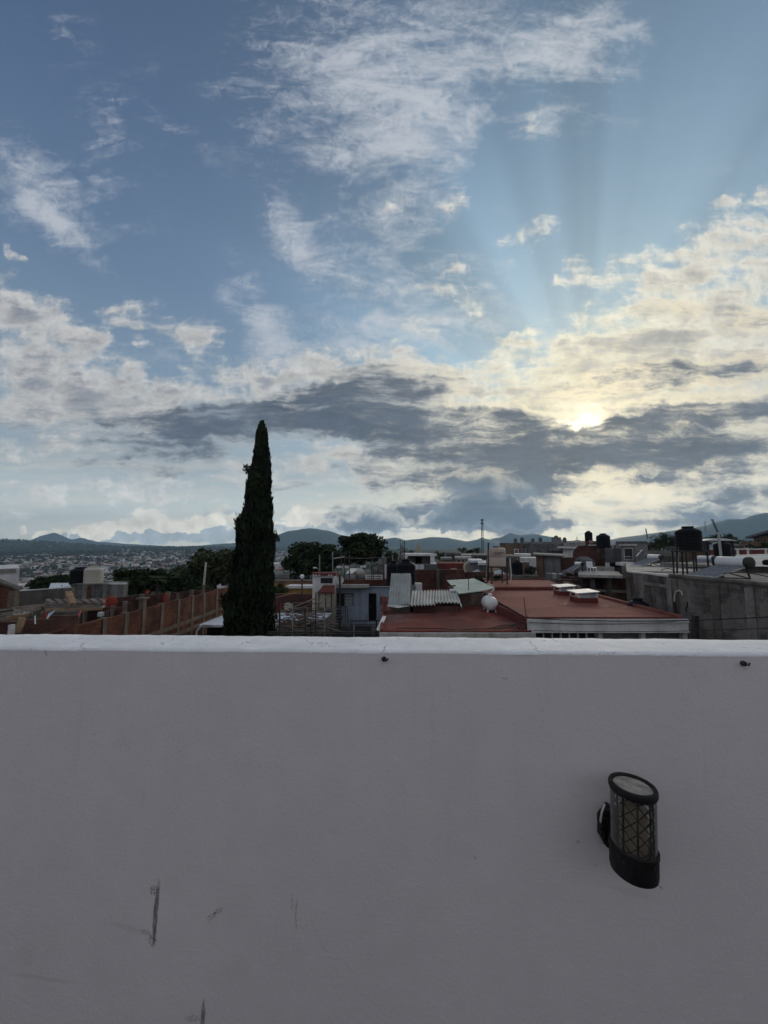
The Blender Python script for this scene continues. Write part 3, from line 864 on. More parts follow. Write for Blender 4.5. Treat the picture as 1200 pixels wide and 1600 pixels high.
def top_paint():
    m, t, b, out = mat_new('wall_top_paint')
    tc = t.new('ShaderNodeTexCoord').outputs['Object']
    n1 = t.noise(tc, 9.0, 6, 0.65)
    v = t.new('ShaderNodeTexVoronoi', feature='DISTANCE_TO_EDGE')
    t.put(v.inputs['Vector'], t.vm('ADD', tc, t.vm('SCALE', t.noise(tc, 14, 4, 0.6, out='Color'), scale=0.09)))
    v.inputs['Scale'].default_value = 6.0
    crack = t.m('MULTIPLY', t.ss(v.outputs[0], 0.012, 0.0), t.ss(n1, 0.48, 0.6))
    speck = t.m('MAXIMUM', t.ss(t.noise(tc, 70, 3, 0.6), 0.67, 0.74), t.ss(t.noise(t.mapping(tc, scale=(0.35, 1, 1)), 26, 6, 0.7), 0.62, 0.78, 0, .45))
    c = t.gain((0.76, 0.76, 0.765, 1), t.ss(n1, 0.3, 0.7, 0.88, 1.08))
    c = t.mix(t.m('MULTIPLY', t.m('MAXIMUM', crack, speck), 0.6), c, (0.15, 0.15, 0.15, 1))
    t.put(b.inputs['Base Color'], c)
    b.inputs['Roughness'].default_value = 0.75
    bp = t.new('ShaderNodeBump')
    bp.inputs['Strength'].default_value = 0.5
    bp.inputs['Distance'].default_value = 0.006
    t.put(bp.inputs['Height'], t.m('ADD', t.noise(tc, 38, 5, 0.65), t.m('MULTIPLY', crack, -1.5)))
    t.l.new(bp.outputs[0], b.inputs['Normal'])
    return m


M['plaster'] = plaster()
M['wall_top'] = top_paint()


def build_parapet():
    w = thing('parapet_wall', 'long pale plastered terrace wall with black scuff marks and a white painted top', 'wall', WA)
    w.rotation_euler = (0, 0, W_ANG)
    L0, L1 = -2.2, (WB - WA).length + 2.2

    def link(name, mb, mat, smooth=False, label=None):
        me = bpy.data.meshes.new(name)
        me.from_pydata(mb.v, [], mb.f)
        bm = bmesh.new()
        bm.from_mesh(me)
        bmesh.ops.recalc_face_normals(bm, faces=bm.faces)
        bm.to_mesh(me)
        bm.free()
        me.materials.append(mat)
        if smooth:
            me.polygons.foreach_set('use_smooth', [True] * len(me.polygons))
            me.set_sharp_from_angle(angle=R(50))
        o = bpy.data.objects.new(name, me)
        COL.objects.link(o)
        o.parent = w
        if label:
            o['label'] = label
        return o
    # cross-section in (depth into the wall, height above the top edge): local y is into the wall
    n = 420
    top_prof = [(0.0, -0.0068), (0.0008, -0.0035), (0.0035, -0.0006), (0.02, 0.0), (W_THICK * 0.35, 0.0015), (W_THICK * 0.7, 0.001), (W_THICK - 0.012, -0.0005), (W_THICK - 0.003, -0.006), (W_THICK, -0.016), (W_THICK, -0.05)]
    g = MB()
    for i in range(n + 1):
        s = L0 + (L1 - L0) * i / n
        for j, (d, z) in enumerate(top_prof):
            e = mnoise.noise(Vector((s * 7, j * 0.9, 0))) * 0.0010 + mnoise.noise(Vector((s * 34, j * 1.7, 5))) * 0.0007
            e2 = mnoise.noise(Vector((s * 5, 3, 8))) * 0.0012 + mnoise.noise(Vector((s * 45, 3, 2))) * 0.0010 + max(mnoise.noise(Vector((s * 16, 9, 4))) - .35, 0) * 0.008
            far = 2.2 if j >= 6 else 1.0
            g.v.append(Vector((s, d + (e2 * far if j in (0, 1, 2, 6, 7, 8) else 0) + (0.0 if j else -0.0004), z + (e * far if j else 0))))
    m = len(top_prof)
    g.f = [(i * m + j, (i + 1) * m + j, (i + 1) * m + j + 1, i * m + j + 1) for i in range(n) for j in range(m - 1)]
    link('wall_top', g, M['wall_top'], True)
    h = FLOOR_Z - Z_TOP
    b = MB().box((L0, 0.0, h), (L1, W_THICK - 0.004, -0.0045))
    link('wall_body', b, M['plaster'])
    low = MB().box((L0, 0.001, -Z_TOP), (L1, W_THICK - 0.003, h - 0.003))
    link('outer_wall', low, M['white'])
    for px, py, r, tilt in ((600, 1029, 0.0052, .3), (1160, 1036, 0.0055, 1.0)):
        s, z = wall_sz(px, py)
        p = MB()
        p.lathe([(r * .7, -0.009), (r, -0.007), (r * 1.15, -0.002), (r * .8, 0.004)], (s, 0, z), 9, 'y')
        p.tube([(s, -0.006, z), (s + 0.006 * math.cos(tilt), -0.013, z - 0.002), (s + 0.011 * math.cos(tilt), -0.012, z + 0.004)], 0.0018, 6)
        link('wall_plug', p, M['dark_metal'], True)
    return w


build_parapet()
tb = MB().box((-6, -5.0, FLOOR_Z - 0.25), (6, 0.86, FLOOR_Z))
tb.build('terrace_floor', pbr('terrace_floor_paint', (0.085, 0.075, 0.072), 0.8, 0.2, 2.0, 0.2, 30), kind='structure')
sr = thing('added_shade_room', 'unseen room added behind the camera to shade the terrace wall', 'room', (0, -4.2, FLOOR_Z))  # unseen, added so the parapet wall darkens towards its foot
MB().box((-5.8, -4.9, FLOOR_Z + .003), (5.8, -3.6, FLOOR_Z + 2.45)).build('wall', M['grey_wall'], sr)
MB().box((-5.9, -4.95, FLOOR_Z + 2.453), (5.9, -3.45, FLOOR_Z + 2.6)).build('roof', M['concrete'], sr)
MB().box((.6, -3.598, FLOOR_Z + .004), (1.5, -3.56, FLOOR_Z + 2.1)).build('door', M['dark_metal'], sr)
hb = MB().box((-5.9, -4.9, 0.0), (5.9, 0.80, FLOOR_Z - 0.252))
tag(hb.build('terrace_house', M['white']), 'house under the terrace with the pale plastered wall', 'house')


def clear_glass():
    m, t, b, out = mat_new('lamp_glass')
    tr = t.new('ShaderNodeBsdfTransparent')
    tr.inputs[0].default_value = (0.86, 0.86, 0.84, 1)
    gl = t.new('ShaderNodeBsdfGlossy')
    gl.inputs['Roughness'].default_value = 0.09
    lw = t.new('ShaderNodeLayerWeight')
    lw.inputs[0].default_value = 0.35
    ms = t.new('ShaderNodeMixShader')
    df = t.new('ShaderNodeBsdfDiffuse')
    df.inputs[0].default_value = (0.30, 0.28, 0.25, 1)
    tcg = t.new('ShaderNodeTexCoord').outputs['Object']
    m0 = t.new('ShaderNodeMixShader')
    t.l.new(t.ss(t.noise(t.mapping(tcg, scale=(1, 1, .3)), 60, 5, .65), .4, .75, .03, .18), m0.inputs[0])
    t.l.new(tr.outputs[0], m0.inputs[1])
    t.l.new(df.outputs[0], m0.inputs[2])
    tr = m0
    t.l.new(t.ss(lw.outputs['Facing'], 0.1, 1.0, 0.05, 0.6), ms.inputs[0])
    t.l.new(tr.outputs[0], ms.inputs[1])
    t.l.new(gl.outputs[0], ms.inputs[2])
    t.l.new(ms.outputs[0], out.inputs[0])
    return m


def build_lamp():
    pl = on_wall(952, 1284)
    rad = 0.0425
    yb = on_wall(992, 1290).y - 0.078
    ax = at(992, 1290, yb)
    ztop, zglass, zbot = at(991, 1230, yb).z, at(991, 1322, yb).z, at(991, 1364, yb).z
    root = thing('wall_lamp', 'black wall lamp with clear glass cylinder, diamond lattice and dusty grey lid on pale wall', 'lamp', (ax.x, ax.y, ztop))
    root.rotation_euler = (0, R(2.6), W_ANG)

    def part(name, mb, mat, smooth=True, parent=None):
        o = mb.build(name, mat, None, smooth)
        o.parent = parent or root
        return o
    H = zbot - ztop
    G = zglass - ztop
    black = pbr('lamp_black', (0.014, 0.013, 0.014), 0.6, 0.3, 30, 0.15, 150, patch=0.15, patch_col=(0.05, 0.048, 0.045))
    part('base_cup', MB().lathe([(rad * .5, H + .002), (rad * .88, H), (rad * 1.0, H + .004), (rad * 1.03, H + .012), (rad * 1.03, G - .006), (rad * 1.06, G - .005), (rad * 1.06, G + .002), (rad * .98, G + .003), (rad * .96, G - .02), (rad * .2, G - .021)], n=48), black)
    part('glass_cylinder', MB().lathe([(rad * .975, G), (rad * .975, -.006)], n=48), clear_glass())
    bpy.data.objects['glass_cylinder'].data.polygons
    for k in range(5):
        a = .35 + 6.283 * k / 5
        p = Vector((math.sin(a) * rad * 1.045, -math.cos(a) * rad * 1.045, G - .012))
        q = Vector((math.sin(a), -math.cos(a), 0)) * .0022
        part('screw', MB().tube([p, p + q], .0024, 8), M['dark_metal'])
    # ring and lid
    part('top_ring', MB().lathe([(rad * .8, -.006), (rad * 1.02, -.008), (rad * 1.05, -.004), (rad * 1.05, .003), (rad * 1.01, .0065), (rad * .88, .0065), (rad * .84, .004), (rad * .84, .001), (rad * .8, .0008)], n=48), black)
    lid = pbr('dusty_lid', (0.40, 0.375, 0.335), 0.85, 0.3, 50, 0.3, 260, patch=0.55, patch_col=(0.2, 0.185, 0.16), dist=0.002)
    part('lid', MB().lathe([(rad * .835, -.004), (rad * .835, .0022), (rad * .4, .003), (rad * .02, .0032)], n=48), lid)
    # lattice inside the glass
    lat = MB()
    rl = rad * .93
    cols = 10
    rows = 4
    z0, z1 = G + .004, -.008

    def cyl(a, z):
        return Vector((rl * math.sin(a), -rl * math.cos(a), z))
    for i in range(cols):
        a0 = 2 * math.pi * (i + .45) / cols
        a1 = 2 * math.pi * (i + 1.45) / cols
        lat.bar(cyl(a0, z0 - .004), cyl(a0, z1 + .003), .0026)
        for j in range(rows + 1):
            za = z0 + (z1 - z0) * (j - .5 + .15) / rows
            zb = za + (z1 - z0) / rows
            mid = lambda q: za + (zb - za) * q
            for (b0, q0, b1, q1) in ((0, 0, 1, 1), (0, 1, 1, 0)):
                prev = None
                for k in range(5):
                    f = k / 4
                    p = cyl(a0 + (a1 - a0) * (b0 + (b1 - b0) * f), min(max(mid(q0 + (q1 - q0) * f), z0), z1))
                    if prev is not None and (p - prev).length > .001:
                        lat.tube([prev, p], .00105, 5)
                    prev = p
    part('lattice', lat, black, False)
    part('diffuser', MB().lathe([(rad * .60, G - .01), (rad * .60, G + .055), (rad * .56, G + .075), (rad * .3, G + .082), (rad * .02, G + .083)], n=32), pbr('diffuser', (0.38, 0.315, 0.23), 0.5, 0.15, 30, 0.0))
    # back plate on the wall and the arm
    dpl = (pl - ax)
    lp = Vector((dpl.dot(WS), -dpl.dot(WN), 0))
    zc = pl.z - ztop
    bp = MB()
    outl = []
    for k in range(28):
        a = 2 * math.pi * k / 28
        rr = 1 + .07 * math.cos(7 * a)
        outl.append(Vector((lp.x + .025 * rr * math.cos(a), 0.0745, zc + .043 * rr * math.sin(a))))
    bp.prism(outl, (0, -.014, 0))
    bp.prism([Vector((lp.x + (p.x - lp.x) * .8, .0603, zc + (p.z - zc) * .8)) for p in outl], (0, -.007, 0))
    plate = part('back_plate', bp, black, False)
    for k in range(11):
        a = R(95 + 17 * k)
        p = Vector((lp.x + .0225 * math.cos(a), .059, zc + .039 * math.sin(a)))
        part('scroll', MB().lathe([(.002, -.004), (.0052, -.001), (.0052, .003), (.003, .006)], p, 8, 'y'), black, True, plate)
    part('bracket_arm', MB().tube([(lp.x, .066, zc), (lp.x * .5, .05, zc + .004), (0, rad * .95, zc - .02)], .013, 12), black)
    part('wire', MB().tube([(lp.x - .012, .065, zc + .045), (lp.x - .024, .054, zc + .035), (lp.x - .026, .056, zc + .015), (lp.x - .02, .065, zc)], .0022, 6), M['white_gloss'])
    return root


build_lamp()


# ------------------------------------------------------------------ builders for the town
def front_box(px0, px1, pyt, Y, D, z0=0.0):
    """Corners of a box whose front face fills px0..px1 and tops out at pyt, standing at distance Y."""
    a, b = at(px0, pyt, Y), at(px1, pyt, Y)
    return Vector((a.x, Y, z0)), Vector((b.x, Y + D, a.z))


def add_window(parent, px0, px1, py0, py1, Y, frame='white', pane='glass', bars_v=0, bars_h=0, fw=0.05, bar='dark_metal', face=0.0):
    """A window with its frame proud of the wall, the pane set back in it, and its bars."""
    a, b = at(px0, py1, Y), at(px1, py0, Y)
    y = Y - face
    f = MB()
    f.box((a.x, y - .045, a.z), (b.x, y + .01, a.z + fw)).box((a.x, y - .045, b.z - fw), (b.x, y + .01, b.z))
    f.box((a.x, y - .045, a.z + fw), (a.x + fw, y + .01, b.z - fw)).box((b.x - fw, y - .045, a.z + fw), (b.x, y + .01, b.z - fw))
    fo = f.build('window', M[frame], parent)
    fo['org'] = tuple(parent.location)
    MB().box((a.x + fw, y - .012, a.z + fw), (b.x - fw, y - .004, b.z - fw)).build('pane', M[pane], fo)
    for i in range(bars_v):
        x = a.x + (b.x - a.x) * (i + 1) / (bars_v + 1)
        MB().box((x - .012, y - .034, a.z + fw), (x + .012, y - .013, b.z - fw)).build('bar', M[bar], fo)
    for i in range(bars_h):
        z = a.z + (b.z - a.z) * (i + 1) / (bars_h + 1)
        MB().box((a.x + fw, y - .040, z - .010), (b.x - fw, y - .0345, z + .010)).build('bar', M[bar], fo)
    return fo


def house(label, px0, px1, pyt, Y, D, wall, roof=None, roof_t=0.15, over=0.0, z0=0.0, cat='house', name='house', group=None, parapet=0.0, windows=(), roof_name='roof'):
    a, b = front_box(px0, px1, pyt, Y, D, z0)
    mid = (a.x + b.x) / 2
    turn = abs(mid / Y) > .14 and D > 1.5 and Y > 22
    t = thing(name, label, cat, ((a.x if mid > 0 else b.x) if turn else mid, Y if turn else Y + D / 2, z0), group)
    zt = b.z
    if turn:                                       # the street runs askew: the front looks this way
        th = math.atan2(mid, Y) * .97
        t.rotation_euler = (0, 0, -th)
        t.scale = (math.cos(th), 1, 1)
    if roof:
        MB().box((a.x, a.y, z0), (b.x, b.y, zt - roof_t)).build('wall', M[wall], t)
        MB().box((a.x - over, a.y - over, zt - roof_t + .003), (b.x + over, b.y + over, zt)).build(roof_name, M[roof], t)
    else:
        MB().box(a, b).build('wall', M[wall], t)
    if parapet:
        p = MB()
        k = .14
        p.box((a.x - .002, a.y - .002, zt + .003), (b.x + .002, a.y + k, zt + parapet)).box((a.x - .002, b.y - k, zt + .003), (b.x + .002, b.y + .002, zt + parapet))
        p.box((a.x - .002, a.y + k + .002, zt + .003), (a.x + k, b.y - k - .002, zt + parapet)).box((b.x - k, a.y + k + .002, zt + .003), (b.x + .002, b.y - k - .002, zt + parapet))
        p.build('roof_parapet', M[wall], t)
    for wdw in windows:
        add_window(t, *wdw[:4], Y, **(wdw[4] if len(wdw) > 4 else {}))
    return t


def tank(label, px, py_top, py_bot, wpx, Y, mat='black_plastic', group='water tanks on the roofs', lid=True):
    """Ribbed rotomoulded water tank with shoulder and screw lid."""
    base = at(px, py_bot, Y)
    r = wpx / 2 / FPX * Y
    h = at(px, py_top, Y).z - base.z
    t = thing('water_tank', label, 'water tank', base, group)
    t.rotation_euler = (0, 0, 0)
    c = base
    hb = h * .76
    prof = [(r * .94, 0), (r, .03 * h)]
    k = 6
    for i in range(k):
        z0, z1 = hb * (i / k) + .04 * h, hb * ((i + 1) / k)
        prof += [(r, z0), (r, z0 + (z1 - z0) * .78), (r * .972, z0 + (z1 - z0) * .84), (r * .972, z0 + (z1 - z0) * .96)]
    prof += [(r, hb + .01 * h), (r * .985, hb + .035 * h), (r * .80, hb + .10 * h), (r * .52, hb + .155 * h), (r * .44, hb + .165 * h), (r * .44, hb + .19 * h)]
    MB().lathe(prof, c, 28).build('tank_body', M[mat], t, True)
    MB().lathe([(r * .47, hb + .191 * h), (r * .48, hb + .235 * h), (r * .40, h), (r * .02, h * 1.005)], c, 20).build('lid', M[mat], t, True)
    p0 = c + Vector((r * .99, -.02, .06 * h))
    MB().tube([p0, p0 + Vector((.10, 0, 0)), p0 + Vector((.10, 0, -.05 * h))], .02, 6).build('outlet_pipe', M['steel'], t, True)
    return t


def tree(label, px, py_top, py_bot, wpx, Y, mat='leaf', name='tree', group=None, n=2600, seed=0, leaf=None, z0=None, squash=1.0, lumps=16):
    """Tapered trunk and limbs carrying clumps of small leaf faces with gaps between them."""
    r_ = random.Random(seed)
    top, bot = at(px, py_top, Y), at(px, py_bot, Y)
    W = wpx / 2 / FPX * Y
    H = (top.z - bot.z) / 2
    c = Vector((top.x, Y, (top.z + bot.z) / 2))
    zg = height(c.x, Y) if z0 is None else z0
    t = thing(name, label, 'tree', (c.x, Y, zg), group)
    tr = MB()
    tr.tube([(c.x, Y, zg - .3), (c.x + W * .05, Y, zg + (c.z - zg) * .5), (c.x, Y, c.z)], max(.05 * W, .07), 8, True, max(.02 * W, .03))
    clumps = []
    for k in range(lumps):
        a, e = r_.uniform(0, 6.28), r_.uniform(-.6, 1.0)
        q = r_.uniform(.35, .86)
        p = Vector((math.cos(a) * math.cos(e) * W * q, math.sin(a) * math.cos(e) * W * q * squash, math.sin(e) * H * q))
        clumps.append((c + p, r_.uniform(.28, .5) * min(W, H * 1.3)))
        if k % 3 == 0:
            tr.tube([(c.x, Y, zg + (c.z - zg) * r_.uniform(.45, .8)), c + p * .5 + Vector((0, 0, -.1 * H)), c + p], max(.018 * W, .03), 5, True, .015)
    tr.build('trunk', M['bark'], t, True)
    lf = leaf or max(W * .06, .05)
    g = MB()
    for i in range(n):
        cc, rr = clumps[i % lumps]
        d = Vector((r_.gauss(0, 1), r_.gauss(0, 1), r_.gauss(0, 1))).normalized() * rr * r_.random() ** .45
        d.z *= .82
        p = cc + d
        a, b = Vector((r_.gauss(0, 1), r_.gauss(0, 1), r_.gauss(0, 1))).normalized(), None
        b = a.orthogonal().normalized()
        s = lf * r_.uniform(.6, 1.5)
        cq = a.cross(b) * s * .62
        b = b * s
        g.add([p - b, p - cq * .9, p + b, p + cq], [(0, 1, 2, 3)])
    g.build('crown', M[mat], t)
    return t


def palm(label, px, py_top, Y, py_base, seed=0, R_=2.0, group=None):
    r_ = random.Random(seed)
    top = at(px, py_top, Y)
    zg = at(px, py_base, Y).z
    c = Vector((top.x, Y, top.z - R_ * .35))
    t = thing('palm_tree', label, 'palm tree', (c.x, Y, zg), group)
    MB().tube([(c.x, Y, zg), (c.x + .1, Y, (zg + c.z) / 2), c], .2, 8, True, .13).build('trunk', M['bark'], t, True)
    g = MB()
    for k in range(22):
        a = 6.28 * k / 22 + r_.uniform(-.2, .2)
        e = r_.uniform(-.2, 1.1)
        L = R_ * r_.uniform(.8, 1.1)
        d = Vector((math.cos(a), math.sin(a), 0))
        prev = None
        for i in range(9):
            f = i / 8
            p = c + d * (L * f * math.cos(e * (1 - f * .5))) + Vector((0, 0, L * (math.sin(e) * f - .75 * f * f)))
            if prev is not None:
                s = d.cross(Vector((0, 0, 1))).normalized()
                w_ = .28 * R_ * math.sin(math.pi * min(f + .12, 1)) + .02
                dn = Vector((0, 0, -w_ * .5))
                for sg in (1, -1):
                    q = s * sg * w_ + dn + d * w_ * .6
                    g.add([prev, prev + (p - prev) * .45, prev + q], [(0, 1, 2)])
                    g.add([prev + (p - prev) * .5, p, prev + (p - prev) * .5 + q], [(0, 1, 2)])
            prev = p
    g.build('crown', M['leaf2'], t)
    return t


def sheet(name, label, cat, pts, mat, pitch=0.0, amp=0.03, t=0.006, parent=None, axis=0, group=None):
    """Roofing sheet over four corners (front-left, front-right, back-right, back-left); corrugated when pitch is set."""
    A, B, C, D = [Vector(p) for p in pts]
    g = MB()
    nrm = (B - A).cross(D - A).normalized()
    if nrm.z < 0:
        nrm = -nrm
    L = max((B - A).length, (C - D).length)
    n = max(int(L / pitch * 6), 2) if pitch else 1
    rows = 5
    for s_ in (0, 1):
        for j in range(rows):
            v = j / (rows - 1)
            for i in range(n + 1):
                u = i / n
                p = (A * (1 - u) + B * u) * (1 - v) + (D * (1 - u) + C * u) * v
                k = amp * math.cos(2 * math.pi * u * L / pitch) if pitch else 0
                sag = mnoise.noise(Vector((u * 3, v * 3, L))) * .02
                g.v.append(p + nrm * (k + sag - s_ * t))
    m = n + 1
    o2 = m * rows
    for j in range(rows - 1):
        for i in range(n):
            g.f.append((j * m + i, j * m + i + 1, (j + 1) * m + i + 1, (j + 1) * m + i))
            g.f.append((o2 + j * m + i, o2 + (j + 1) * m + i, o2 + (j + 1) * m + i + 1, o2 + j * m + i + 1))
    for i in range(n):
        g.f.append((i, o2 + i, o2 + i + 1, i + 1))
        e = (rows - 1) * m
        g.f.append((e + i, e + i + 1, o2 + e + i + 1, o2 + e + i))
    for j in range(rows - 1):
        g.f.append((j * m, (j + 1) * m, o2 + (j + 1) * m, o2 + j * m))
        g.f.append((j * m + n, o2 + j * m + n, o2 + (j + 1) * m + n, (j + 1) * m + n))
    o = g.build(name, M[mat], parent, bool(pitch))
    return tag(o, label, cat, group) if label else o


def pole(name, label, cat, p0, p1, w, mat, group=None, round_=True):
    g = MB()
    (g.tube([p0, p1], w / 2, 7) if round_ else g.bar(p0, p1, w))
    return tag(g.build(name, M[mat], None, round_), label, cat, group)


def wire(name, label, cat, p0, p1, sag, r, mat='cable', group=None):
    p0, p1 = Vector(p0), Vector(p1)
    pts = [p0 + (p1 - p0) * (i / 16) - Vector((0, 0, sag * 4 * (i / 16) * (1 - i / 16))) for i in range(17)]
    return tag(MB().tube(pts, r, 5).build(name, M[mat], None, True), label, cat, group)


# ------------------------------------------------------------------ the town across the valley
def far_town():
    r_ = random.Random(11)
    walls = [pbr('town_wall_%s' % k, c, 0.9, 0.12, 0.05, 0, 1) for k, c in
             (('white', (0.70, 0.68, 0.66)), ('pink', (0.42, 0.30, 0.27)), ('grey', (0.22, 0.21, 0.21)), ('cream', (0.46, 0.39, 0.30)), ('lilac', (0.52, 0.49, 0.53)), ('brick', (0.16, 0.09, 0.07)))]
    dark = M['dark']
    protos, heights = [], []
    for k in range(9):
        w_, d_, h_ = r_.uniform(5, 14), r_.uniform(6, 12), r_.choice((3.2, 5.8, 6.0, 8.6))
        g = MB().box((-w_ / 2, 0, -6), (w_ / 2, d_, h_))
        g.box((-w_ / 2 - .15, -.15, h_ - .3), (w_ / 2 + .15, d_ + .15, h_ - .05))
        if k % 2:
            g.box((-w_ * .3, d_ * .3, h_), (w_ * .1, d_ * .7, h_ + 2.4))
        heights.append(h_)
        nb = len(g.f)
        fl = int(h_ // 2.7)
        for f in range(max(fl, 1)):
            for i in range(3):
                x = -w_ / 2 + w_ * (i + .5) / 3
                g.box((x - .7, -.06, f * 2.8 + .8), (x + .7, .05, f * 2.8 + 2.2))
        me = bpy.data.meshes.new('town_house')
        me.from_pydata(g.v, [], g.f)
        protos.append((me, nb))
    spots = []
    tries = 0
    while len(spots) < 3300 and tries < 60000:
        tries += 1
        px = r_.uniform(-140, 470)
        Y = math.exp(r_.uniform(math.log(330), math.log(2350)))
        x = (px - 600) / FPX * Y
        z = height(x, Y)
        dens = mnoise.noise(Vector((x / 150, Y / 210, 4.0)))
        lim = -.42 if Y > 620 else -.05
        if Y > 1900:
            lim = .1
        if Y > 1250 + 700 * sstep(px, 60, 260):
            lim = .42
        if dens < lim:
            continue
        spots.append((Y, x, z))
    spots.sort()
    # the nearest are houses one by one, the rest one mass
    meshes = {}
    for i, (Y, x, z) in enumerate(spots[:300]):
        pk = r_.randrange(9)
        wk = r_.choices(range(6), (5, 3, 4, 3, 4, 3))[0]
        if (pk, wk) not in meshes:
            me, nb = protos[pk]
            m2 = me.copy()
            m2.materials.append(walls[wk])
            m2.materials.append(dark)
            for p in m2.polygons:
                p.material_index = 0 if p.index < nb else 1
            meshes[(pk, wk)] = m2
        o = bpy.data.objects.new('town_house', meshes[(pk, wk)])
        COL.objects.link(o)
        o.location = (x, Y, z)
        o.rotation_euler = (0, 0, r_.uniform(-.7, .7))
        tag(o, 'small %s %s house in the crowded hillside town across the valley' % (('white', 'pinkish', 'grey', 'cream', 'lilac grey', 'brick red')[wk], ('one storey' if heights[pk] < 4 else 'three storey' if heights[pk] > 7 else 'two storey') + (' flat roofed' if not pk % 2 else ' stair topped')), 'house', 'houses of the town across the valley')
    g = MB()
    mats = []
    for (Y, x, z) in spots[300:]:
        w_, d_, h_ = r_.uniform(5, 11) , r_.uniform(6, 12), r_.choice((3.2, 5.8, 6.0, 8.0))
        a = r_.uniform(-.7, .7)
        ca, sa = math.cos(a), math.sin(a)
        n0 = len(g.v)
        f0 = len(g.f)
        g.box((-w_ / 2, 0, -6), (w_ / 2, d_, h_))
        g.box((-w_ * .25, -.08, h_ * .3), (w_ * .2, .05, h_ * .72))
        for k in range(n0, len(g.v)):
            p = g.v[k]
            g.v[k] = Vector((x + p.x * ca - p.y * sa, Y + p.x * sa + p.y * ca, z + p.z))
        wk = r_.choices(range(6), (5, 3, 4, 3, 4, 2))[0]
        mats += [wk] * 6 + [6] * 6
    o = g.build('far_town', walls[0], None, kind='stuff')
    for m_ in walls[1:] + [dark]:
        o.data.materials.append(m_)
    o.data.polygons.foreach_set('material_index', mats)
    o['label'] = 'mass of tiny pale houses far up the valley side'
    # trees between the houses and on the ridge
    g = MB()
    cnt = 0
    ico = [(0, 0, 1), (.89, 0, .45), (.28, .85, .45), (-.72, .53, .45), (-.72, -.53, .45), (.28, -.85, .45), (.72, .53, -.45), (-.28, .85, -.45), (-.89, 0, -.45), (-.28, -.85, -.45), (.72, -.53, -.45), (0, 0, -1)]
    icf = [(0, 1, 2), (0, 2, 3), (0, 3, 4), (0, 4, 5), (0, 5, 1), (1, 6, 2), (2, 7, 3), (3, 8, 4), (4, 9, 5), (5, 10, 1), (2, 6, 7), (3, 7, 8), (4, 8, 9), (5, 9, 10), (1, 10, 6), (6, 11, 7), (7, 11, 8), (8, 11, 9), (9, 11, 10), (10, 11, 6)]
    while cnt < 7600:
        px = r_.uniform(-160, 640 if r_.random() < .3 else 430)
        Y = math.exp(r_.uniform(math.log(220), math.log(2900)))
        x = (px - 600) / FPX * Y
        z = height(x, Y)
        dens = mnoise.noise(Vector((x / 150, Y / 210, 4.0)))
        if dens > .02 and Y < 1250 + 700 * sstep(px, 60, 260) and r_.random() < .72:
            continue
        s = r_.uniform(2.2, 5.0) * (1.15 if Y > 1500 else 1)
        for q in range(2):
            o_ = Vector((x + r_.uniform(-s, s), Y + r_.uniform(-s, s), z + s * r_.uniform(.5, 1.1)))
            g.add([o_ + Vector((p[0] * s * r_.uniform(.7, 1.2), p[1] * s * r_.uniform(.7, 1.2), p[2] * s * r_.uniform(.7, 1.2))) for p in ico], icf)
        cnt += 1
    o = g.build('far_trees', M['forest'], None, kind='stuff')
    o['label'] = 'dark trees scattered between the far houses and along the ridge'


far_town()

# ------------------------------------------------------------------ left: building site, walls, tanks
t = house('plain white building with grey concrete roof band at the left edge', -70, 31, 887.5, 27, 7, 'white', cat='building', name='building')
a, b = front_box(-70, 24, 888.5, 26.96, .05)
MB().box((a.x, a.y - .06, b.z - .26), (b.x, b.y, b.z)).build('concrete_band', M['concrete'], t)

# brick house with a sloping concrete beam, at the left edge
Yb = 17.0
t = thing('brick_house', 'unfinished brick house with sloping concrete beam beside the white building', 'house', (at(0, 940, Yb).x, Yb, 0))
a, b, c, d = at(-60, 891, Yb), at(19, 921, Yb), at(19, 990, Yb), at(-60, 990, Yb)
c.z = d.z = 3.0
MB().prism([a, b, c, d], (0, .16, 0)).build('wall', M['brick'], t)
MB().prism([at(-60, 886, Yb - .05), at(26, 919, Yb - .05), at(26, 922, Yb - .05), at(-60, 892, Yb - .05)], (0, .3, 0)).build('roof_beam', M['dark_concrete'], t)
c0 = at(18, 921, Yb - .06)
MB().box((c0.x - .12, Yb - .08, 3.0), (c0.x + .14, Yb + .18, at(18, 922.5, Yb).z)).build('column', M['post'], t)


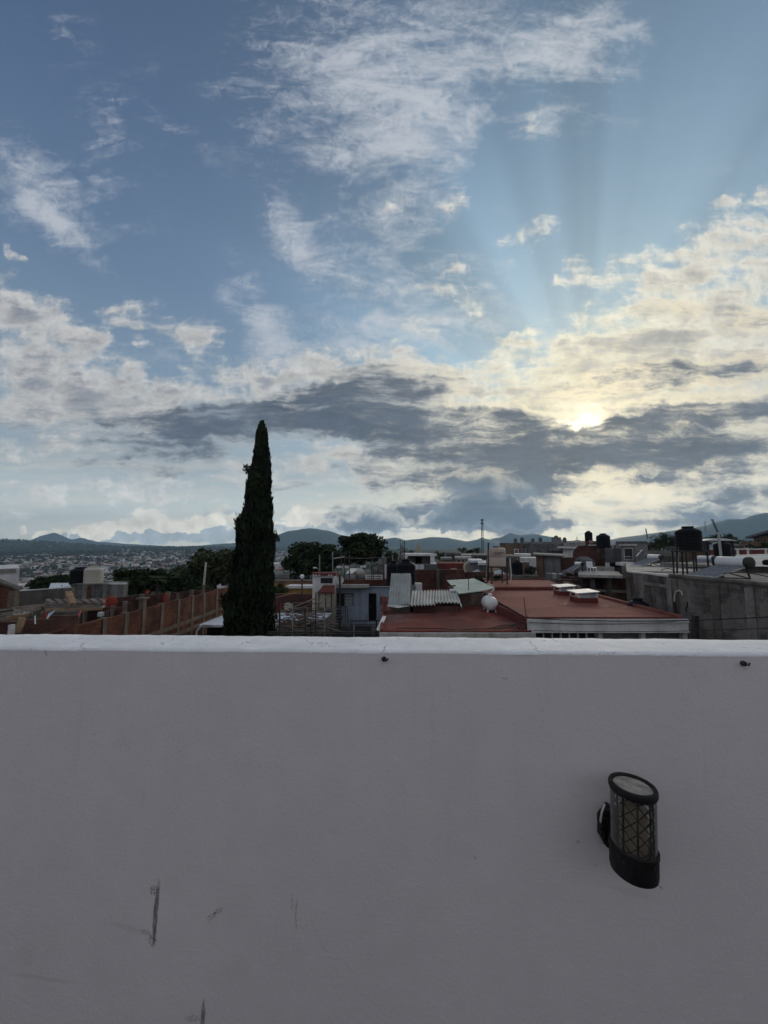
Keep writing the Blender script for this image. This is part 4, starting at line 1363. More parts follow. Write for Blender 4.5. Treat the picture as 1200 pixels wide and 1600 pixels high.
def yard_wall():
    Y0, Y1, Y2 = 20.0, 21.6, 23.6
    t = thing('yard_wall', 'long dark stained block wall behind the building site', 'wall', (at(60, 930, Y0).x, 20.6, 3))
    a, b = at(20, 924.5, Y0), at(113, 918.5, Y1)
    MB().prism([a, b, Vector((b.x, b.y, 3)), Vector((a.x, a.y, 3))], (0, .2, 0)).build('wall_panel', M['dark_concrete'], t)
    MB().prism([at(21, 923.3, Y0 - .03), at(106, 917.6, Y1 - .1), at(106, 918.7, Y1 - .1), at(21, 924.5, Y0 - .03)], (0, .26, 0)).build('coping', M['white'], t)
    for px in (49, 20.5):
        Y = Y0 + (Y1 - Y0) * (px - 20) / 93
        q = at(px, 924, Y)
        MB().box((q.x - .11, Y - .03, 3), (q.x + .11, Y + .23, q.z - .02)).build('column', M['dark_concrete'], t)
    # roof store that carries the two tanks
    t2 = thing('tank_store', 'low grey concrete roof store under the black and cream tanks', 'shed', (at(140, 930, Y2).x, Y2, 3))
    a, b = front_box(112, 166.5, 912.5, Y2, 2.0, 3.0)
    MB().box(a, b).build('wall', M['block'], t2)
    for px in (134, 166):
        q = at(px, 912, Y2)
        MB().box((q.x - .12, Y2 - .04, 3), (q.x + .12, Y2 + .2, q.z)).build('column', M['concrete'], t2)
    MB().box((at(138, 910, Y2).x, Y2 - .02, 3), (at(144, 910, Y2).x, Y2 + .1, at(140, 915, Y2).z)).build('brick_infill', M['brick'], t2)
    a, b = front_box(167.6, 193, 911, Y2 + .1, .3, 3.0)
    t3 = thing('side_wall', 'grey rendered wall with white top beside the tank store', 'wall', (b.x, Y2, 3))
    MB().box(a, (b.x, b.y, b.z - .09)).build('wall', M['grey_wall'], t3)
    MB().box((a.x, a.y - .03, b.z - .085), (b.x + .03, b.y, b.z)).build('coping', M['white'], t3)
    tank('black water tank left of the cream one on the grey roof store', 123.5, 886, 913, 25, 24.6)
    tank('cream water tank right of a black one on the grey roof store', 145.5, 884, 912, 25.5, 24.6, 'cream_plastic')
    sheet('roof_sheet', 'white corrugated roof sheet with a small stub pipe behind the stained wall', 'roof sheet',
          [at(76, 920, 24), at(110, 916.5, 24), at(112, 910.5, 27), at(80, 911, 27)], 'white_roof', .18, .02)
    pole('stub_pipe', 'small dark pipe standing out of the white corrugated roof sheet', 'pipe', at(96.5, 918.5, 25.0), at(96.5, 914, 25.0), .07, 'dark_metal')


yard_wall()


def building_site():
    X, zt = -10.2, EYE - 2.6
    ydepth = lambda px: FPX * X / (px - 600) * 1.0
    Ya, Yb = 11.3, 25.8
    t = thing('site_wall', 'long red brick wall with concrete posts and beams running off along the building site', 'wall', (X, 18, 3))
    pxs = [75, 125, 173, 205.7, 232, 259.8, 285, 306, 323.5, 343]
    ys = [Ya] + [ydepth(p) for p in pxs[1:]] + [Yb]
    zb = EYE - 3.72
    for i in range(len(ys) - 1):
        y0, y1 = ys[i], ys[i + 1]
        dz = mnoise.noise(Vector((i * 3.3, 0, 0))) * .05
        MB().box((X - .14, y0 + .10, zb + .003), (X, y1 - .10, zt + dz)).build('brick_panel', M['brick'], t)
        MB().box((X - .14, y0 + .10, EYE - 4.15), (X, y1 - .10, zb - .2)).build('brick_panel', M['brick'], t)
    for i, (p, y) in enumerate(zip(pxs, ys)):
        if i == 0:
            continue
        top = zt + (.42 if p in (232,) else .05)
        MB().box((X - .17, y - .11, EYE - 5.0), (X + .03, y + .11, top)).build('post', M['post'], t)
        if p == 232:
            MB().box((X - .24, y - .2, top + .002), (X + .1, y + .2, top + .07)).build('post_head', M['post'], t)
        if p == 285:
            MB().tube([(X - .07, y, top), (X - .07, y, top + .28)], .06, 8).build('pipe_stub', M['post'], t, True)
        if p == 323.5:
            MB().tube([(X - .07, y, top), (X - .05, y, top + .45)], .09, 8).build('pipe_stub', M['post'], t, True)
            MB().tube([(X - .05, y, top + .45), (X + .02, y, top + 1.72)], .055, 8).build('pipe_stub', M['cream_plastic'], t, True)
    MB().box((X - .15, Ya, zb - .19), (X + .025, Yb, zb)).build('beam', M['post'], t)
    MB().box((X - .15, Ya, EYE - 4.36), (X + .025, Yb, EYE - 4.153)).build('beam', M['post'], t)
    MB().box((X - .14, Ya, EYE - 5.8), (X, Yb, EYE - 4.364)).build('brick_panel', M['brick_dark'], t)
    # site floor and the walls beyond
    MB().box((-30, 9.5, 0), (X - .18, 24.5, EYE - 5.2)).build('site_floor', M['soil'], kind='structure')
    t2 = thing('back_wall', 'dark brick wall at the far end of the building site', 'wall', (-13, 22, 3))
    a, b = Vector((-14.2, 20.5, 0)), Vector((-10.75, 24.6, 0))
    n = 4
    for i in range(n):
        p, q = a.lerp(b, i / n), a.lerp(b, (i + 1) / n)
        e = (q - p).normalized() * .09
        m = MB()
        m.prism([p + e + Vector((0, 0, 3)), q - e + Vector((0, 0, 3)), q - e + Vector((0, 0, zt - .02)), p + e + Vector((0, 0, zt - .02))], (-.12, .1, 0))
        m.build('brick_panel', M['brick_dark'], t2)
        MB().box((p.x - .1, p.y - .1, 3), (p.x + .1, p.y + .1, zt + .06)).build('post', M['post'], t2)
    t3 = thing('cross_wall', 'half built brick cross wall inside the building site', 'wall', (-13, 15.6, 3))
    y = 16.2
    for px0, px1, pt in ((128, 160, 953), (160, 192, 949), (192, 204, 943)):
        aa, bb = at(px0, pt, y), at(px1 - 1, pt, y)
        MB().box((aa.x, y, 3), (bb.x, y + .14, aa.z)).build('brick_panel', M['brick_dark'], t3)
    for px, pt in ((126.5, 960), (134, 957), (170, 958), (177, 951), (196.5, 944)):
        q = at(px, pt, y - .2)
        MB().box((q.x - .06, y - .3, 3), (q.x + .06, y - .18, q.z + .12)).build('post', M['post'], t3)
    t4 = thing('low_site_wall', 'low red brick wall in the near corner of the building site', 'wall', (-12.6, 12.5, 3))
    y = 12.6
    for px0, px1, pt in ((-60, 28, 972), (28, 78, 968), (78, 118, 962)):
        aa, bb = at(px0, pt, y), at(px1 - .6, pt, y)
        MB().box((aa.x, y, 3), (bb.x, y + .14, aa.z)).build('brick_panel', M['brick_dark'], t4)
    q = at(18.5, 976, 11.9)
    tag(MB().box((q.x - .055, 11.84, 3), (q.x + .055, 11.96, q.z)).build('marker_post', M['white'], None), 'short white square post in the corner of the site', 'post')
    pole('site_prop', 'leaning brown timber prop beside the brick corner of the site', 'timber prop', at(28, 990, 12.1), at(35, 965, 12.3), .14, 'timber', round_=False)
    pole('white_pipe', 'short white pipe standing against dark boards on the site', 'pipe', at(55, 975, 12.2), at(54.6, 962, 12.25), .035, 'white_gloss')
    # timber and boards lying about
    grp = 'planks on the building site'
    rr = random.Random(5)
    spec = [(-30, 975, 13.0, 50, 959, 13.6), (-20, 968, 13.2, 52, 955, 14.2), (0, 962, 13.6, 62, 950, 15.0), (18, 951, 14.6, 72, 945, 16.0), (-10, 955, 14.0, 46, 948, 15.4), (10, 966, 13.1, 46, 960, 13.5),
            (72, 953.5, 14.6, 168, 951, 16.4), (64, 957, 14.2, 132, 954, 15.0), (74, 946, 16.2, 166, 946.5, 17.2), (70, 949.5, 15.8, 160, 948, 16.6), (80, 942, 17.0, 172, 938, 18.8), (88, 938.5, 17.6, 166, 935.5, 19.4)]
    names = ['grey plank sloping over the dark boards near the brick house', 'weathered plank laid across the board stack by the brick house', 'long thin plank on top of the board stack', 'grey plank along the foot of the stained wall',
             'dark plank half hidden in the board stack', 'short plank lying on the near board stack', 'long pale timber beam across the middle of the site', 'second timber beam just below the long pale one',
             'brown formwork beam above the middle of the site', 'thin brown batten above the long pale beam', 'plank leaning on the slatted formwork by the tanks', 'uppermost plank of the slatted formwork below the tanks']
    for k, (x0, y0, d0, x1, y1, d1) in enumerate(spec):
        pole('plank', names[k], 'plank', at(x0, y0, d0), at(x1, y1, d1), rr.uniform(.06, .13), rr.choice(['timber', 'grey_timber', 'grey_timber']), grp, False)
    for k in range(7):
        x0 = 74 + k * 14
        pole('formwork_slat', ['first', 'second', 'third', 'fourth', 'fifth', 'sixth', 'last'][k] + ' short dark slat from the left in the slatted formwork below the tanks', 'slat', at(x0, 938.5, 17.3), at(x0 + 11, 945.5, 16.9), .16, 'grey_timber', 'slats of the formwork below the tanks', False)
    pole('leaning_board', 'pale thick board leaning upright in front of the tank store', 'board', at(114, 946, 16.2), at(107, 927, 17.2), .22, 'timber', round_=False)
    sheet('metal_sheet', 'dull grey sheet lying on the board stack near the brick house', 'metal sheet', [at(20, 960, 13.6), at(48, 958, 13.8), at(50, 952, 15.2), at(24, 953, 15.0)], 'zinc', .15, .012)
    sheet('black_sheet', 'black plastic sheet under the boards at the left edge of the site', 'plastic sheet', [at(-30, 962, 13.6), at(20, 957, 13.9), at(22, 949, 15.5), at(-30, 950, 15.3)], 'dark')
    sheet('pale_sheet', 'pale panel lying on the cross wall below the red netting', 'panel', [at(143, 953, 16.0), at(163, 949.5, 16.2), at(165, 946.5, 17.0), at(146, 948, 16.8)], 'white_roof')
    sheet('blue_tarp', 'pale blue plastic sheet hanging from the long timber beam', 'tarp', [at(69, 976, 13.3), at(73, 966, 13.4), at(87, 953, 14.5), at(76, 958, 14.2)], 'blue_tarp')
    q = at(158.5, 959.5, 15.7)
    tag(MB().box((q.x - .09, 15.6, q.z - .085), (q.x + .09, 15.75, q.z + .085)).build('white_box', M['white'], None, bevel=.01), 'small white box fixed on the cross wall of the site', 'box')
    pole('red_rail', 'red sloping rail beside the cross wall of the site', 'rail', at(116, 975, 13.6), at(126, 955, 14.4), .06, 'orange')
    # orange netting and hoses tied up in tangles
    for label, px, py, Y, w_, h_, n_ in (('tangle of red plastic netting on the cross wall below the tanks', 173, 940, 16.4, .22, .22, 16), ('orange hose hanging off the timber beam', 67.5, 970, 13.2, .07, .36, 7),
                                         ('small bundle of orange hose on the formwork', 138, 948, 16.6, .12, .07, 6), ('orange netting hung on the site wall beside the capped post', 258.5, 935, 20.2, .10, .26, 8), ('orange hose caught on a post top at the back wall', 231, 925, 21.2, .12, .10, 5)):
        c = at(px, py, Y)
        m = MB()
        r2 = random.Random(px)
        for k in range(n_):
            e1 = Vector((r2.gauss(0, 1), r2.gauss(0, .6), r2.gauss(0, 1))).normalized()
            e2 = e1.orthogonal().normalized()
            k0, off = r2.uniform(.45, 1), Vector((r2.gauss(0, .25) * w_, 0, r2.gauss(0, .25) * h_))
            pts = []
            for i in range(15):
                f = i / 14 * 6.0
                v_ = (e1 * math.cos(f) + e2 * math.sin(f)) * k0
                pts.append(c + off + Vector((v_.x * w_, v_.y * w_, v_.z * h_)))
            m.tube(pts, .013, 4)
        tag(m.build('hose', M['orange'], None), label, 'hose')


building_site()

# ------------------------------------------------------------------ trees left and middle
tree('dense dark tree behind the long brick site wall, next to the cypress', 338, 856, 930, 84, 62, 'leaf2', seed=1, n=9000, lumps=34, leaf=.34)
tree('round tree in front of the hillside town, above the white post', 294, 880, 932, 54, 70, 'leaf2', seed=2, n=4600, lumps=22, leaf=.3)
tree('dark bushy tree right of the cream water tank', 205, 884, 940, 50, 48, 'leaf', seed=3, n=4600, lumps=22, leaf=.22)
tree('dark bushy tree between the two palms above the site', 236, 888, 936, 48, 54, 'leaf', seed=4, n=4200, lumps=20, leaf=.24)
tree('low dark tree beyond the back wall of the site', 300, 898, 940, 90, 58, 'leaf', seed=5, n=5000, lumps=26, leaf=.24)
tree('small dark tree behind the pale roof sheet', 86, 897, 926, 60, 60, 'leaf', seed=6, n=3400, lumps=20, leaf=.22)
palm('short palm with drooping fronds behind the site wall', 246, 897, 50, 935, 1, 2.0, 'palms behind the site wall')
palm('tall slim palm nearer the round tree', 272, 893, 56, 940, 2, 2.0, 'palms behind the site wall')
tree('broad dark tree rising behind the street lamp', 492, 845, 914, 92, 62, 'leaf', seed=7, n=10000, lumps=38, leaf=.3)
tree('tallest dark tree behind the blue grey house', 566, 827, 892, 74, 74, 'leaf', seed=8, n=9000, lumps=34, leaf=.32)
tree('round dark tree between the tallest tree and the rebar bundle', 613, 857, 888, 34, 88, 'leaf', seed=9, n=2400)
tree('small tree left of the yellow dome tower', 639, 858, 876, 20, 100, 'leaf', seed=10, n=1500)
tree('green bush above the dark red wall next to the cypress', 438, 912, 934, 28, 33, 'leaf2', seed=11, n=2600, name='bush')
for k, (px, pt, pb, w_) in enumerate(((686, 858, 884, 22), (706, 864, 880, 18), (768, 862, 884, 16))):
    tree(['dark tree right of the white framed house', 'low dark tree behind the red box roof', 'dark tree at the foot of the lattice mast'][k], px, pt, pb, w_, 95, 'leaf', seed=20 + k, n=1300)
for k, px in enumerate((722, 733, 744)):
    palm(['leftmost of the three distant palms left of the lattice mast', 'middle of the three distant palms left of the lattice mast', 'rightmost of the three distant palms, next to the lattice mast'][k], px, 854 + k % 2 * 3, 105, 874, 30 + k, 2.3, 'palms in the middle distance')


# ------------------------------------------------------------------ cypress
def cypress():
    Y = 14.0
    r_ = random.Random(42)
    rows = [(658.5, 408.0, 410.8), (664, 405.2, 413.2), (675, 401.0, 417.5), (690, 399.5, 419), (705, 397, 421), (720, 394.5, 422.5), (735, 390, 423), (750, 387, 424), (765, 383.5, 425), (780, 383, 425), (793, 381, 425.5),
            (805, 378.5, 426), (815, 372.5, 426.5), (828, 371.5, 427.5), (840, 371, 428.5), (855, 368, 428.5), (870, 366.5, 428.5), (890, 363.5, 428), (910, 359.5, 427.5), (930, 357, 428), (945, 353, 428.5), (960, 351.5, 429), (990, 348.5, 430), (1060, 346, 432), (1180, 350, 430), (1300, 362, 420)]
    prof = []
    for py, a, b in rows:
        p, q = at(a, py, Y), at(b, py, Y)
        prof.append((p.z, (p.x + q.x) / 2, (q.x - p.x) / 2))
    prof.sort()
    zs = [p[0] for p in prof]

    def sec(z):
        for (z0, c0, r0), (z1, c1, r1) in zip(prof, prof[1:]):
            if z <= z1:
                f = max((z - z0) / (z1 - z0), 0)
                return c0 + (c1 - c0) * f, r0 + (r1 - r0) * f
        return prof[-1][1], prof[-1][2]
    zmin, zmax = zs[0], zs[-1]
    root = thing('cypress_tree', 'tall narrow dark cypress tree rising above the wall and the skyline', 'tree', (sec(zmin)[0], Y, 0))
    MB().tube([(sec(zmin)[0], Y, 0), (sec(zmin)[0], Y, zmin + .5), (sec(zmax)[0], Y, zmax - .6)], .22, 10, True, .02).build('trunk', M['bark'], root, True)
    g = MB()
    # dark inner boughs
    for k in range(900):
        z = zmin + (zmax - zmin) * (k / 900) ** 1.0
        c, r = sec(z)
        a = r_.uniform(0, 6.28)
        rr = r * .62
        p = Vector((c + math.cos(a) * rr, Y + math.sin(a) * rr, z))
        g.tube([p, p + Vector((-math.cos(a) * rr * .4, -math.sin(a) * rr * .4, min(.55, max(zmax - z, .02) * .7)))], .16 * min(1, r / .5 + .1), 5, True, .03)
    # upright sprays
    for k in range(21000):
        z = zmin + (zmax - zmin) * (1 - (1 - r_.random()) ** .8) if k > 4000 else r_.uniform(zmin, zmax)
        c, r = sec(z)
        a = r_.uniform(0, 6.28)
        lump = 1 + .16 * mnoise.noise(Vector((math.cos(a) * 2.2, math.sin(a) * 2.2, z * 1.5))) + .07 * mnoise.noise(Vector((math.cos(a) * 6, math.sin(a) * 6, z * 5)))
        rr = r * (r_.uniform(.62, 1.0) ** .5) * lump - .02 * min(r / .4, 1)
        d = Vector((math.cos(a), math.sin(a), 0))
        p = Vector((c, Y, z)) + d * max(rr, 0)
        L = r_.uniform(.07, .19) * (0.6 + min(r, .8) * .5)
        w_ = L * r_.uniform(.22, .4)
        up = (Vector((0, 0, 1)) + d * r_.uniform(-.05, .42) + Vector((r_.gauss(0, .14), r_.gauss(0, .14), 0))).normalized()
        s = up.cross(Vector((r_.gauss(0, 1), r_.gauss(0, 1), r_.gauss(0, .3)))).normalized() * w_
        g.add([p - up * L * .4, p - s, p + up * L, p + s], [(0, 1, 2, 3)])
    # stray tufts
    for px, py in ((374, 812), (372, 822), (387, 734), (349, 938), (352, 948), (430.5, 840), (356, 975)):
        c = at(px, py, Y)
        for k in range(90):
            p = c + Vector((r_.gauss(0, .06), r_.gauss(0, .1), r_.gauss(0, .09)))
            up = Vector((r_.gauss(0, .5), r_.gauss(0, .5), 1)).normalized()
            L = r_.uniform(.05, .12)
            s = up.cross(Vector((r_.gauss(0, 1), r_.gauss(0, 1), .1))).normalized() * L * .3
            g.add([p - up * L * .4, p - s, p + up * L, p + s], [(0, 1, 2, 3)])
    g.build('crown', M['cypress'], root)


cypress()


# ------------------------------------------------------------------ middle: white flat roof, yellow house, blue house
def middle():
    # white flat roof seen on both sides of the cypress
    z = EYE - 3.9
    fl, fr = on_z(311, 976, z), on_z(560, 978, z)
    bl = on_z(352, 957, z)
    yf, ybk = fl.y, 23.6
    t = thing('white_roofed_shed', 'long low shed with a wide white flat roof on both sides of the cypress', 'shed', (-4, 21, 0))
    MB().prism([Vector((fl.x, yf, z - .09)), Vector((-3.35, yf - .5, z - .09)), Vector((-3.15, ybk, z - .09)), Vector((fl.x + .1, ybk, z - .09))], (0, 0, .09)).build('roof', M['white_roof'], t)
    MB().box((fl.x + .25, yf + .4, 0), (-3.5, ybk - .1, z - .095)).build('wall', M['dark'], t)  # near-black colour stands in for the dark void beneath the roof
    MB().box((fl.x - .02, yf - .06, z - .13), (-3.9, yf - .003, z - .01)).build('gutter', M['zinc'], t)
    MB().tube([at(314, 977, yf - .1), at(312.5, 980, yf - .1), at(307.5, 986, yf - .1), at(306.5, 996, yf - .1)], .05, 8).build('downpipe', M['white_gloss'], t, True)
    # wall and roofs behind it
    house('dark red garden wall behind the white flat roof', 424, 492, 928, 25.2, .25, 'maroon', cat='wall', name='garden_wall')
    house('lower bright red wall base left of the tipped white basin', 426, 449, 943, 24.6, .3, 'red_wall', cat='wall', name='low_red_wall')
    t = house('small ochre yellow house with a white roof edge and two brown windows', 449, 489, 915.5, 36, 1.5, 'yellow_wall', 'white', .22, .12,
              windows=[(459, 465.5, 928, 936, dict(frame='brown_wall', pane='dark', fw=.06)), (475, 481.5, 928, 937, dict(frame='brown_wall', pane='dark', fw=.06))])
    house('long low ochre building with a brown roof behind the yellow house', 425, 490, 907, 47, 1.5, 'yellow_wall', 'brown_wall', .35)
    house('dark grey roofed building behind the low ochre one, next to the cypress', 425, 452, 897.5, 58, 10, 'slate_wall', 'grey_wall', .5)
    house('far white house with a pink roof terrace between cypress and trees', 424, 436, 881, 92, 9, 'white', windows=[(427, 430, 885, 889)])
    t = house('far house with a sloping pinkish roof beside the far white house', 434, 449, 890.5, 90, 8, 'cream_wall')
    a, b, c_, d = at(432, 891, 89.5), at(450, 886.5, 89.5), at(450, 886, 97), at(434, 886, 97)
    sheet('roof', None, None, [a, b, c_, d], 'pink_wall', t=.15, parent=t)
    # street lamp with globe
    q0, q1 = at(472, 945, 24.3), at(472, 904, 24.3)
    t = thing('globe_lamp', 'dark garden lamp post with one white globe in front of the yellow house', 'lamp post', Vector((q0.x, 24.3, 4.9)))
    MB().tube([(q0.x, 24.3, 4.9), q1], .045, 8).build('post', M['dark_metal'], t, True)
    MB().lathe([(.02, -.15), (.09, -.12), (.14, -.02), (.13, .07), (.07, .13), (.01, .145)], q1 + Vector((0, 0, .12)), 14).build('globe', M['white_gloss'], t, True)
    # the tilted white basin, roof beam poles
    c = at(450, 948, 23.4)
    m = MB().lathe([(.02, 0), (.15, .02), (.23, .1), (.26, .2), (.245, .2), (.21, .1), (.02, .03)], (0, 0, 0), 18)
    rot = Matrix.Rotation(R(55), 3, 'X') @ Matrix.Rotation(R(25), 3, 'Y')
    m.v = [c + rot @ (v - Vector((0, 0, .15))) for v in m.v]
    tag(m.build('basin', M['cream_plastic'], None, True), 'pale round basin tipped over at the edge of the white roof', 'basin')
    pole('long_pole', 'long pale pole sloping across the white roof to the house corner', 'pole', at(430, 960, 21.5), at(492, 935, 22.6), .07, 'timber')
    pole('long_pole', 'thin pale pole sloping across the red wall towards the yellow house', 'pole', at(426, 935, 24.0), at(472, 923.5, 24.2), .06, 'timber')

    # white house with red trim
    Y = 24.8
    t = thing('white_house', 'white house with red roof edge and a barred upper window beside the yellow house', 'house', (at(506, 950, Y).x, Y, 0))
    a, b = front_box(488.5, 523, 899.5, Y, 1.1)
    MB().box(a, b).build('wall', M['white'], t)
    MB().box((a.x - .05, a.y - .12, b.z + .003), (b.x + .1, b.y, b.z + .17)).build('roof_edge', M['red_wall'], t)
    for px in (490, 494, 499, 514, 518):
        q = at(px, 899.6, Y - .13)
        MB().box((q.x - .05, Y - .2, q.z - .02), (q.x + .05, Y - .125, q.z + .07)).build('merlon', M['white'], t)
    add_window(t, 500, 521, 902, 912.5, Y, 'white', 'glass', 4, 0, .04)
    a1, b1, c1, d1 = at(496, 925.5, Y - 1.1), at(523, 925.5, Y - 1.1), at(523, 914.5, Y - .02), at(505, 914.5, Y - .02)
    sheet('awning', None, None, [a1, b1, c1, d1], 'red_wall', t=.06, parent=t)
    a, b = front_box(493.5, 522, 925.8, Y - .9, .88)
    MB().box((a.x, a.y, 3.2), b).build('lower_wall', M['cream_wall'], t)
    for px in (498, 508.5, 518):
        MB().bar(at(px, 953, Y - .95), at(px + .1, 927, Y - .95), .045).build('rail_post', M['dark_metal'], t)
    MB().bar(at(494, 943, Y - .98), at(521, 926, Y - .98), .05).build('handrail', M['cream_wall'], t)
    MB().box((at(503, 946, Y).x, Y - 1.3, at(503, 949, Y).z), (at(522, 946, Y).x, Y - .91, at(503, 945.5, Y).z)).build('landing', M['dark_concrete'], t)

    # blue grey house
    Y = 26.0
    t = thing('blue_house', 'blue grey house with grid window, dark door and small square window', 'house', (at(565, 950, Y).x, Y, 0))
    openings = [(522.5, 552.5, 927, 947.5), (576, 588.5, 927, 971), (594, 604, 932.5, 945.5)]
    zt = at(560, 917.5, Y).z
    x0, x1 = at(519, 917, Y).x, at(640, 917, Y).x
    rects = [(at(a, 910, Y).x, at(b, 910, Y).x, at(a, d, Y).z, at(a, c, Y).z) for a, b, c, d in openings]
    xs = sorted({x0, x1, *[r[0] for r in rects], *[r[1] for r in rects]})
    zz = sorted({0.0, zt, *[r[2] for r in rects], *[r[3] for r in rects]})
    g = MB()
    for i in range(len(xs) - 1):
        for j in range(len(zz) - 1):
            cx, cz = (xs[i] + xs[i + 1]) / 2, (zz[j] + zz[j + 1]) / 2
            if any(r[0] < cx < r[1] and r[2] < cz < r[3] for r in rects):
                continue
            g.add([(xs[i], Y, zz[j]), (xs[i + 1], Y, zz[j]), (xs[i + 1], Y, zz[j + 1]), (xs[i], Y, zz[j + 1])], [(0, 1, 2, 3)])
    for r in rects:
        g.add([(r[0], Y, r[2]), (r[1], Y, r[2]), (r[1], Y, r[3]), (r[0], Y, r[3]), (r[0], Y + .2, r[2]), (r[1], Y + .2, r[2]), (r[1], Y + .2, r[3]), (r[0], Y + .2, r[3])],
              [(0, 1, 5, 4), (1, 2, 6, 5), (2, 3, 7, 6), (3, 0, 4, 7)])
    g.box((x0, Y + .2, 0), (x1, Y + 7, zt - .003))
    g.build('wall', M['blue_wall'], t)
    for (a, b, c, d) in openings[::2]:
        add_window(t, a, b, c, d, Y + .18, 'dark_metal', 'glass', 5 if a < 530 else 0, 3 if a < 530 else 0, .045)
    q0, q1 = at(538.5, 946.5, Y + .17), at(551.5, 928.5, Y + .17)
    MB().box((q0.x, Y + .145, q0.z), (q1.x, Y + .155, q1.z)).build('curtain', M['glass_pale'], t)
    r = rects[1]
    dr = MB().box((r[0] + .03, Y + .12, r[2]), (r[1] - .03, Y + .17, r[3] - .04)).build('door', M['dark'], t)
    dr['org'] = tuple(t.location)
    MB().lathe([(.02, -.03), (.035, -.02), (.03, 0)], (r[0] + .12, Y + .12, r[2] + .95), 8, 'y').build('handle', M['steel'], dr)
    # roof edges, brick parapet
    zr = at(560, 916, Y).z
    MB().box((at(518, 910, Y).x, Y - .55, zt + .003), (at(577, 910, Y).x, Y + .1, zt + .2)).build('eave', M['pale_concrete'], t)
    MB().box((at(577.5, 910, Y).x, Y - .1, zt + .002), (x1, Y + .1, zt + .06)).build('eave', M['blue_wall'], t)
    MB().box((at(530, 910, Y).x, Y + .25, zt), (at(607, 910, Y).x, Y + .4, at(560, 906.5, Y).z)).build('roof_parapet', M['brick'], t)
    MB().box((x0, Y + .1, zt - .002), (x1, Y + 6.9, zt + .012)).build('roof', M['red_roof'], t)
    zroof = zt + .015
    # balcony rail in front
    Yr = 24.0
    br = thing('balcony_rail', 'low black balcony railing in front of the blue grey house', 'railing', at(570, 978, Yr))
    MB().bar(at(548, 970, Yr), at(602, 970, Yr), .045).build('rail', M['dark_metal'], br)
    MB().bar(at(548, 976.5, Yr), at(602, 976.5, Yr), .04).build('rail', M['dark_metal'], br)
    for k in range(14):
        px = 549 + k * 4.0
        MB().bar(at(px, 977, Yr), at(px, 970.5, Yr), .025).build('baluster', M['dark_metal'], br)
    MB().box((at(512, 910, 23.8).x, 23.6, 0), (at(606, 910, 23.8).x, Y - .02, EYE - 5.15)).build('balcony_slab', M['dark_concrete'], t)
    # spiral stair at the corner
    st = thing('spiral_stair', 'thin dark metal stair with curved rail against the blue wall', 'stair', at(531, 975, Y - .9))
    for k in range(7):
        p = at(526, 972 - k * 4.5, Y - .9)
        MB().box((p.x - .02, Y - 1.1, p.z - .02), (p.x + .36, Y - .75, p.z + .02)).build('step', M['dark_metal'], st)
    MB().tube([at(543.5, 974, Y - .8), at(543.5, 955, Y - .8), at(541.5, 949.5, Y - .8), at(538, 947.5, Y - .8)], .025, 6).build('handrail', M['dark_metal'], st, True)
    MB().tube([at(539.5, 974, Y - .8), at(539.5, 949, Y - .8)], .02, 6).build('handrail', M['dark_metal'], st, True)
    # clutter on the roof: clothes-line posts, bench, chimney, sheets
    grp = 'clothes line posts on the blue house'
    lab = ['far left clothes line post on the white house roof edge', 'clothes line post above the left end of the brick parapet', 'thin rod beside the satellite dish', 'clothes line post just right of the satellite dish', 'reinforcing rod at the middle of the brick parapet',
           'left one of the two close reinforcing rods on the blue house roof', 'right one of the two close reinforcing rods on the blue house roof', 'grey post standing before the dark rear tank']
    for k, (px, pt, pb, Yp) in enumerate(((499.5, 867, 899, 25.2), (519.8, 862, 900, 25.6), (533, 865, 915, 26.3), (538.2, 866, 906, 27.0), (546, 862, 915, 26.6), (580.3, 862, 917, 26.2), (583.5, 862, 917, 26.3), (613.5, 867, 910, 27.5))):
        a, b = at(px, pb, Yp), at(px, pt, Yp)
        a.z = min(a.z, zroof if px > 520 else a.z)
        pole('line_post', lab[k], 'post', a, b, .075 if k in (0, 1, 4, 7) else .05, 'steel' if k in (0, 1, 7) else 'rust', grp)
    for k, (p0, p1) in enumerate(((at(519.8, 873, 25.6), at(538.2, 870, 27.0)), (at(538.2, 871, 27.0), at(583, 871.5, 26.3)), (at(583.5, 871, 26.3), at(613.5, 869.5, 27.5)))):
        wire('clothes_line', ['short pale clothes line left of the satellite dish', 'longest clothes line over the roof of the blue house', 'clothes line running to the grey post by the rear tank'][k], 'clothes line', p0, p1, .05 if k else .0, .014 if k else .03, 'steel' if k else 'cream_plastic')
    # street light arm
    sl = thing('street_light', 'small curved street light arm on the post left of the white house roof', 'street light', at(499, 899, 25.0))
    MB().tube([at(499.5, 893, 25.15), at(497, 889, 25.15), at(493.5, 887.2, 25.15)], .03, 6).build('arm', M['steel'], sl, True)
    MB().box(at(490, 887.8, 25.25), at(494, 886.4, 25.05)).build('lamp_head', M['white_gloss'], sl)
    # dish
    ds = thing('satellite_dish', 'round white satellite dish at the corner of the blue house roof', 'satellite dish', at(531, 914, Y - .2))
    c = at(531.2, 906.5, Y - .5)
    m = MB().lathe([(.01, .06), (.12, .05), (.22, .02), (.265, 0), (.27, -.01), (.22, .01), (.12, .04), (.01, .05)], (0, 0, 0), 22, 'y')
    rot = Matrix.Rotation(R(-14), 3, 'Z') @ Matrix.Rotation(R(-12), 3, 'X')
    m.v = [c + rot @ v for v in m.v]
    m.build('reflector', M['white_gloss'], ds, True)
    MB().tube([c + Vector((0, .06, 0)), at(531, 916, Y - .3)], .025, 6).build('mast', M['dark_metal'], ds, True)
    MB().tube([c + Vector((0, 0, -.24)), c + Vector((.02, -.32, -.1))], .012, 5).build('feed_arm', M['steel'], ds, True)
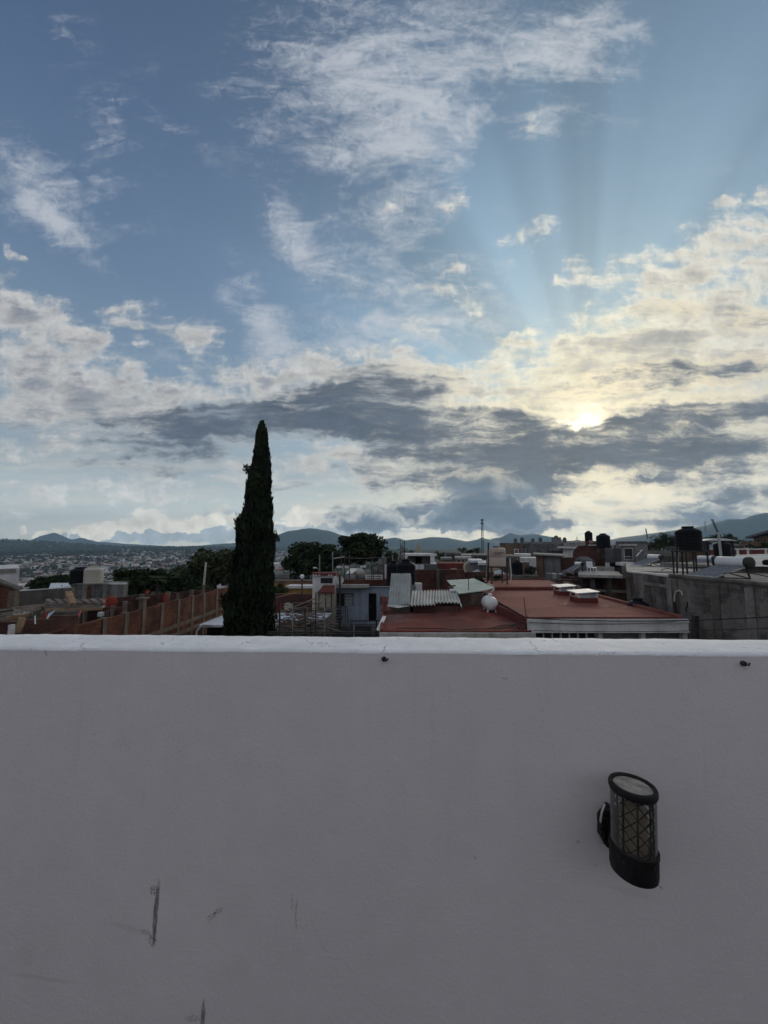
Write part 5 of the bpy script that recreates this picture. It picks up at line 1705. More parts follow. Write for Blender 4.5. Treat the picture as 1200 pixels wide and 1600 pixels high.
    # dark lattice post in the foreground left
    pole('steel_post', 'tall black steel post in front of the blue house window', 'post', at(531, 1000, 16.0), at(531, 899, 16.0), .085, 'dark_metal')
    # bench like rails
    bn = thing('roof_bench', 'white slatted bench on the roof behind the brick parapet', 'bench', at(584, 912, Y + 1.2))
    for k, py in enumerate((899, 902.5, 906)):
        MB().bar(at(571, py, Y + 1.2), at(598, py, Y + 1.2), .09, .07).build('slat', M['white'], bn)
    for px in (572, 596.5):
        MB().bar(at(px, 914, Y + 1.25), at(px, 898, Y + 1.25), .09).build('leg', M['white'], bn)
    ch = thing('chimney', 'weathered stepped chimney on the roof left of the rear tank', 'chimney', at(594, 905, Y + 2))
    a, b = front_box(589.5, 603, 882, Y + 2, .5, zroof)
    MB().box(a, b).build('chimney_stack', M['render_wall'], ch)
    a, b = front_box(591, 596.5, 874, Y + 1.9, .4, at(0, 882, Y + 2).z)
    MB().box(a, b).build('flue', M['concrete'], ch)
    a, b = front_box(598.5, 604, 871.5, Y + 2.6, .4, zroof)
    MB().box(a, b).build('side_flue', M['render_wall'], ch)
    q = at(602.5, 893, Y + 1.8)
    MB().tube([q + Vector((0, 0, .5)), q, q + Vector((0, 0, -.5))], .07, 8).build('drain_pipe', M['white'], ch, True)
    sheet('roof_panel', 'white tilted panel on the roof behind the satellite dish', 'panel', [at(540, 896, Y + 1.5), at(551, 896, Y + 1.5), at(559.5, 888, Y + 3), at(547, 888, Y + 3)], 'white')
    r2 = random.Random(3)
    junk = [(550, 901, 'grey heap of sacks on the roof beside the white panel', 'grey_wall'), (558, 899, 'brown sack on the roof in the middle of the clutter', 'brown_wall'), (565, 901, 'dark crumpled sack on the roof left of the bench', 'slate_wall'), (544, 905, 'dark sack behind the brick parapet near the dish', 'dark_concrete'), (563, 892, 'pale sack on top of the roof clutter', 'pale_concrete')]
    for px, py, lb, mt in junk:
        c = at(px, py, Y + 1.3 + r2.random())
        m = MB().lathe([(.05, -.28), (.3, -.25), (.34, -.05), (.24, .12), (.08, .2)], (0, 0, 0), 10)
        m.v = [c + Vector((v.x * (1 + .3 * mnoise.noise(v * 4)), v.y, v.z * (1 + .3 * mnoise.noise(v * 3 + Vector((px, 0, 0)))))) for v in m.v]
        tag(m.build('sack', M[mt], None, True), lb, 'sack', 'sacks on the roof of the blue house')
    for k, (px, py) in enumerate(((530, 886), (541, 886), (567, 885.5))):
        a, b = front_box(px - 4, px + 4.5, py - 1.3, Y + 5, .4, at(0, py + 1.5, Y + 5).z)
        tag(MB().box(a, b).build('roof_block', M['white'], None), ['white block on the roof edge left behind the dish', 'white block on the roof edge right behind the dish', 'white block on the roof edge above the clutter'][k], 'block')
    # pile of cut branches and near railing
    pl = thing('branch_pile', 'heap of dry cut branches on the white roof right of the cypress', 'branches', at(478, 985, 16.5))
    r3 = random.Random(8)
    heap = MB()
    for k in range(330):
        px, py = r3.gauss(479, 19), 992 - abs(r3.gauss(0, 15))
        Yk = r3.uniform(15.6, 18.5)
        c = at(px, py, Yk)
        a = r3.gauss(0, .5)
        L = r3.uniform(.25, .85)
        e = Vector((math.cos(a) * L, r3.uniform(-.4, .4), math.sin(a) * L * .45))
        mid = c + Vector((0, 0, r3.uniform(-.05, .12)))
        big = k < 60
        m = MB() if big else heap
        m.tube([c - e, mid, c + e], r3.uniform(.015, .04), 5, True, .01)
        if big:
            m.build('branch', M[r3.choice(['grey_timber', 'grey_timber', 'timber', 'bark'])], pl, True)
    heap.build('twigs', M['grey_timber'], pl, True, kind='stuff')
    a, b = on_z(425, 1010, EYE - 4.6), on_z(590, 1010, EYE - 4.6)
    t5 = house('dark low block added for the yard shade under the branch pile behind the near railing', 428, 575, 1010, 15.2, 3.9, 'dark', cat='shed', name='shade_block')  # stands in for the dark yard, its shade painted as near-black
    fe = thing('wire_fence', 'thin black fence with tall posts along the near side of the white roof', 'fence', at(500, 990, 13.2))
    Yf = 13.2
    MB().bar(at(418, 987.5, Yf), at(592, 987.5, Yf), .04).build('rail', M['dark_metal'], fe)
    MB().bar(at(418, 990.5, Yf), at(592, 990.5, Yf), .03).build('rail', M['dark_metal'], fe)
    for px, pt, w_ in ((437, 942, .05), (457, 943, .03), (477, 952, .045), (493.5, 926, .035), (486, 972, .04), (507, 929, .03), (553, 975, .03), (588, 968, .05)):
        MB().bar(at(px, 996, Yf), at(px, pt, Yf), w_).build('fence_post', M['dark_metal'] if w_ != .03 else M['steel'], fe)
    for py in (975, 981):
        MB().tube([at(437, py, Yf), at(588, py + 1, Yf)], .006, 4).build('strand', M['cable'], fe)


middle()


# ------------------------------------------------------------------ right: red roofs, tanks, block wall
def red_roofs():
    z1, z2 = EYE - 2.6, EYE - 2.3
    # nearer red roof
    xl, xr, yf, yb = -0.12, 4.58, 12.05, 20.6
    t = thing('red_roof_house', 'house with a dark stained red flat roof carrying the corrugated sheets', 'house', (2.2, 16, 0))
    MB().box((xl + .1, yf + .06, 0), (xr, yb, z1 - .16)).build('wall', M['white'], t)
    n = 28
    g = MB()
    for j in range(n + 1):
        for i in range(n + 1):
            x, y = xl + (xr - xl) * i / n, yf + .14 + (yb - yf - .14) * j / n
            g.v.append(Vector((x, y, z1 + mnoise.noise(Vector((x * 1.2, y * 1.2, 2))) * .025 - .012)))
    m = n + 1
    g.f = [(j * m + i, j * m + i + 1, (j + 1) * m + i + 1, (j + 1) * m + i) for j in range(n) for i in range(n)]
    g.box((xl, yf + .14, z1 - .155), (xr, yb, z1 - .06))
    g.build('roof', M['red_roof'], t, True)
    MB().box((xl - .02, yf - .02, z1 - .155), (xr + .05, yf + .136, z1 - .004)).build('fascia', M['pale_concrete'], t)
    MB().box((xl, yf + .15, z1 - .05), (xl + .1, yb, z1 + .09)).build('kerb', M['red_roof'], t)
    MB().box((xl + .11, yf + .145, z1 - .03), (xr - .01, yf + .22, z1 + .045)).build('kerb', M['red_roof'], t)
    g = MB()
    for (px0, py0, px1, py1) in ((589, 983, 596, 967), (597, 966, 602, 959)):
        a, b = at(px0, py0, yf + .6), at(px1, py1, yf + 1.4)
        g.bar(a, b, .14, .10)
    sheet('torn_flashing', 'torn white flashing curling up at the left edge of the red roof', 'flashing',
          [at(588, 985, 12.3), at(594, 985, 12.3), at(603.5, 962, 14.2), at(598, 963, 14.2)], 'white', .3, .025)
    # hoses and cord on the roof
    g = MB()
    pts = []
    for k in range(30):
        f = k / 29
        x = xl + .5 + f * 4.0
        y = 12.45 + .12 * math.sin(f * 9) + .05 * math.sin(f * 23) + .75 * max(f - .72, 0) ** 1.0 * 3.0
        pts.append((x, y, z1 + .045))
    tag(g.tube(pts, .018, 6).build('hose', M['rust'], None, True), 'thin dark red hose lying along the front of the red roof', 'hose')
    wire('cord', 'slack dark cord hanging over the right corner of the red roof', 'cord', at(762, 981, 12.6), at(822, 967, 12.5), .12, .012)
    rp = thing('roof_ring', 'coil of dark hose hanging at the right corner of the red roof', 'hose', at(812, 976, 12.45))
    c = at(813, 977, 12.35)
    m = MB()
    for k in range(2):
        m.tube([c + Vector((math.cos(a_) * .12, -.02 - k * .03, math.sin(a_) * .11 + .02 * k)) for a_ in [6.283 * i / 18 for i in range(19)]], .014, 5)
    m.build('coil', M['rust'], rp, True)

    # corrugated sheets and the small box rooms under them
    A, B = at(606.5, 945.5, 15.7), at(641, 944.5, 15.7)
    C, D = at(642, 896, 17.3), at(611.5, 896, 17.3)
    sheet('corrugated_roof', 'steep grey corrugated sheet leaning against the rear tank', 'roof sheet', [A, B, C, D], 'zinc', .115, .018)
    sheet('gutter_flashing', 'bent pale flashing strip below the steep grey corrugated sheet', 'flashing', [at(605, 947, 15.45), at(622, 950, 15.45), at(641, 946.5, 15.6), at(606, 945, 15.65)], 'fibre')
    rm = thing('stair_hut', 'dark low hut under the steep corrugated sheet', 'hut', at(625, 948, 16))
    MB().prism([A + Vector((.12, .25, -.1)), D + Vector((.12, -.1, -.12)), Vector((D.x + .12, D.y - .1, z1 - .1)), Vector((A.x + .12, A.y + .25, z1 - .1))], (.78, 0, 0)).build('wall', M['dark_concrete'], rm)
    A, B = at(641.5, 946, 15.6), at(680, 944.5, 15.62)
    C, D = at(681, 923, 18.4), at(645, 923, 18.4)
    sheet('corrugated_roof', 'left part of the white corrugated sheet beside the steep grey one', 'roof sheet', [A, B, C, D], 'fibre', .142, .042)
    A, B = at(680.3, 941.5, 15.9), at(719, 941.5, 15.9)
    C, D = at(711, 922, 18.4), at(681.5, 922.5, 18.4)
    sheet('corrugated_roof', 'right shorter part of the white corrugated sheet by the pale green one', 'roof sheet', [A, B, C, D], 'fibre', .142, .042)
    hut = thing('low_hut', 'low dark hut under the white corrugated sheets', 'hut', at(680, 948, 16))
    a, b = at(645, 910, 16).x, at(716, 910, 16).x
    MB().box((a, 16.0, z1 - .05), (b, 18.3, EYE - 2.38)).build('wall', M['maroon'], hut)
    pole('roof_batten', 'thin pale batten at the right end of the white corrugated sheets', 'batten', at(712, 923, 18.0), at(721, 948, 15.7), .05, 'pale_green', round_=False)
    q = at(707, 924.5, 18.0)
    tag(MB().lathe([(.02, 0), (.16, .02), (.17, .07), (.1, .12), (.02, .13)], q, 14).build('bucket_lid', M['white'], None, True), 'upturned white basin at the corner of the white corrugated sheet', 'basin')
    # pale green roof
    A, B = at(717, 928.5, 17.0), at(757, 923.5, 17.3)
    B2 = at(773, 919.5, 17.9)
    C, D = at(741.5, 905.2, 21.0), at(698, 907.5, 21.0)
    gr = thing('green_roof_hut', 'brick hut under a flat pale green roof beside the white gas tank', 'hut', at(740, 935, 17.5))
    MB().prism([A, B, B2, C, D], (0, 0, .035)).build('roof', M['pale_green'], gr)
    h0 = at(707.5, 917, 19.0)
    zt_ = D.z + (A.z - D.z) * ((21.0 - 19.0) / 4.0)
    MB().prism([at(703.5, 918.2, 18.8) + Vector((0, 0, .05)), at(711, 917.6, 18.8) + Vector((0, 0, .05)), at(713, 915.8, 19.3) + Vector((0, 0, .05)), at(706, 916.2, 19.3) + Vector((0, 0, .05))], (0, 0, .012)).build('roof_hole', M['dark'], gr)  # near-black plate painted as the darkness of a hole in the sheet
    x0, x1 = at(719, 910, 17.4).x, at(757, 910, 17.4).x
    MB().box((x0, 17.5, z1 - .05), (x1, 20.6, min(A.z, B.z) - .012)).build('wall', M['brick_worn'], gr)
    pole('antenna_rod', 'thin dark rod standing on the pale green roof', 'rod', at(732.3, 925, 17.6), at(731.8, 893, 17.6), .035, 'dark_metal')
    g = MB()
    c = at(764, 919, 17.5)
    pts = [c + Vector((math.cos(a_) * .22, .05 * a_, math.sin(a_) * .16)) for a_ in [1.9 - .32 * i for i in range(11)]]
    tag(g.tube(pts, .04, 8).build('curled_pipe', M['cream_plastic'], None, True), 'pale curled flexible pipe between green roof and gas tank', 'pipe')
    # gas tank, end-on
    r = .285
    c = at(765, 938.5, 16.3)
    c.z = z1 + .02 + r
    gt = thing('gas_tank', 'white round-ended gas tank with valve cap on the red roof', 'gas tank', (c.x, c.y, z1))
    ax = Vector((.03, 1, 0)).normalized()
    prof = [(.03, -.46), (.13, -.445), (.21, -.40), (.265, -.33), (.285, -.25), (.285, .28), (.265, .36), (.21, .43), (.13, .475), (.03, .49)]
    m = MB().lathe(prof, (0, 0, 0), 26, 'y')
    rot = Matrix.Rotation(math.atan2(-ax.x, ax.y), 3, 'Z')
    m.v = [c + rot @ v for v in m.v]
    m.build('tank_body', M['white_gloss'], gt, True)
    MB().lathe([(.085, r - .03), (.085, r + .1), (.06, r + .13), (.02, r + .135)], c + rot @ Vector((0, -.12, 0)), 14).build('valve_cap', M['white_gloss'], gt, True)
    for s_ in (-.3, .3):
        for sx in (-.16, .16):
            q = c + rot @ Vector((sx, s_, 0))
            MB().box((q.x - .03, q.y - .03, z1 - .02), (q.x + .03, q.y + .03, c.z - r * .8)).build('leg', M['white_gloss'], gt)

    # right red roof, one step higher
    nl, nr = on_z(828, 966.5, z2), on_z(1064, 966.5, z2)
    yf = nl.y
    yb = 21.3
    xl, xr0, xr1 = 4.62, 9.72, 10.35
    t = thing('faded_roof_house', 'house with a wide faded red flat roof, white fascia and barred windows', 'house', (7.2, 16, 0))
    MB().box((xl + .02, yf + .3, 0), (xr0, yb, z2 - .2)).build('wall', M['pale_concrete'], t)
    MB().prism([(xl, yf, z2), (xr0, yf, z2), (xr1, yb, z2), (xl + .45, yb, z2)], (0, 0, -.15)).build('roof', M['red_roof_light'], t)
    MB().box((xl - .03, yf + .05, z1 - .1), (xl + .015, 20.5, z2 - .003)).build('side_wall', M['red_wall'], t)
    MB().prism([(xl - .02, yf + .02, z2 + .002), (xl + .1, yf + .02, z2 + .002), (xl + .56, yb, z2 + .002), (xl + .43, yb, z2 + .002)], (0, 0, .06)).build('kerb', M['red_wall'], t)
    MB().prism([(xr0 - .12, yf + .02, z2 + .002), (xr0 + .02, yf + .02, z2 + .002), (xr1 + .02, yb, z2 + .002), (xr1 - .12, yb, z2 + .002)], (0, 0, .10)).build('kerb', M['red_roof_light'], t)
    MB().box((xl + .1, yf - .01, z2 + .002), (xr0 - .13, yf + .07, z2 + .05)).build('kerb', M['red_wall'], t)
    xs0, xs1 = xl + .03, xr0 + .14
    zf = z2 - .004
    MB().box((xs0, yf - .10, zf - .11), (xs1, yf - .004, zf - .003)).build('fascia', M['white'], t)
    MB().box((xs0, yf - .06, zf - .36), (xs1, yf - .004, zf - .113)).build('fascia', M['white'], t)
    MB().box((xs0, yf - .10, zf - .43), (xs1, yf - .004, zf - .363)).build('fascia', M['white'], t)
    MB().box((xs0 + .05, yf + .1, 0), (xs1 - .2, yf + .296, zf - .9)).build('front_wall', M['white'], t)
    for k in range(7):
        a, b = 835 + k * 13.4, 835 + (k + 1) * 13.4
        xa, xb = at(a, 992, yf + .2).x, at(b, 992, yf + .2).x
        fo = MB().box((xa - .02, yf + .14, zf - .9), (xa + .02, yf + .24, zf - .43)).build('window', M['white'], t)
        fo['org'] = tuple(t.location)
        MB().box((xa + .023, yf + .2, zf - .9), (xb - .023, yf + .215, zf - .43)).build('pane', M['glass'], fo)
    for px in (832, 936, 1003, 1068):
        q = at(px, 990, yf + .15)
        MB().box((q.x - .07, yf + .08, 0), (q.x + .07, yf + .29, zf - .432)).build('pillar', M['white'], t)
    MB().box((at(940, 910, yf + .26).x, yf + .255, 0), (at(1062, 910, yf + .26).x, yf + .27, zf - .43)).build('shutter', M['grey_wall'], t)
    # raised back part
    za = EYE - 2.12
    p0, p1 = on_z(776, 916, za), on_z(881, 916, za)
    y2 = 25.6
    b = thing('raised_roof', 'raised rear part of the faded red roof carrying the cream tank stand', 'roof', (8, 23, 0))
    MB().prism([(p0.x - .4, yb + .004, 0), (p1.x, yb + .004, 0), (10.75, y2, 0), (p0.x + .4, y2, 0)], (0, 0, za - .1)).build('wall', M['red_wall'], b)
    MB().prism([(p0.x - .42, yb - .03, za - .097), (p1.x + .02, yb - .03, za - .097), (10.77, y2 + .02, za - .097), (p0.x + .38, y2 + .02, za - .097)], (0, 0, .097)).build('roof', M['red_roof_light'], b)
    MB().box((p0.x - .4, y2 + .03, za - .3), (10.75, y2 + .15, za + .06)).build('kerb', M['red_wall'], b)
    # roof lights
    for k, (px0, px1, pyb, lab) in enumerate(((872.5, 899.5, 931, 'farther white roof light on a red curb on the faded roof'), (902, 936, 942.5, 'nearer larger white roof light on a red curb on the faded roof'))):
        a, c = on_z(px0 + 2.5, pyb, z2), on_z(px1 - 1, pyb, z2)
        w_ = c.x - a.x
        D_ = w_ * .95
        o = thing('roof_light', lab, 'roof light', (a.x + w_ / 2, a.y + D_ / 2, z2), 'roof lights on the faded red roof')
        hc, hw = .21, .24
        MB().box((a.x, a.y, z2 + .002), (c.x, a.y + D_, z2 + hc)).build('curb', M['red_wall'], o)
        for (x, y) in ((a.x + .03, a.y + .03), (c.x - .03, a.y + .03), (a.x + .03, a.y + D_ - .03), (c.x - .03, a.y + D_ - .03)):
            MB().box((x - .025, y - .025, z2 + hc + .001), (x + .025, y + .025, z2 + hc + (hw if x > a.x + .1 else hw * .72))).build('corner_post', M['white_gloss'], o)
        MB().box((a.x + .056, a.y + .022, z2 + hc + .002), (c.x - .056, a.y + .03, z2 + hc + hw * .7)).build('pane', M['glass_pale'], o)
        MB().box((c.x - .03, a.y + .06, z2 + hc + .002), (c.x - .022, a.y + D_ - .06, z2 + hc + hw * .85)).build('pane', M['glass_pale'], o)
        MB().prism([(a.x - .10, a.y - .08, z2 + hc + hw * .74), (c.x + .05, a.y - .08, z2 + hc + hw * 1.01), (c.x + .05, a.y + D_ + .08, z2 + hc + hw * 1.12), (a.x - .10, a.y + D_ + .08, z2 + hc + hw * .86)], (0, 0, .035)).build('lid', M['white_roof'], o)
    q = on_z(822, 967, z2)
    pole('leaning_rod', 'thin dark leaning rod at the front left corner of the faded roof', 'rod', Vector((q.x + .05, yf + .03, z2 - .05)), at(818.3, 934, yf + .3), .03, 'rust')
    r2 = random.Random(2)
    for px, py, lb in ((881, 945, 'crumpled white scrap in the middle of the faded red roof'), (946, 947, 'tiny white scrap near the right edge of the faded red roof')):
        c = on_z(px, py, z2 + .02)
        m = MB()
        for k in range(6):
            p = c + Vector((r2.uniform(-.12, .12), r2.uniform(-.1, .1), .01))
            s_ = r2.uniform(.03, .08)
            m.add([p, p + Vector((s_, .02, .03)), p + Vector((s_ * .6, s_, .0)), p + Vector((-.02, s_, .025))], [(0, 1, 2, 3)])
        tag(m.build('scrap', M['white'], None), lb, 'scrap')


red_roofs()


def letter_mesh(ch, size, shear=0.0, extr=.002):
    """Vertices and faces of one letter, lying in the xy plane and centred on x."""
    cu = bpy.data.curves.new('letter', 'FONT')
    cu.body, cu.size, cu.shear, cu.extrude, cu.offset, cu.align_x, cu.resolution_u = ch, size, shear, extr, size * .012, 'CENTER', 3
    o = bpy.data.objects.new('letter', cu)
    me = bpy.data.meshes.new_from_object(o)
    out = [v.co.copy() for v in me.vertices], [tuple(p.vertices) for p in me.polygons]
    bpy.data.objects.remove(o)
    bpy.data.meshes.remove(me)
    bpy.data.curves.remove(cu)
    return out


def cream_tank():
    """Square-shouldered cream tank with dark script, up on a steel stand."""
    Y = 22.6
    za = EYE - 2.12
    x0, x1 = at(765.5, 870, Y).x, at(794, 870, Y).x
    zb, zt = at(780, 885.5, Y).z, at(780, 855.5, Y).z
    r = (x1 - x0) / 2
    cx = (x0 + x1) / 2
    h = zt - zb
    t = thing('water_tank', 'cream water tank with dark script lettering on a tall steel stand', 'water tank', (cx, Y + r, za), 'water tanks on the roofs')
    prof = [(r * .95, 0), (r, .03), (r, h * .46), (r * .985, h * .475), (r * .985, h * .49), (r, h * .505), (r, h * .86), (r * .97, h * .93), (r * .86, h * .985), (r * .4, h)]
    MB().lathe(prof, (cx, Y + r, zb), 36).build('tank_body', M['beige_plastic'], t, True)
    MB().lathe([(r * .36, h), (r * .36, h + .05), (r * .3, h + .075), (.02, h + .08)], (cx, Y + r, zb), 20).build('lid', M['dark_metal'], t, True)
    # each letter stands on the curved face
    word = 'Rotoplas'
    adv = [.66, .56, .40, .56, .58, .28, .55, .46]
    tot = sum(adv)
    wlen = r * 1.15
    size = wlen / tot * .98
    s_ = -wlen / 2
    zl = zb + h * .66
    txt = MB()
    for ch, a_ in zip(word, adv):
        k = wlen / tot * a_
        ang = (s_ + k / 2) / r
        s_ += k
        vs, fs = letter_mesh(ch, size, .35)
        rot = Matrix.Rotation(ang, 3, 'Z') @ Matrix.Rotation(R(90), 3, 'X')
        p0 = Vector((cx + math.sin(ang) * (r + .004), Y + r - math.cos(ang) * (r + .004), zl + (s_ + wlen / 2) * .07))
        txt.add([p0 + rot @ v for v in vs], fs)
    txt.build('lettering', M['dark'], t)
    m = MB()
    for i in range(9):
        ang = (-.5 + i / 8 * .62) * 1.05
        m.v += [Vector((cx + math.sin(ang) * (r + .004), Y + r - math.cos(ang) * (r + .004), zl - .05 + .012 * math.sin(i) + (.012 if s else 0))) for s in (0, 1)]
    m.f = [(2 * i, 2 * i + 2, 2 * i + 3, 2 * i + 1) for i in range(8)]
    m.build('underline', M['dark'], t)
    st = thing('tank_stand', 'rusty steel stand under the cream lettered tank on the raised red roof', 'stand', (cx, Y + r, za))
    for sx in (-1, 1):
        for sy in (-1, 1):
            MB().box((cx + sx * r * .86 - .035, Y + r + sy * r * .86 - .035, za), (cx + sx * r * .86 + .035, Y + r + sy * r * .86 + .035, zb - .081)).build('leg', M['rust'], st)
    for sy in (-1, 1):
        MB().box((cx - r * 1.02, Y + r + sy * r * .86 - .04, zb - .08), (cx + r * 1.02, Y + r + sy * r * .86 + .04, zb - .005)).build('beam', M['rust'], st)
        MB().box((cx - r * .8, Y + r + sy * r * .86 - .02, za + .2), (cx + r * .8, Y + r + sy * r * .86 + .02, za + .25)).build('brace', M['rust'], st)
    for sx in (-1, 0, 1):
        MB().box((cx + sx * r * .86 - .04, Y + r * .14 + .045, zb - .075), (cx + sx * r * .86 + .04, Y + r * 1.86 - .045, zb - .01)).build('beam', M['rust'], st)
    q = at(797, 880, Y + r)
    MB().tube([(q.x, Y + r, zb + .5), (q.x, Y + r, zb + .1), (q.x + .03, Y + r - .1, za + .5), (q.x - .05, Y + r - .1, za + .05)], .03, 6).build('supply_pipe', M['white_gloss'], st, True)
    pole('steel_post', 'thin black steel post just left of the cream lettered tank', 'post', at(763, 908, 23.0), at(763, 848, 23.0), .09, 'dark_metal')
    pole('steel_post', 'short grey post beside the thin black one left of the cream tank', 'post', at(760, 902, 23.4), at(760.5, 874, 23.4), .07, 'pale_concrete')


cream_tank()


def middle_back():
    # behind the near red roof
    t = house('brick parapet wall with a concrete post behind the corrugated sheets', 640, 724, 890, 23.6, .25, 'brick_dark', cat='wall', name='brick_wall')
    q = at(684.5, 889.5, 23.55)
    MB().box((q.x - .1, 23.52, 0), (q.x + .1, 23.9, q.z)).build('post', M['dark_concrete'], t)
    MB().box((at(640, 910, 20.6).x, 20.62, 0), (4.55, 23.58, EYE - 2.5)).build('roof_terrace', M['red_roof'], None)
    o = bpy.data.objects['roof_terrace']
    tag(o, 'dark red roof strip between the corrugated sheets and the brick parapet', 'roof')
    a, b = front_box(649, 659.5, 911.5, 19.6, .5, EYE - 2.6)
    tag(MB().box(a, b).build('roof_box', M['white'], None, bevel=.03), 'small white box behind the white corrugated sheet', 'box')
    a, b = front_box(643, 650, 915, 19.5, .4, EYE - 2.6)
    tag(MB().box(a, b).build('roof_box', M['grey_wall'], None, bevel=.03), 'small grey box between the white box and the black tank', 'box')
    tank('big black water tank behind the steep grey corrugated sheet', 634.5, 873.5, 918, 30, 20.6)
    tank('darker rear water tank half hidden left of the big black one', 615, 876, 915, 22, 22.8)
    # rebar bundle column
    rb = thing('rebar_column', 'tall bundle of rusty rebar standing up behind the black tanks', 'rebar', at(629, 885, 25.0))
    for px, pt in ((625.2, 842), (626.6, 851), (628.3, 848), (629.6, 853), (631.2, 845), (632.4, 845.5)):
        MB().bar(at(px, 905, 25.0), at(px + .1, pt, 25.0), .035).build('rod', M['rust'], rb)
    for py in (856, 862, 868, 874):
        MB().box(at(625, py, 25.03), at(632.6, py + .8, 24.97)).build('tie', M['rust'], rb)
    # white framed house
    Y = 31
    t = thing('white_framed_house', 'house with a white framed flat roof over a dark recess behind the tanks', 'house', (at(655, 880, Y).x, Y, 0))
    a, b = front_box(633.5, 678, 865.5, Y, 6)
    MB().box((a.x - .05, a.y - 1.0, b.z - .14), (b.x + .1, b.y, b.z)).build('roof', M['white'], t)
    MB().box((a.x - .05, a.y - 1.0, b.z - .3), (a.x + .12, b.y, b.z - .143)).build('roof_side', M['white'], t)
    MB().box((a.x + .2, a.y, 0), (b.x - .25, b.y - .1, b.z - .145)).build('wall', M['slate_wall'], t)
    for px in (633.8, 674, 677.2):
        q = at(px, 880, Y - .9)
        MB().box((q.x - .08, Y - .98, 3), (q.x + .08, Y - .82, b.z - .145)).build('pillar', M['white'], t)
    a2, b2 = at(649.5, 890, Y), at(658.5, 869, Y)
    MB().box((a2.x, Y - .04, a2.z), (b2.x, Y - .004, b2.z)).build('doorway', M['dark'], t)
    house('grey roof wall with two bluish white panels below the white framed house', 648.5, 683.5, 881.5, 27.2, .4, 'slate_wall', cat='wall', name='roof_wall')
    for k, (p0, p1) in enumerate(((649.2, 654), (655, 662.5))):
        a, b = at(p0, 891, 27.15), at(p1, 882.2, 27.15)
        tag(MB().box((a.x, 27.12, a.z), (b.x, 27.19, b.z)).build('panel', M['white_roof'], None), ['narrow', 'wider'][k] + ' bluish white panel on the grey roof wall', 'panel')
    sheet('white_awning', 'white sloping slab at the right end of the white framed house', 'slab', [at(673, 882.5, 29), at(683, 882.5, 29), at(679.5, 877, 31), at(674, 877, 31)], 'white')
    house('dark red box shaped room right of the grey roof wall', 683.5, 726, 880, 28.5, 3, 'red_wall', 'red_wall', .05)
    pole('roof_pipe', 'white pipe lying along the dark red room', 'pipe', at(704, 889, 28.3), at(723, 888.8, 28.3), .07, 'cream_plastic')
    g = MB().tube([at(734.5, 875.5, 22.8), at(727, 881, 22.8), at(725.2, 884, 22.8), at(725.5, 890, 22.8), at(728, 894, 22.8)], .055, 8)
    tag(g.build('vent_pipe', M['cream_plastic'], None, True), 'bent cream vent pipe above the pale green roof', 'pipe')
    # low pink wall with two pyramid roof lights
    house('low pinkish wall with dark top left of the tank stand legs', 727, 772, 893.5, 30, .3, 'maroon', cat='wall', name='pink_wall')
    house('pinkish wall under the cream lettered tank', 772, 797, 897, 29, .3, 'pink_wall', cat='wall', name='pink_wall')
    house('pinkish terrace floor between brick parapet and tank stand', 733, 800, 908.5, 26.2, 3, 'pink_wall', cat='terrace', name='roof_terrace')
    for k, px in enumerate((746.5, 781)):
        Yp = 31.0
        a, b = at(px - 9, 896.5, Yp), at(px + 9, 896.5, Yp)
        ap = at(px, 889.5, Yp + .5)
        o = thing('pyramid_skylight', ['pale pyramid roof light left of the tank stand on a dark red curb', 'pale pyramid roof light seen between the tank stand legs'][k], 'roof light', (ap.x, Yp, 5), 'pyramid roof lights')
        z_ = a.z
        m = MB()
        m.add([(a.x, Yp, z_), (b.x, Yp, z_), (b.x, Yp + 1.0, z_), (a.x, Yp + 1.0, z_), ap], [(0, 1, 4), (1, 2, 4), (2, 3, 4), (3, 0, 4)])
        m.build('glazing', M['glass_pale'], o)
        MB().box((a.x - .03, Yp - .03, 3), (b.x + .03, Yp + 1.03, z_ - .003)).build('curb', M['red_wall'], o)
    tree('yellow green potted bush right of the pale green roof', 749, 899, 911, 17, 24.5, 'leaf2', n=1100, seed=40, name='bush', z0=5.5, lumps=9)
    tree('dark green potted bush beneath the cream lettered tank', 777, 898, 910, 14, 25, 'leaf', n=900, seed=41, name='bush', z0=5.5, lumps=8)
    # far roofs between the trees and the cream tank
    spec = [(697, 720, 863, 60, 'slate_wall', 'grey_wall', 'grey two storey house with dark balcony behind the dark red room', 4),
            (712, 735, 870.5, 52, 'cream_wall', 'pale_concrete', 'low cream house with a flat roof left of the bent pipe', 3),
            (733, 752, 875.5, 44, 'grey_wall', 'white_roof', 'grey house with a bluish white roof right of the bent pipe', 3),
            (749, 764, 879, 40, 'slate_wall', 'white', 'slate house with a white roof edge beside the black post', 2),
            (738, 762, 866, 75, 'dark_concrete', 'pale_concrete', 'far grey house under the lattice mast', 3),
            (690, 704, 872, 48, 'brown_wall', 'grey_wall', 'small brown house just right of the white framed house', 2),
            (719, 739, 866, 85, 'grey_wall', 'white', 'far pale roofed house below the distant palms', 3)]
    for x0, x1, pt, Yh, wl, rf, lb, nw in spec:
        w_ = (x1 - x0) / (nw + .6)
        wins = [(x0 + w_ * (i + .5), x0 + w_ * (i + .5) + w_ * .55, pt + 4, pt + 8, dict(frame='grey_wall', pane='dark', fw=.05)) for i in range(nw)]
        house(lb, x0, x1, pt, Yh, 7, wl, rf, .25, .15, windows=wins)
    # yellow dome tower, far
    q = at(653.5, 866, 150)
    dt = thing('dome_tower', 'distant yellowish church tower with a rounded dome behind the white framed house', 'church tower', (q.x, 150, 0))
    w_ = 6.5 / FPX * 150
    MB().box((q.x - w_ / 2, 150, -8), (q.x + w_ / 2, 150 + w_, at(0, 858, 150).z)).build('tower', M['cream_wall'], dt)
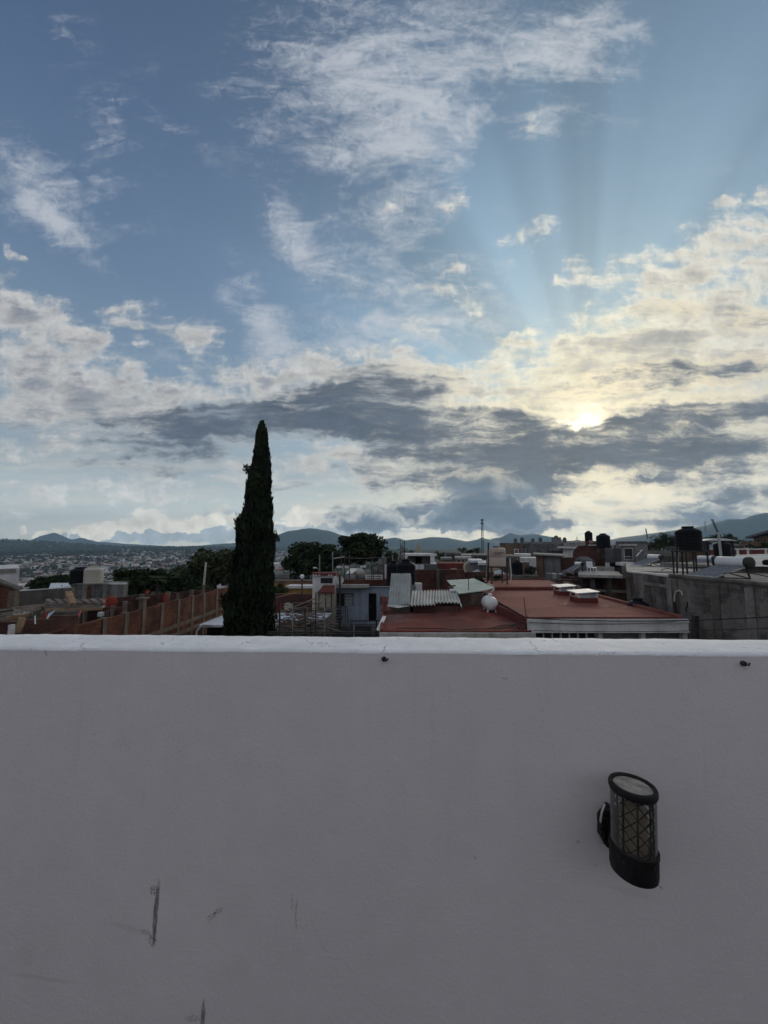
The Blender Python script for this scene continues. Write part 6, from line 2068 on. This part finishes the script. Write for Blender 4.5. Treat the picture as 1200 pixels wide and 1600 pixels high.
    zd = at(0, 858, 150).z
    MB().lathe([(w_ * .55, 0), (w_ * .5, .6), (w_ * .44, 1.3), (w_ * .3, 1.9), (.1, 2.4), (.06, 3.2)], (q.x, 150 + w_ / 2, zd), 16).build('dome', M['cream_wall'], dt, True)
    # lattice mast
    Ym = 260
    b0, tp = at(754, 868, Ym), at(753.3, 811, Ym)
    b0.z = height(b0.x, Ym) - 1
    ms = thing('lattice_mast', 'tall thin lattice radio mast on the skyline left of the cream tank', 'mast', b0)
    c = [Vector((sx, sy, 0)) for sx in (-1, 1) for sy in (-1, 1)]
    for d in c:
        MB().bar(b0 + d * .7, tp + d * .42, .17).build('leg', M['dark_metal'], ms)
    br = MB()
    for i in range(16):
        f, f2 = i / 16, (i + 1) / 16
        p, q2 = b0.lerp(tp, f), b0.lerp(tp, f2)
        k = .7 - .28 * f
        s = 1 if i % 2 else -1
        for yy in (-1, 1):
            br.bar(p + Vector((-k * s, yy * k, 0)), q2 + Vector((k * s, yy * k, 0)), .09)
    br.build('bracing', M['dark_metal'], ms)
    for py in (812.5, 818):
        p = at(753.4, py, Ym)
        MB().box(p - Vector((.9, .5, .5)), p + Vector((.9, .5, .5))).build('antenna', M['slate_wall'], ms)


middle_back()


def solar_heater(label, px_low, py_low, Y_low, face, width, run, rise, rad, n, group='solar water heaters', tube_parts=True):
    """Evacuated tube collector: glass tubes sloping up to a horizontal tank, on a thin frame. face = heading (radians) of the up-slope."""
    p = at(px_low, py_low, Y_low)
    g_ = Vector((math.cos(face), math.sin(face), 0))
    e_ = Vector((math.sin(face), -math.cos(face), 0))      # along the low edge, towards the camera
    t = thing('solar_heater', label, 'solar heater', p, group)
    up = Vector((0, 0, 1))
    low, high = p + up * .05, p + g_ * run + up * rise
    wdt = width / n
    for i in range(n):
        o = e_ * (wdt * (i + .5))
        MB().tube([low + o, high + o + (high - low).normalized() * -.02], wdt * .40, 7).build('collector_tube', M['tube_glass'], t, True)
    # reflector sheet and rails under the tubes
    dn = -up * (wdt * .55)
    MB().prism([low + dn, low + e_ * width + dn, high + e_ * width + dn, high + dn], (0, 0, -.012)).build('reflector', M['white_roof'], t)
    for o in (e_ * -.02, e_ * (width + .02)):
        MB().bar(low + o + dn, high + o + dn, .05).build('side_rail', M['zinc'], t)
    MB().bar(low - e_ * .04 + dn * .3, low + e_ * (width + .04) + dn * .3, .07).build('bottom_rail', M['white_gloss'], t)
    c = high + g_ * rad * .55 + up * rad * .55
    prof = [(.02, -.13), (rad * .8, -.12), (rad * .98, -.085), (rad, -.06), (rad, width + .06), (rad * .98, width + .085), (rad * .8, width + .12), (.02, width + .13)]
    m = MB().lathe(prof, (0, 0, 0), 24, 'x')
    rot = Matrix.Rotation(math.atan2(e_.y, e_.x), 3, 'Z')
    m.v = [c + rot @ v for v in m.v]
    m.build('heater_tank', M['white_gloss'], t, True)
    for s_ in (-.07, width + .07):
        cap = MB().lathe([(rad * 1.01, s_ - .055), (rad * 1.015, s_ - .05), (rad * 1.015, s_ + .05), (rad * .85, s_ + .075), (.02, s_ + .08)] if s_ > 0 else [(.02, s_ - .08), (rad * .85, s_ - .075), (rad * 1.015, s_ - .05), (rad * 1.015, s_ + .05), (rad * 1.01, s_ + .055)], (0, 0, 0), 24, 'x')
        cap.v = [c + rot @ v for v in cap.v]
        cap.build('end_cap', M['dark_metal'], t, True)
    for f in (0.02, .98):
        b = c + e_ * width * f - up * rad
        foot = Vector((b.x, b.y, p.z - .02))
        MB().bar(foot + g_ * .1, b, .04).build('leg', M['dark_metal'], t)
        MB().bar(foot + g_ * .1, low + (high - low) * .5 + e_ * width * f + dn, .035).build('brace', M['dark_metal'], t)
        MB().bar(foot + g_ * .1, low + e_ * width * f, .035).build('foot_rail', M['dark_metal'], t)
    return t


def right_side():
    zk = EYE - 1.05
    X = 10.68
    y_end = on_z(976, 893, zk).y
    t = thing('block_wall_house', 'big grey building with a long weathered rendered block wall and pilasters', 'building', (14, 11, 0))
    ya = 5.0
    # the wall's top wavers a little
    g = MB()
    n = 40
    for i in range(n + 1):
        y = ya + (y_end - ya) * i / n
        zz = zk - .03 + mnoise.noise(Vector((0, y * .9, 3))) * .035
        g.v += [Vector((X, y, 0)), Vector((X, y, zz)), Vector((X + .16, y, zz)), Vector((X + .16, y, 0))]
    g.f = [(4 * i + k, 4 * i + 4 + k, 4 * i + 5 + k, 4 * i + 1 + k) for i in range(n) for k in range(3)] + [(0, 1, 2, 3), (4 * n + 3, 4 * n + 2, 4 * n + 1, 4 * n)]
    g.build('wall', M['render_wall'], t)
    MB().box((X + .165, ya, 0), (22, y_end, zk - .1)).build('core', M['render_wall'], t)
    MB().box((X + .163, ya + .02, zk - .097), (22, y_end - .02, zk - .06)).build('roof', M['concrete'], t)
    g = MB()
    y_c = y_end - 2.6
    pts = [Vector((X + .05, ya + (y_c - ya) * i / 30, zk + .0 + mnoise.noise(Vector((i * .7, 2, 0))) * .02)) for i in range(31)]
    g.tube(pts, .085, 8)
    g.build('coping', M['dark_concrete'], t, True)
    MB().box((X + .02, y_c + .01, zk - .05), (X + .3, on_z(1040, 897, zk).y + 1.6, zk + .03)).build('coping', M['white'], t)
    for px, w_ in ((998, .13), (1040, .12), (1110, .16), (1163, .14)):
        y = FPX * X / (px - 600)
        MB().box((X - .028, y - w_, 0), (X - .003, y + w_, zk - .12)).build('pilaster', M['concrete'] if px != 1110 else M['dark_concrete'], t)
    y = FPX * X / (1010 - 600)
    MB().box((X - .022, FPX * X / 440, zk - .46), (X - .004, FPX * X / 400, zk - .34)).build('band', M['concrete'], t)
    # gooseneck pipe on the wall
    yq = FPX * X / (1049 - 600)
    pp = [at(1049, 962, yq), at(1049, 940, yq), at(1050, 930, yq), at(1054, 924, yq), at(1060, 921.5, yq), at(1066, 923, yq - .1), at(1069, 929, yq - .2)]
    pp = [Vector((X - .07, p.y, p.z)) for p in pp]
    for i, p in enumerate(pp):
        p.y = yq - [0, 0, .04, .12, .25, .36, .42][i]
    g = thing('gooseneck_pipe', 'pale gooseneck pipe fixed to the weathered grey wall', 'pipe', pp[0])
    MB().tube(pp[1:], .03, 8).build('bend', M['cream_plastic'], g, True)
    MB().tube(pp[:2], .028, 8).build('riser', M['dark_metal'], g, True)
    c0 = Vector((X - .02, yq - .52, at(1065, 937, yq).z))
    tag(MB().tube([c0, c0 + Vector((0, -.02, -.15)), c0 + Vector((0, .06, -.24)), c0 + Vector((0, .05, -.36))], .016, 6).build('cable_stub', M['cable'], None, True), 'short black cable stub hanging on the grey wall right of the gooseneck pipe', 'cable')
    # tank in the gap
    tank('low dark green black tank in the gap between the faded roof and the grey wall', 999, 934.5, 985, 30, 15.6)
    # dark post and cables
    pole('timber_post', 'short dark square post at the corner of the white fascia', 'post', at(1086.5, 1010, 11.7), at(1086.5, 961.5, 11.7), .13, 'dark_metal', round_=False)
    wire('power_cable', 'black power cable running from the faded roof to the right along the grey wall', 'cable', at(830, 966, 12.0), at(1215, 963, 9.6), .10, .014)
    wire('power_cable', 'lower thin cable crossing the white fascia and the grey wall', 'cable', at(832, 985, 11.9), at(1215, 981, 9.6), .06, .008)
    wire('power_cable', 'thin sagging cable just under the front edge of the faded roof', 'cable', at(826, 972, 12.1), at(1075, 969, 12.2), .10, .008)
    # things on this roof
    st = thing('tank_stand', 'dark steel stand under the black tank on the grey building roof', 'stand', at(1077, 897, 15.2))
    Yt = 15.2
    r = 34 / 2 / FPX * Yt
    cx = at(1077, 860, Yt).x
    zb = at(1077, 860.5, Yt).z
    for sx in (-1, -.1, 1):
        for sy in (-1, 1):
            x = cx + sx * r * .95
            MB().box((x - .022, Yt + sy * r * .8 - .022, zk - .06), (x + .022, Yt + sy * r * .8 + .022, zb - .06)).build('leg', M['dark_metal'], st)
    MB().box((cx - r * 1.05, Yt - r * .9, zb - .058), (cx + r * 1.05, Yt + r * .9, zb - .004)).build('platform', M['dark_metal'], st)
    MB().box((cx - r * 1.0, Yt - r * .8 - .03, zk + .28), (cx + r * 1.0, Yt - r * .8 + .03, zk + .33)).build('brace', M['dark_metal'], st)
    tank('black water tank on the tall dark stand above the grey wall', 1077, 822.5, 860.2, 34, Yt)
    g = MB().tube([at(1060, 882, Yt), at(1060.5, 850, Yt), at(1060, 832, Yt), at(1062, 829.5, Yt), at(1067, 826, Yt)], .02, 6)
    tag(g.build('vent_pipe', M['steel'], None, True), 'thin grey pipe bending over the black tank on the tall stand', 'pipe')
    pole('steel_post', 'short dark post with a knob left of the tank stand', 'post', at(1058, 896, Yt + .3), at(1058, 851, Yt + .3), .07, 'dark_metal')
    solar_heater('large solar water heater with a white cylinder tank on the grey building roof', 1071, 901, 14.15, R(8), .95, 1.36, .42, .2, 13)
    solar_heater('smaller solar water heater with a white cylinder farther left on the pale roof', 984, 884, 23.4, R(10), .78, 1.3, .44, .15, 11)
    solar_heater('solar water heater partly hidden behind the legs of the tank stand', 1063, 884, 22.5, R(10), .8, 1.25, .36, .14, 9)
    # roof furniture: hoses
    wire('hose', 'black hose curving over the pale roof behind the grey wall', 'hose', at(1033, 891.5, 16.6), at(1052, 891, 16.2), -.08, .018)
    wire('hose', 'dark hose lying on the roof right of the large solar heater', 'hose', at(1130, 896, 13.2), at(1212, 905, 11.6), -.10, .016)
    # pale roof behind, and its wall
    kb = thing('building', 'low building with a wide pale concrete roof behind the grey wall', 'building', (14, 20, 0))
    plan = [(11.36, 18.2), (17.5, 18.2), (22.0, 27.0), (16.85, 27.0)]
    MB().prism([Vector((x, y, 0)) for x, y in plan], (0, 0, EYE - 1.22)).build('wall', M['concrete'], kb)
    MB().prism([Vector((x, y, EYE - 1.217)) for x, y in plan], (0, 0, .12)).build('roof', M['pale_concrete'], kb)
    house('long grey wall with a pale top behind the smaller solar heater', 1000, 1066, 861, 30, .3, 'grey_wall', 'concrete', .12, cat='wall', name='grey_wall', roof_name='coping')
    house('lower brown grey wall in front of the long grey wall', 1026, 1066, 868.5, 28, .3, 'dark_concrete', cat='wall', name='grey_wall')
    t = house('greenish grey room with a tall divided window left of the solar heaters', 969.5, 992, 850, 31, 5, 'grey_wall', 'pale_concrete', .16, .15,
              windows=[(975, 988.5, 856, 874.5, dict(frame='pale_concrete', pane='glass', bars_v=0, bars_h=0, fw=.07))])
    q0, q1 = at(976, 870.2, 30.93), at(988, 869.2, 30.90)
    MB().box((q0.x, 30.92, q0.z), (q1.x, 30.955, q1.z)).build('transom', M['pale_concrete'], t)
    house('flat dark grey roofed house left of the hillside trees', 962, 1010, 846, 48, 8, 'grey_wall', 'slate_wall', .3)
    r2 = random.Random(4)
    for k, px in enumerate((994, 996.5, 1000)):
        q = at(px, (869, 866, 862)[k], 27)
        tag(MB().bar(q, q + Vector((.16, 0, .12)), .09, .03).build('white_scrap', M['white_gloss'], None), ['lowest', 'middle', 'topmost'][k] + ' of the small white pieces beside the divided window', 'scrap')
    # balustrade, canopy, tank, antenna
    Yb = 30
    bl = thing('balustrade', 'red panelled roof balustrade with white posts and rails', 'balustrade', at(1130, 868, Yb))
    z0, z1 = at(0, 870, Yb).z, at(0, 857, Yb).z
    posts = [1067, 1100, 1117, 1134, 1152, 1168, 1196, 1225, 1250]
    for i, px in enumerate(posts):
        x = at(px, 860, Yb).x
        MB().box((x - .09, Yb - .04, z0), (x + .09, Yb + .14, z1 + .02)).build('post', M['white'], bl)
        if i + 1 < len(posts):
            x2 = at(posts[i + 1], 860, Yb).x
            MB().box((x + .093, Yb, z0 + .14), (x2 - .093, Yb + .1, z1 - .10)).build('panel', M['red_wall'], bl)
    xa, xb = at(1066, 910, Yb).x, at(1251, 910, Yb).x
    for za, zb_ in ((z1 - .097, z1), (z0, z0 + .137)):
        MB().box((xa, Yb - .025, za), (xb, Yb + .125, zb_)).build('rail', M['white'], bl)
    house('building under the red and white balustrade', 1066, 1252, 869.5, 30.2, 9, 'pale_concrete', cat='building', name='building')
    Yc = 26
    cn = thing('canopy', 'shallow white canopy roof over dark posts behind the antenna pole', 'canopy', at(1126, 850, Yc))
    a, b = at(1100, 845, Yc), at(1152, 845, Yc)
    m = MB()
    pts_u, n = [], 16
    for i in range(n + 1):
        f = i / n
        x = a.x + (b.x - a.x) * f
        hgt = math.sin(math.pi * f) * .14
        for y in (Yc, Yc + 2.2):
            m.v += [Vector((x, y, a.z + hgt * .2)), Vector((x, y, a.z + .02 + hgt))]
    for i in range(n):
        k = 4 * i
        m.f += [(k, k + 4, k + 5, k + 1), (k + 2, k + 3, k + 7, k + 6), (k + 1, k + 5, k + 7, k + 3), (k, k + 2, k + 6, k + 4)]
    m.f += [(0, 1, 3, 2), (4 * n, 4 * n + 2, 4 * n + 3, 4 * n + 1)]
    m.build('roof', M['white_gloss'], cn, True)
    for px in (1104, 1147):
        for y in (Yc + .1, Yc + 2.1):
            x = at(px, 850, Yc).x
            MB().box((x - .05, y - .05, 3), (x + .05, y + .05, a.z - .01)).build('post', M['dark_metal'], cn)
    MB().box((at(1103, 910, Yc).x, Yc + 1.8, 3), (at(1140, 910, Yc).x, Yc + 2.0, a.z - .12)).build('back_panel', M['brown_wall'], cn)
    tank('black water tank under the white canopy behind the antenna pole', 1129.5, 845, 872, 22, 22.5)
    an = thing('antenna_pole', 'tall leaning antenna pole above the white cylinder solar heater', 'antenna', at(1126, 872, 18))
    MB().tube([at(1127, 874, 18), at(1122.5, 832, 18)], .05, 8).build('pole', M['zinc'], an, True)
    p0, p1 = at(1121.5, 831.5, 18), at(1112.5, 811, 18)
    for o in (Vector((.035, 0, 0)), Vector((-.035, 0, 0)), Vector((0, .05, 0))):
        MB().bar(p0 + o, p1 + o, .018).build('lattice_leg', M['dark_metal'], an)
    m = MB()
    for i in range(9):
        f = i / 9
        p, q = p0.lerp(p1, f), p0.lerp(p1, f + .111)
        m.bar(p + Vector((.035 * (1 if i % 2 else -1), 0, 0)), q - Vector((.035 * (1 if i % 2 else -1), 0, 0)), .012)
    m.build('lacing', M['dark_metal'], an)
    # right edge: pale roof sheets, far houses
    A, B, C, D = at(1153, 884, 17.5), at(1230, 886, 16.5), at(1240, 864, 23), at(1150, 867, 23)
    sheet('pale_roof', 'wide pale grey sheet roof at the right edge behind the solar heater', 'roof sheet', [A, B, C, D], 'zinc')
    house('low grey wall under the pale sheet roof at the right edge', 1140, 1240, 884.5, 17.9, 4.5, 'concrete', cat='wall', name='grey_wall')
    q = at(1198, 879, 16.9)
    tag(MB().lathe([(.02, -.12), (.14, -.1), (.15, .06), (.09, .12), (.02, .13)], q, 14).build('vent', M['black_plastic'], None, True), 'small black vent cap at the right edge of the pale sheet roof', 'vent')
    t = house('brown house with a sloping dark roof on the slope at the right edge', 1177, 1230, 838, 62, 9, 'brown_wall')
    A, B, C, D = at(1173, 838.5, 61), at(1212, 828, 61), at(1212, 828, 71), at(1174, 838, 71)
    sheet('roof', None, None, [A, B, C, D], 'slate_wall', t=.35, parent=t)
    for px in (1183, 1193):
        add_window(t, px, px + 4, 842.5, 847, 62, 'cream_wall', 'dark')
    house('small orange brown house left of the brown sloping roof house', 1158.5, 1178, 846.5, 55, 7, 'pink_wall', 'brown_wall', .3, .2, windows=[(1164, 1168, 851, 856, dict(frame='cream_wall', pane='dark'))])
    house('low dark house among the trees behind the canopy', 1142, 1160, 852, 50, 6, 'dark_concrete', 'brown_wall', .25, .1)
    # trees on the slope
    sp = [(1031, 835, 864, 30, 70, 'farthest left of the trees on the slope behind the tank stand'), (1049, 829, 864, 34, 74, 'tree on the slope just left of the tank on its stand'), (1014, 842, 864, 24, 66, 'low tree at the left end of the sloping trees'),
          (1103, 836, 858, 26, 70, 'bushy tree between the tank and the white canopy'), (1126, 831, 852, 30, 78, 'tree rising right above the white canopy'), (1143, 834, 856, 26, 74, 'tree just right of the white canopy'),
          (1168, 841, 858, 16, 80, 'small tree behind the orange brown house'), (1192, 846, 866, 40, 48, 'dark hedge like tree in front of the brown house'), (1072, 840, 862, 24, 72, 'tree behind the legs of the tank stand')]
    for k, (px, pt, pb, w_, Yt_, lb) in enumerate(sp):
        tree(lb, px, pt, pb, w_, Yt_, 'leaf2' if k % 3 == 2 else 'leaf', seed=60 + k, n=1500, lumps=14)
    # slope with small houses seen between those trees
    pole('thin_mast', 'thin far mast on the ridge left of the antenna pole', 'mast', at(1102, 832, 300), at(1101.5, 814, 300), .35, 'slate_wall')
    pole('leaning_mast', 'thin leaning pole against the blue hill right of the big black tank', 'pole', at(1012, 842, 45), at(1009, 826, 45), .12, 'slate_wall')


right_side()


def right_town():
    def face(t):
        t.rotation_euler = (0, 0, -math.atan2(t.location.x, t.location.y) * .95)

    # nearest row behind the faded roof
    Yn = 25.0
    t = thing('brick_ruin', 'unfinished brick building with a flat concrete slab left of the grey wall', 'building', (at(945, 915, Yn).x, Yn, 0))
    a, b = front_box(926, 975.5, 902, Yn, 4)
    MB().box((a.x, a.y, 0), (b.x, b.y, b.z - .003)).build('wall', M['brick_dark'], t)
    a2, b2 = front_box(914, 975.5, 898.6, Yn - .5, 4.8)
    MB().box((a2.x, a2.y, b.z), (b2.x, b2.y, b2.z)).build('roof_slab', M['pale_concrete'], t)
    MB().box((at(926, 910, Yn).x, Yn - .04, at(0, 925, Yn).z), (b.x, Yn - .003, at(0, 921, Yn).z)).build('beam', M['concrete'], t)
    for px in (927.5, 950):
        q = at(px, 900, Yn)
        MB().box((q.x - .14, Yn - .05, 0), (q.x + .14, Yn - .004, b.z - .005)).build('column', M['dark_concrete'], t)
    q0, q1 = at(930, 935, Yn - .1), at(944, 906, Yn - .1)
    MB().box((q0.x, Yn - .03, q0.z), (q1.x, Yn - .004, q1.z)).build('opening', M['dark'], t)
    face(t)
    house('dark worn brick yard wall between the raised roof and the brick ruin', 873, 927, 905.5, 26.2, .4, 'brick_worn', cat='wall', name='yard_wall')
    pole('roof_beam', 'pale sloping beam on the wall top behind the roof lights', 'beam', at(881, 910, 23), at(906, 917.5, 21.8), .12, 'grey_timber', round_=False)
    # brown grey house with slab roof
    Y = 32
    t = thing('slab_roof_house', 'brown and grey house with an overhanging thin slab roof behind the raised roof', 'house', (at(855, 890, Y).x, Y, 0))
    a, b = front_box(838.5, 849, 866.5, Y, 5)
    MB().box(a, b).build('side_wall', M['brown_wall'], t)
    a, b = front_box(849.2, 872.5, 866.5, Y + .1, 5)
    MB().box(a, b).build('wall', M['grey_wall'], t)
    a, b = at(837, 865, Y - .3), at(883, 865, Y - .3)
    MB().prism([(a.x, Y - .4, a.z - .12), (b.x, Y - .4, b.z - .22), (b.x, Y + 5, b.z - .22), (a.x, Y + 5, a.z - .12)], (0, 0, .13)).build('roof', M['pale_concrete'], t)
    face(t)
    tag(MB().lathe([(.02, 0), (.2, .02), (.24, .35), (.2, .4), (.02, .42)], at(858, 904.5, 27.5), 14).build('pail', M['grey_wall'], None, True), 'left grey pail at the foot of the slab roof house', 'pail')
    tag(MB().lathe([(.02, 0), (.2, .02), (.24, .35), (.2, .4), (.02, .42)], at(865, 904.5, 27.5), 14).build('pail', M['pale_concrete'], None, True), 'right paler pail at the foot of the slab roof house', 'pail')
    tank('dark tank on the roof between the cream tank and the slab roof house', 808.5, 875, 897, 17, 29)
    house('low brown block beside the dark tank right of the cream tank', 817.5, 827, 878, 29.5, 2, 'brown_wall', 'grey_wall', .1)
    house('low grey terrace with dark front between cream tank and slab roof house', 797, 840, 899, 28.2, 2.5, 'dark_concrete', cat='terrace', name='roof_terrace')
    tree('dark bush on the terrace left of the slab roof house', 830, 885, 899, 16, 29, 'leaf', n=900, seed=90, name='bush', z0=6, lumps=8)
    # white house group
    Y = 45
    t = house('white house with a framed flat roof and three small windows right of the cream tank', 804.5, 828, 865.5, Y, 5, 'grey_wall', 'white', .3, .1,
              windows=[(808, 812, 869, 873.5, dict(frame='white', pane='dark', fw=.06)), (813, 817, 869, 873.5, dict(frame='white', pane='dark', fw=.06)), (819, 823, 869, 873.5, dict(frame='white', pane='glass', fw=.06))])
    house('lower white house block stepping down left of the slab roof house', 812.5, 838, 871.5, 41, 5, 'white', windows=[(828, 832, 884, 890, dict(frame='grey_wall', pane='dark'))])
    # big grey block building with brown end
    Y = 58
    t = house('large long grey block building with small tanks along its roof', 816, 879, 846.8, Y, 14, 'block', 'grey_wall', .25, cat='building', name='building')
    house('brown end building with two arched white window heads left of the grey block building', 780.5, 815.6, 848.3, Y - .3, 12, 'brown_wall', 'dark_concrete', .3, cat='building', name='building',
          windows=[(803, 810, 857.5, 867, dict(frame='white', pane='grey_wall', fw=.1)), ])
    o = add_window(t, 815.8 + .6, 822.5, 857.5, 866, Y, 'white', 'grey_wall')
    for k, (px, pt, w_) in enumerate(((805.5, 841, 5.5), (816, 839.5, 5.5), (832.7, 841, 5), (844.5, 839.5, 5.5), (882.5, 839.5, 5.5))):
        tank(['first small roof tank from the left on the brown end building', 'small roof tank above the joint of brown and grey buildings', 'third small roof tank, on the grey block building', 'fourth small roof tank, left of the parapet block', 'small tank just right of the parapet block'][k], px, pt, 848 if k < 4 else 848, w_, Y + 3, 'slate_wall')
    house('grey parapet block with rounded tank on top of the grey block building', 861.5, 876.5, 839.5, Y + 4, 4, 'grey_wall', 'slate_wall', .2)
    tank('dark tank peeking over the parapet block', 869, 836.8, 843, 6, Y + 5, 'slate_wall')
    # white building with three holes
    t = house('pale building with three small square windows behind the red brick house', 879, 914, 845, 66, 8, 'pale_concrete', 'white', .2,
              windows=[(890.5, 893, 848, 851.5, dict(frame='white', pane='dark', fw=.04)), (895.5, 898, 848, 851.5, dict(frame='white', pane='dark', fw=.04)), (900.5, 903, 848, 851.5, dict(frame='white', pane='dark', fw=.04))])
    house('dark small roof structure with a ring frame on the pale building', 897.5, 906, 844, 67, 2, 'dark_metal')
    g = MB()
    c = at(901.5, 841.5, 67)
    g.tube([c + Vector((math.cos(a_) * .1 * 1.1, 0, math.sin(a_) * .3)) for a_ in [6.283 * i / 12 for i in range(13)]], .03, 5)
    tag(g.build('ring_frame', M['dark_metal'], None, True), 'small dark ring frame on the skyline left of the tall tank', 'frame')
    t = house('white house with a long white roof edge left of the red brick house', 879.5, 897.5, 856.8, 47, 5, 'white', 'white', .12)
    a, b = at(875, 856.5, 46.4), at(905, 854.5, 46.4)
    MB().prism([(a.x, 46.4, a.z), (b.x, 46.4, b.z - .2), (b.x, 52, b.z - .2), (a.x, 52, a.z)], (0, 0, .22)).build('roof_edge', M['white'], t)
    # red brick house
    Y = 37
    t = thing('red_house', 'tall dark red brick house with a big black tank on its right end', 'house', (at(920, 880, Y).x, Y, 0))
    pts = [at(892, 904, Y), at(897.5, 862, Y), at(905, 852.5, Y), at(944.5, 852.5, Y), at(944.5, 904, Y)]
    pts[0].z = pts[4].z = 0
    MB().prism(pts, (0, 6, 0)).build('wall', M['maroon'], t)
    a, b = front_box(930, 945, 857, Y - .15, .14)
    MB().box(a, b).build('brick_panel', M['brick_worn'], t)
    a, b = front_box(912, 929, 845.5, Y + .4, 3, at(0, 853, Y).z)
    MB().box(a, b).build('tank_base', M['maroon'], t)
    a, b = front_box(917.5, 923, 844, Y + .3, .09, at(0, 849, Y).z)
    MB().box(a, b).build('white_panel', M['pink_wall'], t)
    MB().box((at(922, 910, Y).x, Y - .1, at(0, 852.8, Y).z), (at(935, 910, Y).x, Y + .5, at(0, 850.8, Y).z)).build('sill', M['white'], t)
    face(t)
    tank('tall slim black tank on the skyline above the red brick house', 920, 829.5, 846, 11, Y + 1)
    tank('big black tank on the skyline right of the tall slim one', 943, 833.5, 856.5, 19.5, 35.5)
    house('low maroon wall in front of the red brick house', 872, 908, 871, 34.5, .4, 'maroon', cat='wall', name='maroon_wall')
    # dark cabinet, white chair, heater rail
    Yc = 29
    t = thing('tarpaulin_hut', 'dark grey tall box hut in front of the red brick house', 'hut', at(919, 897, Yc))
    a, b = front_box(910.5, 927, 874.5, Yc, 1.2, at(0, 899, Yc).z)
    MB().box(a, b).build('side', M['slate_wall'], t)
    MB().lathe([(.62 * .9, 0), (.40, .1), (.36, .14), (.36, .2), (.02, .21)], ((a.x + b.x) / 2, Yc + .6, b.z), 18).build('top', M['slate_wall'], t, True)
    for px, lb in ((908, 'left'), (928.3, 'right')):
        pole('hut_post', lb + ' pale post beside the dark box hut', 'post', at(px, 899, Yc - .2), at(px, 874 if lb == 'left' else 878, Yc - .2), .1, 'concrete', 'posts beside the dark box hut')
    ch = thing('plastic_chair', 'white plastic chair beside the dark box hut', 'chair', at(924, 899, 26.5))
    q = at(923, 897.5, 26.5)
    for dx, dy in ((0, 0), (.4, 0), (0, .4), (.4, .4)):
        MB().bar(q + Vector((dx, dy, -.05)), q + Vector((dx, dy, .42)), .05).build('leg', M['white_gloss'], ch)
    MB().box(q + Vector((-.03, -.03, .423)), q + Vector((.43, .43, .46))).build('seat', M['white_gloss'], ch)
    MB().prism([q + Vector((-.02, .43, .463)), q + Vector((.42, .43, .463)), q + Vector((.40, .5, .86)), q + Vector((0, .5, .86))], (0, .035, 0)).build('backrest', M['white_gloss'], ch)
    sh = solar_heater('old solar heater with a pale sloping rail left of the dark box hut', 874, 897.5, 27.6, R(18), .5, 1.45, .66, .13, 6)
    rr = random.Random(6)
    for k in range(7):
        q = at(884 + k * 3.4, 901 - rr.random() * 4, 26.6)
        a, b = q - Vector((.14, 0, .1)), q + Vector((.14, .2, .1 + rr.random() * .2))
        tag(MB().box(a, b).build('crate', M[rr.choice(['slate_wall', 'dark_concrete', 'brown_wall', 'grey_wall'])], None), ['first', 'second', 'third', 'fourth', 'fifth', 'sixth', 'last'][k] + ' dark crate from the left on the wall top below the old solar heater', 'crate', 'dark crates on the wall top')
    # grey room right of the red house
    t = house('slate grey box room with a white ledge right of the red brick house', 945, 973.5, 856.3, 34, 4, 'slate_wall', 'grey_wall', .08)
    q0, q1 = at(949.5, 886, 33.95), at(969, 879, 33.95)
    MB().box((q0.x, 33.93, q0.z), (q1.x, 33.995, q1.z)).build('opening', M['dark'], t)
    q0, q1 = at(947, 885.5, 33.9), at(953.5, 879, 33.9)
    MB().box((q0.x, 33.86, q0.z), (q1.x, 33.925, q1.z)).build('shutter', M['white'], t)
    a, b = front_box(944.5, 976, 886.6, 32.5, 1.4, at(0, 893.5, 32.5).z)
    MB().box(a, b).build('ledge', M['pale_concrete'], t)
    house('dark base wall under the slate grey box room', 944.5, 976, 893.6, 32.7, 1.0, 'dark_concrete', cat='wall', name='base_wall')
    a, b = front_box(975, 992, 879, 27, 1.0, at(0, 884, 27).z)
    tag(MB().box(a, b).build('roof_slab', M['white'], None), 'pale slab edge right of the white ledge, under the smaller heater', 'slab')
    # far houses of the right skyline
    spec = [(950, 968, 850, 70, 'pale_concrete', 'white', 'pale gabled house with a white eave behind the big black tank'), (962, 976, 849, 60, 'grey_wall', 'pale_concrete', 'small grey house left of the divided window room'),
            (860, 876, 858, 50, 'slate_wall', 'grey_wall', 'dark grey house behind the slab roof house'), (780, 802, 868, 40, 'dark_concrete', 'concrete', 'dark low house just behind the cream tank'),
            (1000, 1032, 850.5, 80, 'dark_concrete', 'grey_wall', 'long dark low house below the sloping trees'), (1040, 1066, 854, 60, 'slate_wall', 'dark_concrete', 'dark house left of the balustrade behind the stand')]
    for x0, x1, pt, Yh, wl, rf, lb in spec:
        house(lb, x0, x1, pt, Yh, 7, wl, rf, .22, .12, windows=[(x0 + 3, x0 + 6, pt + 3, pt + 6.5, dict(frame='grey_wall', pane='dark')), (x0 + 9, x0 + 12, pt + 3, pt + 6.5, dict(frame='grey_wall', pane='dark'))])
    for k, (px, pt, pb, w_) in enumerate(((1035, 838, 856, 30), (990, 846, 860, 18))):
        tree(['round far tree on the slope above the long dark house', 'low far tree right of the divided window room'][k], px, pt, pb, w_, 120, 'leaf', seed=110 + k, n=1300)


right_town()
